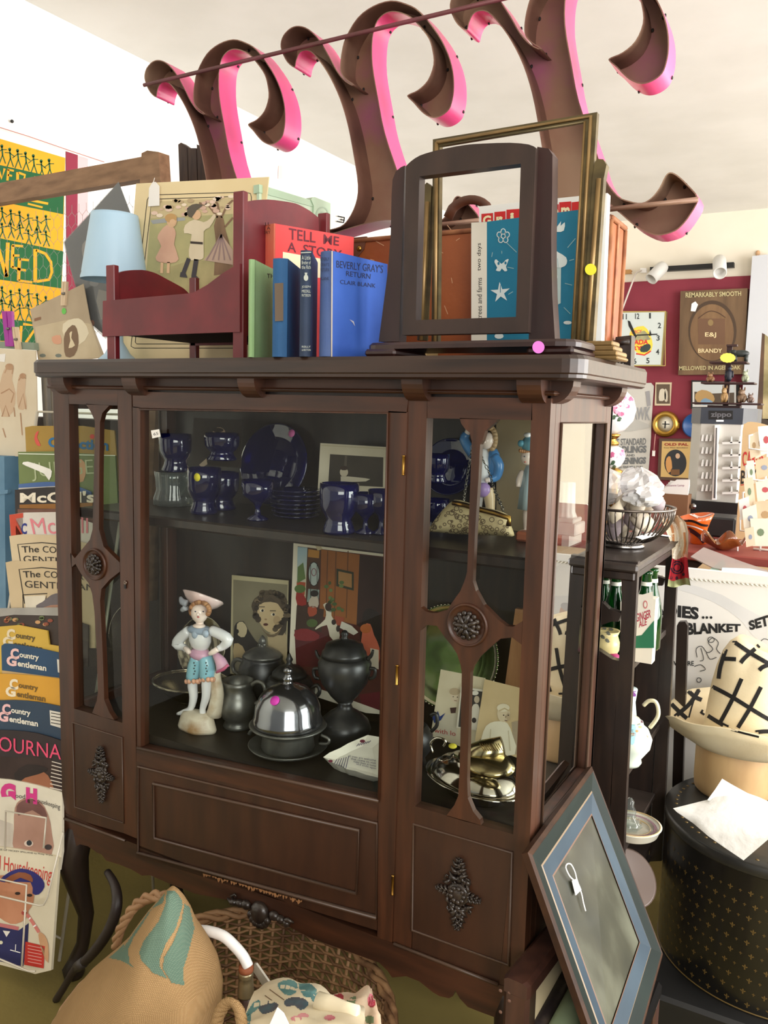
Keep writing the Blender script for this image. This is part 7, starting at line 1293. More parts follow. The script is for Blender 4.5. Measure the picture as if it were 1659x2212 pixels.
def d_sm(b, pl): b.poly(pl, R4(1418, 830, 1447, 872), mat((92, 76, 60), .7), 4); b.poly(pl, smooth([(1428, 840), (1436, 842), (1438, 862), (1424, 866), (1424, 848)], 2, True), mat((206, 196, 176), .7), 6); b.poly(pl, smooth([(1436, 840), (1442, 846), (1442, 866), (1436, 866)], 2, True), mat((196, 186, 166), .7), 6)
far('small sepia family photograph pinned below the clock', 'photograph', 'photograph', [(1416, 826), (1451, 826), (1448, 876), (1414, 876)], .006, fm((214, 196, 166)), d_sm)
def d_lion(b, pl): b.poly(pl, R4(1496, 825, 1590, 879), mat((206, 204, 200), .7), 4); b.poly(pl, R4(1500, 829, 1586, 874), mat((196, 200, 200), .7), 5); b.poly(pl, [(1500, 846), (1540, 850), (1586, 848), (1586, 874), (1500, 874)], mat((84, 70, 56), .7), 6); b.poly(pl, smooth([(1502, 852), (1516, 842), (1536, 848), (1544, 862), (1536, 870), (1506, 868)], 2, True), mat((176, 142, 92), .7), 7); b.poly(pl, smooth([(1514, 866), (1524, 860), (1540, 868), (1530, 874), (1514, 874)], 2, True), mat((120, 150, 176), .7), 8)
far('black framed picture of a lion on the crimson wall', 'framed_picture', 'framed picture', [(1493.5, 821), (1597, 826), (1594, 883), (1492, 883)], .03, fm((30, 28, 28)), d_lion)
def d_pal(b, pl): b.poly(pl, [(1430, 953), (1495, 954), (1491, 1033), (1427, 1030)], mat((206, 172, 110), .7), 4); FT(b, pl, R4(1435, 957, 1487, 963), 'OLD PAL', (150, 50, 40), .04); FT(b, pl, R4(1434, 966, 1486, 969), 'Cut Plug Smoking', (90, 60, 40)); b.poly(pl, circ(1459, 1000, 24, 29, 28), mat((44, 46, 50), .7), 6); b.poly(pl, smooth([(1440, 990), (1448, 986), (1452, 1010), (1444, 1022), (1438, 1006)], 2, True), mat((206, 150, 90), .7), 8); b.poly(pl, circ(1464, 985, 5, 6, 10), mat((206, 170, 140), .7), 8); b.poly(pl, R4(1449, 1014, 1468, 1026), mat((120, 84, 52), .7), 8)
far('framed tobacco advertisement with a dark oval portrait', 'tobacco_sign', 'sign', [(1424, 947), (1500, 948), (1496, 1040), (1420, 1036)], .03, mat((84, 60, 48), .6), d_pal)
GBR = mat((206, 166, 82), .28, .9, (176, 132, 58), 9)
c = on(1439, 916, 1, YF-.03); s = S(c); root = thing('ship_clock', 'round brass ship clock on the crimson wall', 'clock', (c.x, c.y, c.z-.08)); b = M(); b.lathe(c, [(28*s, 0), (28*s, .02), (24*s, .04), (19*s, .045), (17*s, .03)], GBR, 40, (0, -1, 0)); b.box((c.x+20*s, c.y-.03, c.z-8*s), (c.x+29*s, c.y, c.z+4*s), GBR); b.build('case', root)
b = M(); b.lathe(c, [(17*s, .03), (.001, .031)], mat((226, 222, 206), .35), 32, (0, -1, 0)); b.box((c.x-.004, c.y-.034, c.z-.03), (c.x+.004, c.y-.032, c.z+.02), BLACK); b.box((c.x-.02, c.y-.034, c.z-.003), (c.x+.03, c.y-.032, c.z+.003), BLACK); b.build('dial', root)
b = M(); b.tube([c+Vector((-20*s, -.02, -22*s)), c+Vector((-21*s, -.02, -60*s))], .003, mat((200, 150, 140), .7), 6); b.box((c.x-24*s, c.y-.022, c.z-70*s), (c.x-18*s, c.y-.018, c.z-58*s), TAGP); b.build('price_tag', root)
c = on(1503, 919, 1, YF-.03); b = M(); b.lathe(c, [(26*s, .03), (26*s, .034), (19*s, .02)], mat((30, 76, 136), .4), 32, (0, -1, 0)); b.lathe(c, [(20*s, .022), (.001, .022)], mat((222, 196, 140), .5), 32, (0, -1, 0)); b.ball(c+Vector((0, -.022, 0)), (7*s, .004, 7*s), mat((196, 70, 60), .6), 10); b.build('painted_plate', None, 'blue rimmed painted plate on the wall beside the brass clock', 'plate')
# track light
root = thing('track_light', 'black light track with two white spot heads above the crimson panel', 'track light', tuple(on(1495, 580, 1, YF-.05))); TPl = YP(YF-.05); b = M(); b.slab(TPl, [(1404, 577), (1585, 566), (1585, 577), (1404, 587)], .045, BLACK, d=Y1); b.build('track', root)
SPW = mat((206, 204, 198), .5)
for i, (a, e_) in enumerate((((1432, 576, .10), (1406, 603, .18)), ((1554, 562, .10), (1555, 590, .26)))):
    b = M(); p, q = on(a[0], a[1], 1, YF-a[2]), on(e_[0], e_[1], 1, YF-e_[2]); d = (q-p).normalized(); L_ = (q-p).length; b.lathe(p-d*.02, [(.02, 0), (.036, .01), (.043, .03), (.043, L_+.02), (.036, L_+.02), (.03, L_-.03)], SPW, 24, tuple(d)); b.tube([p, p+Vector((0, .06, -.02))], .012, SPW, 8); b.build('spot_head', root)
b = M(); b.slab(YP(YF-.04), [(1322, 584), (1362, 582), (1365, 585), (1362, 588), (1365, 591), (1322, 593)], .02, mat((176, 130, 78), .7), d=Y1); b.build('wooden_peg', None, 'broken light wooden stick nailed on the far wall left of the track light', 'stick')
b = M(); b.tube(smooth([on(u, v, 1, YF-.06) for u, v in [(1386, 584), (1374, 590), (1366, 610), (1343, 672)]], 4), .006, mat((206, 196, 186), .6), 6); b.slab(YP(YF-.05), R4(1383, 579, 1396, 589), .02, WHITE, d=Y1); b.build('power_cord', None, 'white power cord from the clock up to a small white plug', 'cord')
b = M(); b.ball(on(1637, 547, 1, YF-.01), (.014, .01, .02), mat((200, 160, 120), .7), 8); b.build('wall_hook', None, 'small tan hook on the far wall above the white door jamb', 'hook')
b = M(); pl = YP(4.4); b.slab(pl, [(1646, 719), (1652, 722), (1647, 905), (1634, 905)], .03, mat((96, 68, 46), .6, 0, (70, 50, 36), 5), d=Y1); b.slab(pl, [(1652, 722), (1700, 760), (1700, 915), (1647, 905)], .012, mat((186, 170, 130), .6, 0, (120, 110, 70), 5), d=Y1); z = pl(1660, 905); b.box((z.x-.1, 4.4, 0), (z.x+.3, 4.5, z.z), mat((60, 48, 38), .7)); b.build('framed_mirror', None, 'brown framed picture standing at the right edge beyond the white jamb', 'framed picture')
# counter with red top
CT = mat((142, 62, 52), .6, 0, (126, 52, 44), 5); ctz = .905
b = M(); x0, x1 = .72, 2.6; b.box((x0, 1.56, ctz-.03), (x1, 2.7, ctz), CT, .004); b.box((x0+.04, 1.60, 0), (x1, 2.66, ctz-.03), mat((70, 50, 42), .7)); b.build('red_counter', None, 'red topped counter behind the blanket poster', 'counter')
# lighter display on a black stand
zp = on(1540, 1110, 1, 2.35); s = S(zp); ZX = YP(2.3); root = thing('display_case', 'white pocket lighter display case with a black header on the counter', 'display case', (zp.x, 2.4, ctz))
xL, xM, xR = on(1496, 900, 1, 2.42).x, on(1516, 900, 1, 2.3).x, on(1603, 900, 1, 2.3).x; xE = on(1634, 900, 1, 2.42).x
def hexp(b, z0, z1, m, e=0): pts = [(xL-e, 2.42), (xM-e, 2.3-e), (xR+e, 2.3-e), (xE+e, 2.42), (xE, 2.62), (xL, 2.62)]; b.prism([(x, y, z0) for x, y in pts], (0, 0, z1-z0), m)
zz = lambda v: on(1555, v, 1, 2.3).z
b = M(); hexp(b, zz(916), zz(881), mat((62, 68, 78), .4, 0, (50, 54, 62), 5), .004); b.slab(YP(2.295), R4(1531, 887, 1583, 906), .002, BLACK, 1); b.text(YP(2.295), R4(1535, 890, 1580, 904), 'zippo', mat((96, 96, 100), .5), 4, .03); b.slab(YP(2.294), R4(1547, 907, 1563, 911), .002, WHITE, 2); b.build('header', root)
b = M(); hexp(b, zz(1084), zz(916), mat((196, 194, 186), .5, 0, (186, 184, 176), 3)); b.build('panel', root)
b = M(); sl = mat((226, 226, 222), .5); dkk = mat((150, 146, 138), .6)
for j in range(5):
    v = 955+j*27; b.slab(YP(2.28), [(1560, v), (1600, v-1), (1598, v+4), (1560, v+5)], .02, sl, 0, d=Y1)
    for i in range(2): b.slab(YP(2.285), R4(1563+i*18, v-4, 1576+i*18, v), .012, dkk, 0, d=Y1); b.slab(YP(2.28), [(1577+i*18, v+2), (1580+i*18, v-12), (1582+i*18, v+2)], .014, sl, 0, d=Y1)
for j in range(5):
    v = 945+j*27
    for i in range(3): b.slab(YP(2.285), [(1514+i*9, v+8), (1517+i*9, v-6), (1520+i*9, v-6), (1519+i*9, v+8)], .01, sl, 0, d=Y1); b.slab(YP(2.288), R4(1513+i*9, v+4, 1518+i*9, v+8), .01, dkk, 0, d=Y1)
b.slab(YP(2.275), [(1544, 918), (1552, 918), (1546, 1080), (1538, 1080)], .03, WHITE, 0, d=Y1); b.slab(YP(2.272), [(1547, 924), (1549, 924), (1545, 1076), (1542, 1076)], .01, mat((80, 80, 84), .5), 0, d=Y1); b.build('trays', root)
b = M(); hexp(b, ctz, zz(1084), mat((20, 20, 21), .5), .02); b.build('base', root)
b = M(); kx, ky = zp.x-.06, 2.26; b.lathe((kx, ky, zz(1095)), [(.012, 0), (.012, .02), (.001, .024)], mat((150, 150, 150), .2, 1), 12, (0, -1, 0)); b.build('lock', root)
# whatnot tiers on the display with small animals
root = thing('tiered_stand', 'dark little tiered stand with animal figurines on top of the display case', 'stand', (zp.x, 2.42, zz(881))); zt_ = zz(881)+.0005
TW = mat((52, 28, 26), .5); yt = 2.42; tz = lambda v: on(1575, v, 1, yt).z; tx = lambda u, v: on(u, v, 1, yt).x
b = M(); b.box((tx(1566, 850)-.008, yt+.02, zt_), (tx(1566, 850)+.012, yt+.035, tz(745)), TW); b.box((tx(1530, 875), yt-.02, zt_), (tx(1600, 875), yt+.04, tz(876)), TW); b.build('column', root)
TI = []
for u0, u1, v in ((1498, 1648, 870), (1518, 1633, 826), (1536, 1617, 782)): b = M(); b.box((tx(u0, v), yt-.05, tz(v+2)-.004), (tx(u1, v), yt+.05, tz(v+2)+.003), TW, .002); b.build('tier', root); TI.append(tz(v+2)+.0032)
b = M(); b.box((tx(1569, 748), yt, tz(748)), (tx(1592, 748), yt+.03, tz(744)), TW); b.build('finial', root)
FGm = lambda c: mat(c, .5, 0, tuple(max(0, x-24) for x in c), 30)
def animal(label, u, tier, h, w, col, kind):
    b = M(); x = tx(u, 830); z = TI[tier]+.0005; c = FGm(col); y = yt-.015; sx = S((x, y, z)); h *= sx; w *= sx
    if kind == 'sit':
        b.ball((x, y, z+h*.3), (w*.45, w*.4, h*.32), c, 12); b.ball((x-w*.05, y-w*.15, z+h*.66), (w*.3, w*.28, h*.2), c, 12); b.ball((x-w*.1, y-w*.38, z+h*.62), (w*.14, w*.16, h*.08), c, 8)
        for s_ in (-1, 1): b.ball((x+s_*w*.2, y-w*.1, z+h*.88), (w*.08, w*.06, h*.12), c, 8); b.tube([(x+s_*w*.25, y-w*.25, z+h*.4), (x+s_*w*.2, y-w*.4, z+.002)], [w*.1, w*.07], c, 8)
    elif kind == 'walk':
        b.ball((x, y, z+h*.62), (w*.5, w*.24, h*.28), c, 14); b.ball((x-w*.5, y, z+h*.72), (w*.2, w*.18, h*.2), c, 12); b.tube([(x-w*.64, y, z+h*.72), (x-w*.74, y, z+h*.4), (x-w*.7, y, z+h*.2)], [w*.08, w*.06, w*.04], c, 8); b.ball((x-w*.4, y-w*.16, z+h*.74), (w*.14, w*.03, h*.18), c, 8)
        for dx in (-.32, .32):
            for dy in (-.1, .1): b.tube([(x+dx*w, y+dy*w, z+h*.5), (x+dx*w, y+dy*w, z)], [w*.11, w*.1], c, 8)
    else:
        b.ball((x, y, z+h*.42), (w*.34, w*.3, h*.42), c, 12); b.ball((x, y-w*.05, z+h*.86), (w*.2, w*.2, h*.14), c, 10)
        for s_ in (-1, 1): b.tube([(x+s_*w*.3, y, z+h*.7), (x+s_*w*.4, y-w*.1, z+h*.3)], [w*.1, w*.08], c, 8)
    b.build('animal_figurine', None, label, 'figurine')
animal('dark elephant figurine on the top tier', 1597, 2, 28, 34, (46, 52, 50), 'walk'); animal('dark upright figurine on the middle tier below the yellow paper', 1575, 1, 34, 20, (44, 46, 58), 'stand'); animal('brown seated bear figurine at the left of the middle tier', 1535, 1, 22, 20, (136, 98, 66), 'sit'); animal('white and green figurine at the right of the middle tier', 1610, 1, 28, 18, (150, 156, 130), 'sit'); animal('tan deer figurine beside the column on the bottom tier', 1568, 0, 38, 18, (166, 132, 86), 'sit'); animal('brown bear figurine at the right of the bottom tier', 1606, 0, 34, 24, (122, 98, 76), 'sit'); animal('small grey figurine at the far right of the bottom tier', 1625, 0, 22, 18, (120, 100, 90), 'sit')
b = M(); pl = YP(yt-.055); b.slab(pl, [(1572+16*math.cos(a)*(1+.06*(k % 2)), 773+10*math.sin(a)*(1+.08*(k % 2))) for k, a in enumerate([2*math.pi*j/26 for j in range(26)])], .003, mat((240, 222, 92), .6), d=Y1); b.build('yellow_tag', None, 'yellow scalloped paper tag on the top tier', 'tag')
# mail box, signs and card rack
b = M(); mp = YP(2.2); z = mp(1450, 1068); xa, xb = mp(1432, 1080).x, mp(1486, 1080).x; b.box((xa, 2.2, ctz), (xb, 2.275, mp(1460, 1068).z), mat((120, 84, 56), .7)); b.build('cardboard_box', None, 'brown cardboard box of white envelopes in front of the tobacco sign', 'box')
for k in range(7): b = M(); pl = YP(2.21+.009*k); b.slab(pl, [(1424+k*4, 1062-k*4), (1462+k*3, 1036+k), (1490, 1036+k*2), (1486, 1072), (1434, 1074)], .004, mat((232, 230, 226), .7), d=Y1); b.text(pl, R4(1440+k*3, 1046, 1478, 1052), 'Susanne Lamp', mat((150, 90, 120), .7), 2) if k == 0 else None; b.build('envelope', None, 'white envelope standing in the brown cardboard box', 'envelope', 'envelopes in the brown box')
b = M(); sp = YP(1.95); b.slab(sp, smooth([(1587, 1172), (1598, 1040), (1604, 930), (1610, 915), (1622, 911), (1650, 916), (1680, 930), (1690, 960)], 2)+[(1690, 1225), (1584, 1222)], .006, mat((206, 178, 134), .7, 0, (196, 166, 122), 4), d=Y1)
b.text(sp, [(1604, 976), (1650, 972), (1650, 1006), (1604, 1008)], 'CARDS', mat((186, 48, 44), .7), 3, .02); b.text(sp, [(1601, 1016), (1640, 1012), (1640, 1042), (1600, 1046)], 'BUY?', mat((36, 32, 30), .7), 3, .02); b.line(sp, [(1600, 1048), (1640, 1042)], 2, mat((186, 48, 44), .7), 3); b.build('hand_lettered_sign', None, 'tan hand lettered sign behind the card rack', 'sign')
WWR = mat((236, 232, 224), .4); rk2 = thing('card_rack', 'white wire rack of old greeting cards at the right edge', 'card rack', (on(1650, 1150, 1, 1.7).x, 1.75, ctz))
b = M(); CPl = YP(1.72)
for v in (935, 1000, 1058, 1112, 1165, 1200):
    o = (v-935)*.12; b.tube([on(1640-o*.9, v, 1, 1.72), on(1618-o*.9, v+6, 1, 1.68), on(1618-o*.9, v+34, 1, 1.66), on(1652-o*.9, v+38, 1, 1.66), on(1700, v+30, 1, 1.68)], .003, WWR, 6)
for u in (1662, 1720): b.tube([CPl(u, 930), Vector((CPl(u, 930).x, 1.72, ctz))], .004, WWR, 8)
b.tube([Vector((CPl(1630, 1150).x, 1.72, ctz+.004)), Vector((CPl(1740, 1150).x, 1.72, ctz+.004))], .004, WWR, 8); b.build('wire_pockets', rk2)
random.seed(5); CC = [(242, 234, 216), (234, 218, 190), (244, 242, 238), (226, 200, 168), (244, 238, 222)]
for i, (u, v, w, h, t) in enumerate(((1640, 958, 26, 54, -.5), (1626, 962, 20, 50, -.5), (1652, 950, 30, 60, -.1), (1648, 1010, 34, 40, -.3), (1620, 1020, 16, 50, -.1), (1650, 1058, 36, 44, -.3), (1616, 1062, 20, 60, -.15), (1606, 1098, 22, 44, -.35), (1650, 1112, 44, 60, -.1), (1618, 1120, 30, 50, -.4), (1640, 1150, 40, 60, .0), (1618, 1160, 20, 40, -.2))):
    b = M(); pl = YP(1.70-.008*i); q = [(u-w/2, v-h/2-t*w/2), (u+w/2, v-h/2+t*w/2), (u+w/2+h*.1, v+h/2+t*w/2), (u-w/2+h*.1, v+h/2-t*w/2)]; b.slab(pl, q, .002, fm(CC[i % 5]), d=Y1); b.poly(pl, circ(u+3, v, w*.2, h*.14, 8), mat(random.choice([(190, 90, 96), (120, 140, 110), (180, 150, 110), (150, 160, 180)]), .7), 2); b.build('greeting_card', None, 'old greeting card in the white wire rack', 'card', 'cards in the wire rack')
# art glass
ORG_ = mat((226, 110, 34), .2, 0, (206, 84, 20), 6, coat=.5); root = thing('art_glass_vase', 'orange art glass vase with dark wavy bands on the counter', 'vase', (on(1500, 1190, 1, 1.75).x, 1.75, ctz)); p = on(1500, 1150, 1, 1.75); s = S(p)
b = M(); ax = Vector((-.18, -.1, 1)); q = Vector((p.x+.02, 1.75, ctz+.001)); hh = on(1500, 1112, 1, 1.75).z-q.z; PV = [(18*s, 0), (20*s, hh*.1), (17*s, hh*.3), (20*s, hh*.5), (28*s, hh*.75), (37*s, hh), (34*s, hh), (24*s, hh*.7), (10*s, hh*.4)]
b.lathe(q, PV, ORG_, 36, tuple(ax)); B_ = b.bvh(); b.build('body', root)
b = M()
for p_, w, m in (([(1464, 1114), (1490, 1110), (1512, 1118), (1536, 1112)], 5, WHITE), ([(1470, 1124), (1496, 1126), (1516, 1134), (1532, 1136)], 5, BLACK), ([(1478, 1140), (1496, 1148), (1512, 1160), (1522, 1172)], 9, mat((60, 30, 34), .3)), ([(1480, 1134), (1500, 1138), (1520, 1146)], 2.5, WHITE)): b.stripe(B_, p_, w, m)
b.build('glass_bands', root)
AMB = glass((190, 120, 50), 1.5, .02, .5, bc=(150, 84, 36)); b = M(); c = Vector((on(1562, 1180, 1, 1.66).x, 1.66, ctz+.001)); s = S(c); rings = []
for r, z in ((14, 0), (26, 8), (38, 18), (46, 26), (44, 26), (34, 17), (22, 9), (4, 4)): rings.append([c+Vector((r*s*(1+.06*math.sin(5*a))*math.cos(a), r*s*math.sin(a), z*s*(1+.42*math.sin(5*a+.6)*(r/46)))) for a in [2*math.pi*k/48 for k in range(48)]])
b.loft(rings, AMB); b.build('art_glass_dish', None, 'amber wavy edged art glass dish on the counter', 'dish')
b = M(); b.box((on(1522, 1160, 1, 1.95).x, 1.95, ctz), (on(1586, 1160, 1, 1.95).x, 2.1, on(1550, 1118, 1, 1.95).z), mat((22, 22, 23), .5), .006); b.build('black_box', None, 'black box on the counter behind the amber dish', 'box')
SLP = glass((226, 224, 224), 1.6, .08, .45, bc=(206, 190, 184))
for i, (lab, px, y, m) in enumerate((('clear sleeve of papers lying on the counter, nearest the scarf', [(1492, 1202), (1520, 1182), (1600, 1212), (1659, 1232), (1659, 1250), (1540, 1226)], 1.30, SLP), ('greenish plastic sleeve lying on the counter behind the blanket poster', [(1528, 1234), (1562, 1208), (1568, 1220), (1540, 1240)], 1.25, mat((150, 186, 172), .3)), ('bluish plastic sleeve at the right behind the blanket poster', [(1560, 1226), (1620, 1228), (1670, 1238), (1670, 1256), (1556, 1244)], 1.2, mat((206, 222, 230), .3)))):
    pl = Plane(on(px[0][0], px[0][1], 1, y), (0, -.5, 1)); b = M(); b.slab(pl, px, .004, m); b.build('plastic_sleeve', None, lab, 'plastic sleeve')
b = M(); b.box((1.115, 1.14, 0), (1.9, 1.52, .885), mat((176, 150, 112), .8, 0, (160, 132, 96), 4)); b.build('cardboard_carton', None, 'large tan carton behind the blanket poster carrying plastic sleeves', 'carton')
# rose painted china lamp
CHN = mat((230, 228, 226), .25, 0, (222, 222, 222), 4, coat=.4); yv = 1.64; root = thing('china_lamp', 'white rose painted china lamp of stacked globes behind the wire basket', 'lamp', (on(1322, 1050, 1, yv).x, yv, ctz))
vb = []
for nm, pf in (('upper_globe', [(10, 938), (30, 928), (46, 908), (51, 884), (44, 860), (28, 844), (12, 838)]), ('lower_globe', [(10, 1012), (20, 1006), (27, 992), (28, 984), (24, 970), (10, 962)])): b = M(); vessel(b, 1322, yv, pf, CHN, 40); vb.append((b, b.build(nm, root)))
b = M(); vessel(b, 1322, yv, [(14, 962), (16, 956), (8, 950), (14, 944), (18, 938), (8, 936)], BRASS, 24); vessel(b, 1322, yv, [(26, 1080), (26, 1060), (22, 1030), (18, 1024), (22, 1016), (10, 1010)], BRASS, 24); p = on(1322, 1078, 1, yv); b.lathe((p.x, yv, ctz+.0005), [(.05, 0), (.05, .01), (.02, .02), (.02, max(.03, p.z-ctz))], BRASS, 24); b.build('brass_fittings', root)
for (bv, go), pts in ((vb[0], [(1330, 880), (1338, 892), (1352, 862), (1358, 874), (1345, 868), (1362, 862)]), (vb[1], [(1318, 984), (1342, 986), (1346, 976)])):
    B_ = bv.bvh(); b = M()
    for u, v in pts:
        for k in range(5): b.decal(B_, circ(u+random.uniform(-6, 6), v+random.uniform(-6, 6), random.uniform(3, 6), random.uniform(3, 5), 8), mat(random.choice([(206, 130, 160), (226, 170, 190), (176, 80, 120), (236, 206, 214)]), .4), 1.6, .0008+.0004*k)
    for u, v in ((pts[0][0]-4, pts[0][1]+22), (pts[0][0]+6, pts[0][1]+16), (pts[0][0]+8, pts[0][1]+26)): b.decal(B_, circ(u, v, 4, 6, 8, 30), mat((60, 84, 60), .5), 1.6)
    b.build('painted_roses', go)
# ================================================================ front: wicker basket and what lies in it
BC = Vector((.60, -.185, 0)); BA, BBy, BZ = .325, .285, .285
WK = mat((150, 112, 76), .6, 0, (106, 74, 48), 16, (1, 1, 1), .1, c3=(166, 128, 90)); WKD = mat((128, 94, 62), .6, 0, (92, 64, 42), 14)
bk2 = thing('wicker_basket', 'large oval brown wicker laundry basket below the front of the cabinet', 'basket', (BC.x, BC.y, 0))
def br(a, z): k = .74+.26*(z/BZ)**.8; return BC+Vector((BA*(1 if math.cos(a) > 0 else .72)*k*math.cos(a), BBy*k*math.sin(a), z))
NS = 64; b = M()
for k in range(NS): a = 2*math.pi*k/NS; b.tube([br(a, z) for z in (.01, .08, .16, .23, BZ+.008)], .0036, WK, 6)
b.build('stakes', bk2)
b = M(); rows = 32
for j in range(rows):
    z = .012+(BZ-.02)*j/(rows-1); pts = []
    for k in range(NS*2):
        a = 2*math.pi*k/(NS*2); w = (1 if ((k//2)+j) % 2 else -1)*(.0058 if k % 2 == 0 else 0); p = br(a, z); d = (p-BC); d.z = 0; d.normalize(); pts.append(p+d*w+Vector((0, 0, random.uniform(-.0012, .0012))))
    b.tube(pts, random.uniform(.0026, .0036), WK if j % 3 else WKD, 5, closed=True)
b.build('weave', bk2)
b = M()
for o in range(3): b.tube([br(2*math.pi*k/96, BZ)+Vector((.006*math.cos(2*math.pi*k/96*14+o*2.1), .006*math.sin(2*math.pi*k/96*14+o*2.1), .004+.006*math.sin(2*math.pi*k/96*14+o*2.1))) for k in range(96)], .006, WK, 6, closed=True)
b.build('braided_rim', bk2)
b = M(); rings = [[BC+Vector((BA*(1 if math.cos(2*math.pi*k/40) > 0 else .72)*.74*r*math.cos(2*math.pi*k/40), BBy*.74*r*math.sin(2*math.pi*k/40), .008)) for k in range(40)] for r in (1, .5, .02)]; b.loft(rings, WKD, caps=False); b.build('bottom', bk2)
b = M(); P = smooth([on(u, v, 1, y) for u, v, y in [(250, 2040, -.17), (258, 2012, -.165), (272, 1984, -.16), (292, 1957, -.155), (318, 1940, -.15), (350, 1936, -.15), (372, 1950, -.15)]], 5)
for o in range(3):
    n = len(P); pp = []
    for i, p in enumerate(P): a = i*.55+o*2.09; pp.append(p+Vector((.0055*math.cos(a), .0055*math.sin(a)*.7, .0055*math.sin(a))))
    b.tube(pp, .006, WK, 6)
b.build('twisted_handle', bk2)
# burlap sack
BUR = woven((176, 144, 102), (142, 112, 76), 150); GRNB = woven((112, 132, 114), (84, 106, 92), 150)
SR = [(1922, 364, 376, .012), (1932, 352, 388, .02), (1950, 338, 398, .035), (1980, 312, 412, .055), (2015, 286, 424, .075), (2050, 262, 444, .095), (2090, 220, 470, .115), (2130, 172, 482, .13), (2170, 138, 482, .14), (2212, 108, 476, .145), (2290, 70, 462, .145), (2400, 80, 430, .12)]
b = M(); rings = []; ys_ = -.30
for i, (v, l, r, dep) in enumerate(SR):
    pl_, pr_ = on(l, v, 1, ys_), on(r, v, 1, ys_); c = on((l+r)/2, v, 1, ys_); hw = (r-l)/2*S(c)*.97; ring = []; e1 = Vector((RT.x, RT.y, 0)).normalized(); e2 = Vector((-e1.y, e1.x, 0))
    for k in range(40):
        a = 2*math.pi*k/40; f = 1+.035*math.sin(3*a+i*.5)+.02*math.sin(7*a-i*.8); q = c+e1*hw*math.cos(a)*(1+.01*math.sin(5*a))+e2*dep*math.sin(a)*f; ring.append(Vector((q.x, q.y, max(.014, c.z))))
    rings.append(ring)
rings2 = []
for i in range(len(rings)-1):
    for t in (0, .5): rings2.append([a.lerp(c, t) for a, c in zip(rings[i], rings[i+1])])
rings2.append(rings[-1]); b.loft(rings2[::-1], BUR); B_ = b.bvh(); sk = b.build('burlap_sack', None, 'stuffed tan burlap sack with green stripes in the wicker basket', 'sack')
b = M()
for px in ([(335, 1928), (350, 1920), (356, 1930), (352, 1950), (328, 1963), (305, 2000), (289, 2024), (276, 2051), (280, 2081), (289, 2090), (262, 2075), (224, 2067), (232, 2045), (262, 2009), (304, 1960)], [(360, 1924), (378, 1924), (392, 1942), (395, 1954), (380, 2005), (358, 2039), (346, 2069), (345, 2087), (361, 2114), (331, 2102), (304, 2072), (301, 2057), (310, 2033), (343, 1990), (358, 1951)], [(399, 1952), (410, 1960), (420, 2005), (407, 2057), (395, 2096), (398, 2129), (371, 2123), (352, 2093), (354, 2069), (374, 2036), (392, 1990)]): b.decal(B_, px, GRNB, 2.2)
o = b.build('printed_stripes', sk)
# lamp socket with white bent arm
SKT = YP(-.21); root = thing('lamp_part', 'old lamp socket with a bent white arm poking out of the basket', 'lamp part', tuple(on(533, 2200, 1, -.21)))
b = M(); b.tube(smooth([SKT(u, v) for u, v in [(400, 2012), (440, 2010), (480, 2021), (507, 2044), (526, 2067), (536, 2088)]], 5), .0088, mat((232, 230, 228), .5), 12); b.build('bent_arm', root)
b = M(); ax = (SKT(532, 2084)-SKT(531, 2220)).normalized(); q = SKT(531, 2150); s = S(q)
b.lathe(q, [(17*s, 0), (18*s, 4*s), (16*s, 34*s), (15*s, 44*s), (17*s, 46*s), (15*s, 49*s), (17*s, 52*s), (15*s, 56*s)], mat((178, 172, 150), .3, .8, (150, 130, 84), 12), 24, tuple(ax)); b.build('socket_shell', root)
b = M(); b.lathe(q, [(15*s, 56*s), (16*s, 60*s), (15.5*s, 68*s), (11*s, 69*s)], mat((150, 84, 48), .7, 0, (120, 62, 36), 30), 24, tuple(ax)); b.build('rusty_collar', root)
b = M(); b.lathe(q, [(20*s, -60*s), (24*s, -40*s), (22*s, -22*s), (13*s, -10*s), (14*s, 0)], mat((64, 38, 28), .5), 24, tuple(ax)); b.build('base_cup', root)
# rolled rope
b = M(); c = on(494, 2222, 1, -.36)
for o in range(3): b.tube([c+Vector((.022*math.cos(a)+.004*math.cos(a*8+o*2.1), .010*math.sin(a)-.004*math.sin(a*8+o*2.1), .034*math.sin(a)+.004*math.sin(a*8+o*2.1))) for a in [2*math.pi*k/64 for k in range(64)]], .0055, BUR, 6, closed=True)
b.build('rope_ring', None, 'coarse twisted rope ring beside the lamp socket', 'rope')
# floral cloths
def mound(label, px_rows, y, m, name, dec):
    rows = []
    for r, row in enumerate(px_rows): rows.append(smooth([on(u, v, 1, y+dy) for u, v, dy in row], 4))
    b = M(); rr = []
    for i in range(len(rows)-1):
        for t in (0, .34, .67): rr.append([a.lerp(c, t)+Vector((0, -.004*math.sin(k*.9+i), .003*math.sin(k*.7+i*2))) for k, (a, c) in enumerate(zip(rows[i], rows[i+1]))])
    rr.append(rows[-1]); rr.append([Vector((p.x, p.y, .05)) for p in rows[-1]]); b.loft(rr, m, caps=False, closed=False); B_ = b.bvh(); o = b.build(name, None, label, 'cloth'); d = M(); dec(d, B_); d.build('printed_flowers', o); return o
CLO = mat((224, 212, 182), .9, 0, (212, 196, 164), 12, bump=.1); TL_ = mat((104, 146, 142), .9, 0, (78, 122, 122), 26); TL2 = mat((70, 96, 106), .9, 0, (84, 62, 66), 26); RS = mat((216, 160, 156), .9, 0, (190, 100, 110), 22); RD = mat((160, 50, 60), .9)
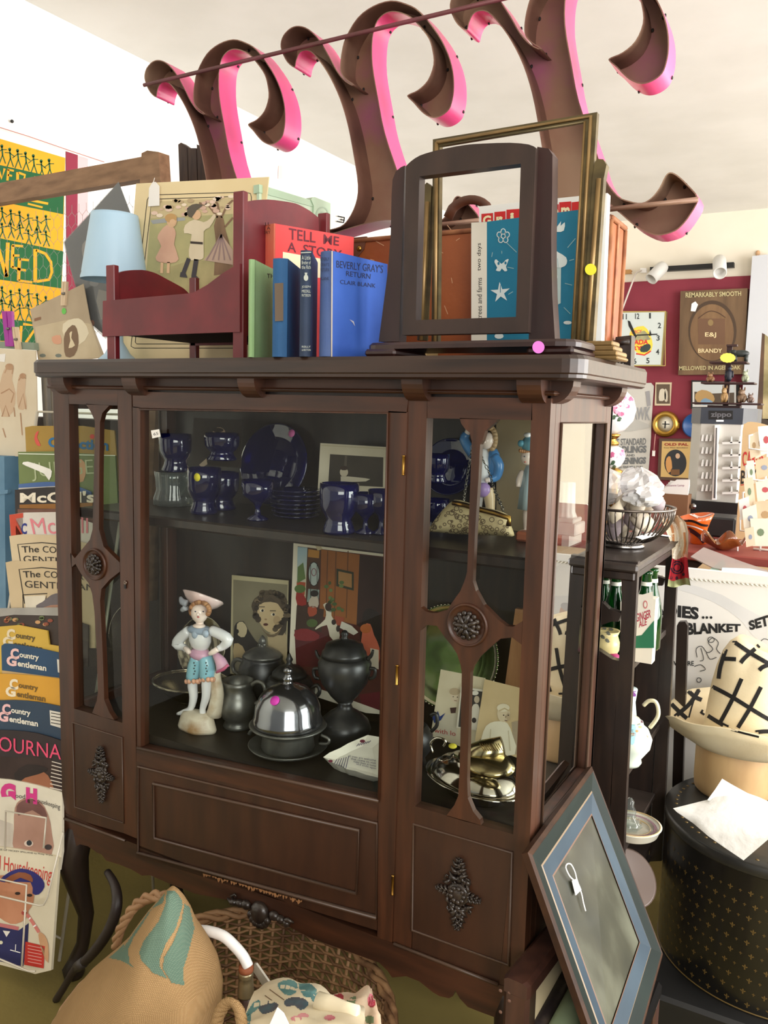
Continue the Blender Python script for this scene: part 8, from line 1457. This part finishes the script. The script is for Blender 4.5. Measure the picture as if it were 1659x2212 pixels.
def d1(d, B_):
    for px in (smooth([(600, 2124), (625, 2116), (642, 2124), (640, 2144), (622, 2150), (606, 2140)], 2, True), smooth([(644, 2122), (668, 2124), (684, 2138), (676, 2152), (656, 2152)], 2, True), smooth([(672, 2150), (690, 2144), (706, 2150), (694, 2166), (676, 2164)], 2, True), smooth([(530, 2196), (545, 2168), (560, 2160), (562, 2172), (548, 2186)], 2, True), smooth([(534, 2212), (530, 2196), (542, 2190), (540, 2212)], 2, True)): d.decal(B_, px, TL_, 2)
    for px in (smooth([(558, 2176), (580, 2162), (602, 2170), (590, 2184), (568, 2190)], 2, True), smooth([(614, 2164), (630, 2154), (660, 2158), (666, 2172), (650, 2182), (636, 2172), (620, 2174)], 2, True)): d.decal(B_, px, TL2, 2)
    for p_ in ([(572, 2150), (586, 2160), (592, 2164)], [(582, 2137), (600, 2150), (614, 2160)]): d.stripe(B_, p_, 2, mat((120, 96, 70), .9))
    for u, v in ((640, 2200), (712, 2198), (655, 2194)): d.decal(B_, circ(u, v, 12, 6, 10), RS, 2)
mound('cream cloth printed with teal leaves in the basket', [[(572, 2124, .05), (610, 2114, .05), (650, 2118, .05), (690, 2134, .05), (740, 2160, .05), (784, 2180, .05)], [(552, 2142, 0), (600, 2136, 0), (650, 2140, 0), (690, 2154, 0), (740, 2176, 0), (788, 2190, 0)], [(536, 2176, -.05), (590, 2170, -.05), (650, 2172, -.05), (700, 2182, -.05), (750, 2194, -.05), (790, 2204, -.05)], [(524, 2214, -.09), (590, 2206, -.09), (650, 2206, -.09), (700, 2212, -.09), (750, 2220, -.09), (792, 2226, -.09)], [(500, 2300, -.11), (590, 2300, -.11), (650, 2300, -.11), (700, 2300, -.11), (750, 2300, -.11), (800, 2300, -.11)]], -.26, CLO, 'floral_cloth', d1)
b = M(); P = [on(u, v, 1, -.30) for u, v in [(684, 2160), (710, 2170), (740, 2184), (772, 2192)]]; b.tube(P, [.012, .013, .013, .012], CLO, 10, flat=.6); b.build('folded_hem', None, 'rolled cream cloth hem lying on the floral cloth', 'cloth')
def d2(d, B_):
    for px in (smooth([(796, 2158), (804, 2150), (812, 2164), (806, 2176), (796, 2172)], 2, True), smooth([(716, 2150), (736, 2146), (742, 2158), (722, 2164)], 2, True)): d.decal(B_, px, RD, 2)
    for px in (smooth([(750, 2160), (768, 2152), (766, 2168), (752, 2172)], 2, True), smooth([(790, 2196), (806, 2196), (806, 2210), (792, 2210)], 2, True)): d.decal(B_, px, mat((110, 130, 96), .9), 2)
    d.decal(B_, circ(802, 2160, 8, 14, 10), mat((206, 70, 106), .9, 0, (226, 140, 156), 30), 2)
mound('floral cloth with red roses at the right of the basket', [[(712, 2150, .06), (740, 2146, .06), (770, 2140, .06), (790, 2134, .06), (806, 2128, .06)], [(710, 2164, .03), (740, 2162, .03), (770, 2160, .03), (795, 2158, .03), (812, 2160, .03)], [(730, 2200, .02), (750, 2196, .02), (775, 2194, .02), (800, 2192, .02), (820, 2196, .02)], [(730, 2280, .0), (750, 2280, .0), (775, 2280, .0), (800, 2280, .0), (826, 2260, .0)]], -.22, mat((222, 204, 180), .9, 0, (206, 176, 150), 16), 'floral_cloth', d2)
b = M(); pl = Plane(on(600, 2200, 1, -.37), (0, -1, .5)); b.slab(pl, [(599, 2176), (612, 2188), (632, 2230), (570, 2240)], .0015, mat((240, 238, 242), .8)); b.build('paper_tag', None, 'white paper tag lying on the leaf printed cloth', 'tag')
b = M(); pl = YP(-.17); b.slab(pl, [(549, 2082), (553, 2082), (590, 2135), (580, 2150), (548, 2100)], .004, mat((196, 190, 176), .7)); b.build('measuring_tape', None, 'pale ruled strip standing in the basket behind the lamp socket', 'tape measure')
# wooden chair arm and rolled papers, lower right
CHW = mat((74, 46, 36), .4, 0, (56, 34, 28), 6, (8, 8, 1), coat=.25)
root = thing('wooden_chair', 'dark wooden arm chair, worn arm and front post at lower right', 'chair', (1.12, .1, 0))
A0 = on(1108, 2106, 1, -.065)+Vector((.014, 0, 0))
b = M(); b.box((A0.x-.022, -.085, 0), (A0.x+.020, -.045, A0.z-.012), CHW, .006)
for du, dv in ((-25, 36), (-6, 40), (-6, 58), (-25, 82)): b.ball(on(1106+du, 2104+dv, 1, -.0855), (.003, .001, .003), mat((110, 80, 66), .6), 8)
b.build('front_post', root)
b = M(); L_ = .30; d = Vector((.07, 1, 0)).normalized(); n_ = Vector((d.y, -d.x, 0)); rings = []
for t, w in ((0, .019), (.03, .022), (.5, .021), (1, .018)): c = A0+d*(L_*t)-d*.022+n_*.003*t; rings.append([c-n_*w+Vector((0, 0, -.016)), c+n_*w+Vector((0, 0, -.016)), c+n_*w+Vector((0, 0, .004)), c+n_*(w-.008)+Vector((0, 0, .008)), c-n_*(w-.006)+Vector((0, 0, .008)), c-n_*w+Vector((0, 0, .004))])
b.loft(rings, CHW, sm=False); b.build('arm_rest', root)
q = A0+d*(L_-.05)+n_*.008; b = M(); b.box((q.x-.014, q.y-.016, 0), (q.x+.016, q.y+.016, A0.z-.014), CHW, .004); b.build('back_post', root)
SEAT = .335  # seat and its legs added unseen to carry the rolls and the picture
b = M(); b.box((A0.x-.015, -.135, SEAT-.028), (1.28, .23, SEAT), mat((13, 11, 10), .8, spec=.08), .006); b.build('added_seat', root)
for x, y in ((1.26, -.115), (1.26, .21)): b = M(); b.box((x-.018, y-.018, 0), (x+.018, y+.018, SEAT-.028), CHW, .004); b.build('leg', root)
def roll(label, z, u0, v0, u1, v1, rpx, m):
    a, c = on(u0, v0, 2, SEAT+z), on(u1, v1, 2, SEAT+z); e = (c-a).normalized(); r = rpx*S(a); a2 = a-e*.02; c2 = c+e*.05
    b = M(); b.tube([a2, c2], r, m, 24); b.lathe(c2+e*.0003, [(r*.8, 0), (r*.5, .0004), (.001, .0004)], mat((60, 54, 48), .8), 20, tuple(e)); b.build('paper_roll', None, label, 'paper roll', 'paper rolls on the chair')
roll('cream rolled paper tube under the leaning framed picture', .036, 1222, 2036, 1150, 2160, 22, mat((206, 192, 156), .7, 0, (190, 174, 138), 5)); roll('dark patterned roll between the cream and green tubes', .018, 1222, 2120, 1160, 2230, 22, mat((44, 36, 36), .5, 0, (96, 82, 70), 14, lo=.5, hi=.7)); roll('pale green rolled paper tube, lowest at right', .022, 1262, 2130, 1200, 2250, 26, mat((146, 160, 126), .7, 0, (128, 146, 112), 5))
for o in COL.objects:
    if o.parent is None and 'category' in o and 'kind' not in o: o['kind'] = 'thing'
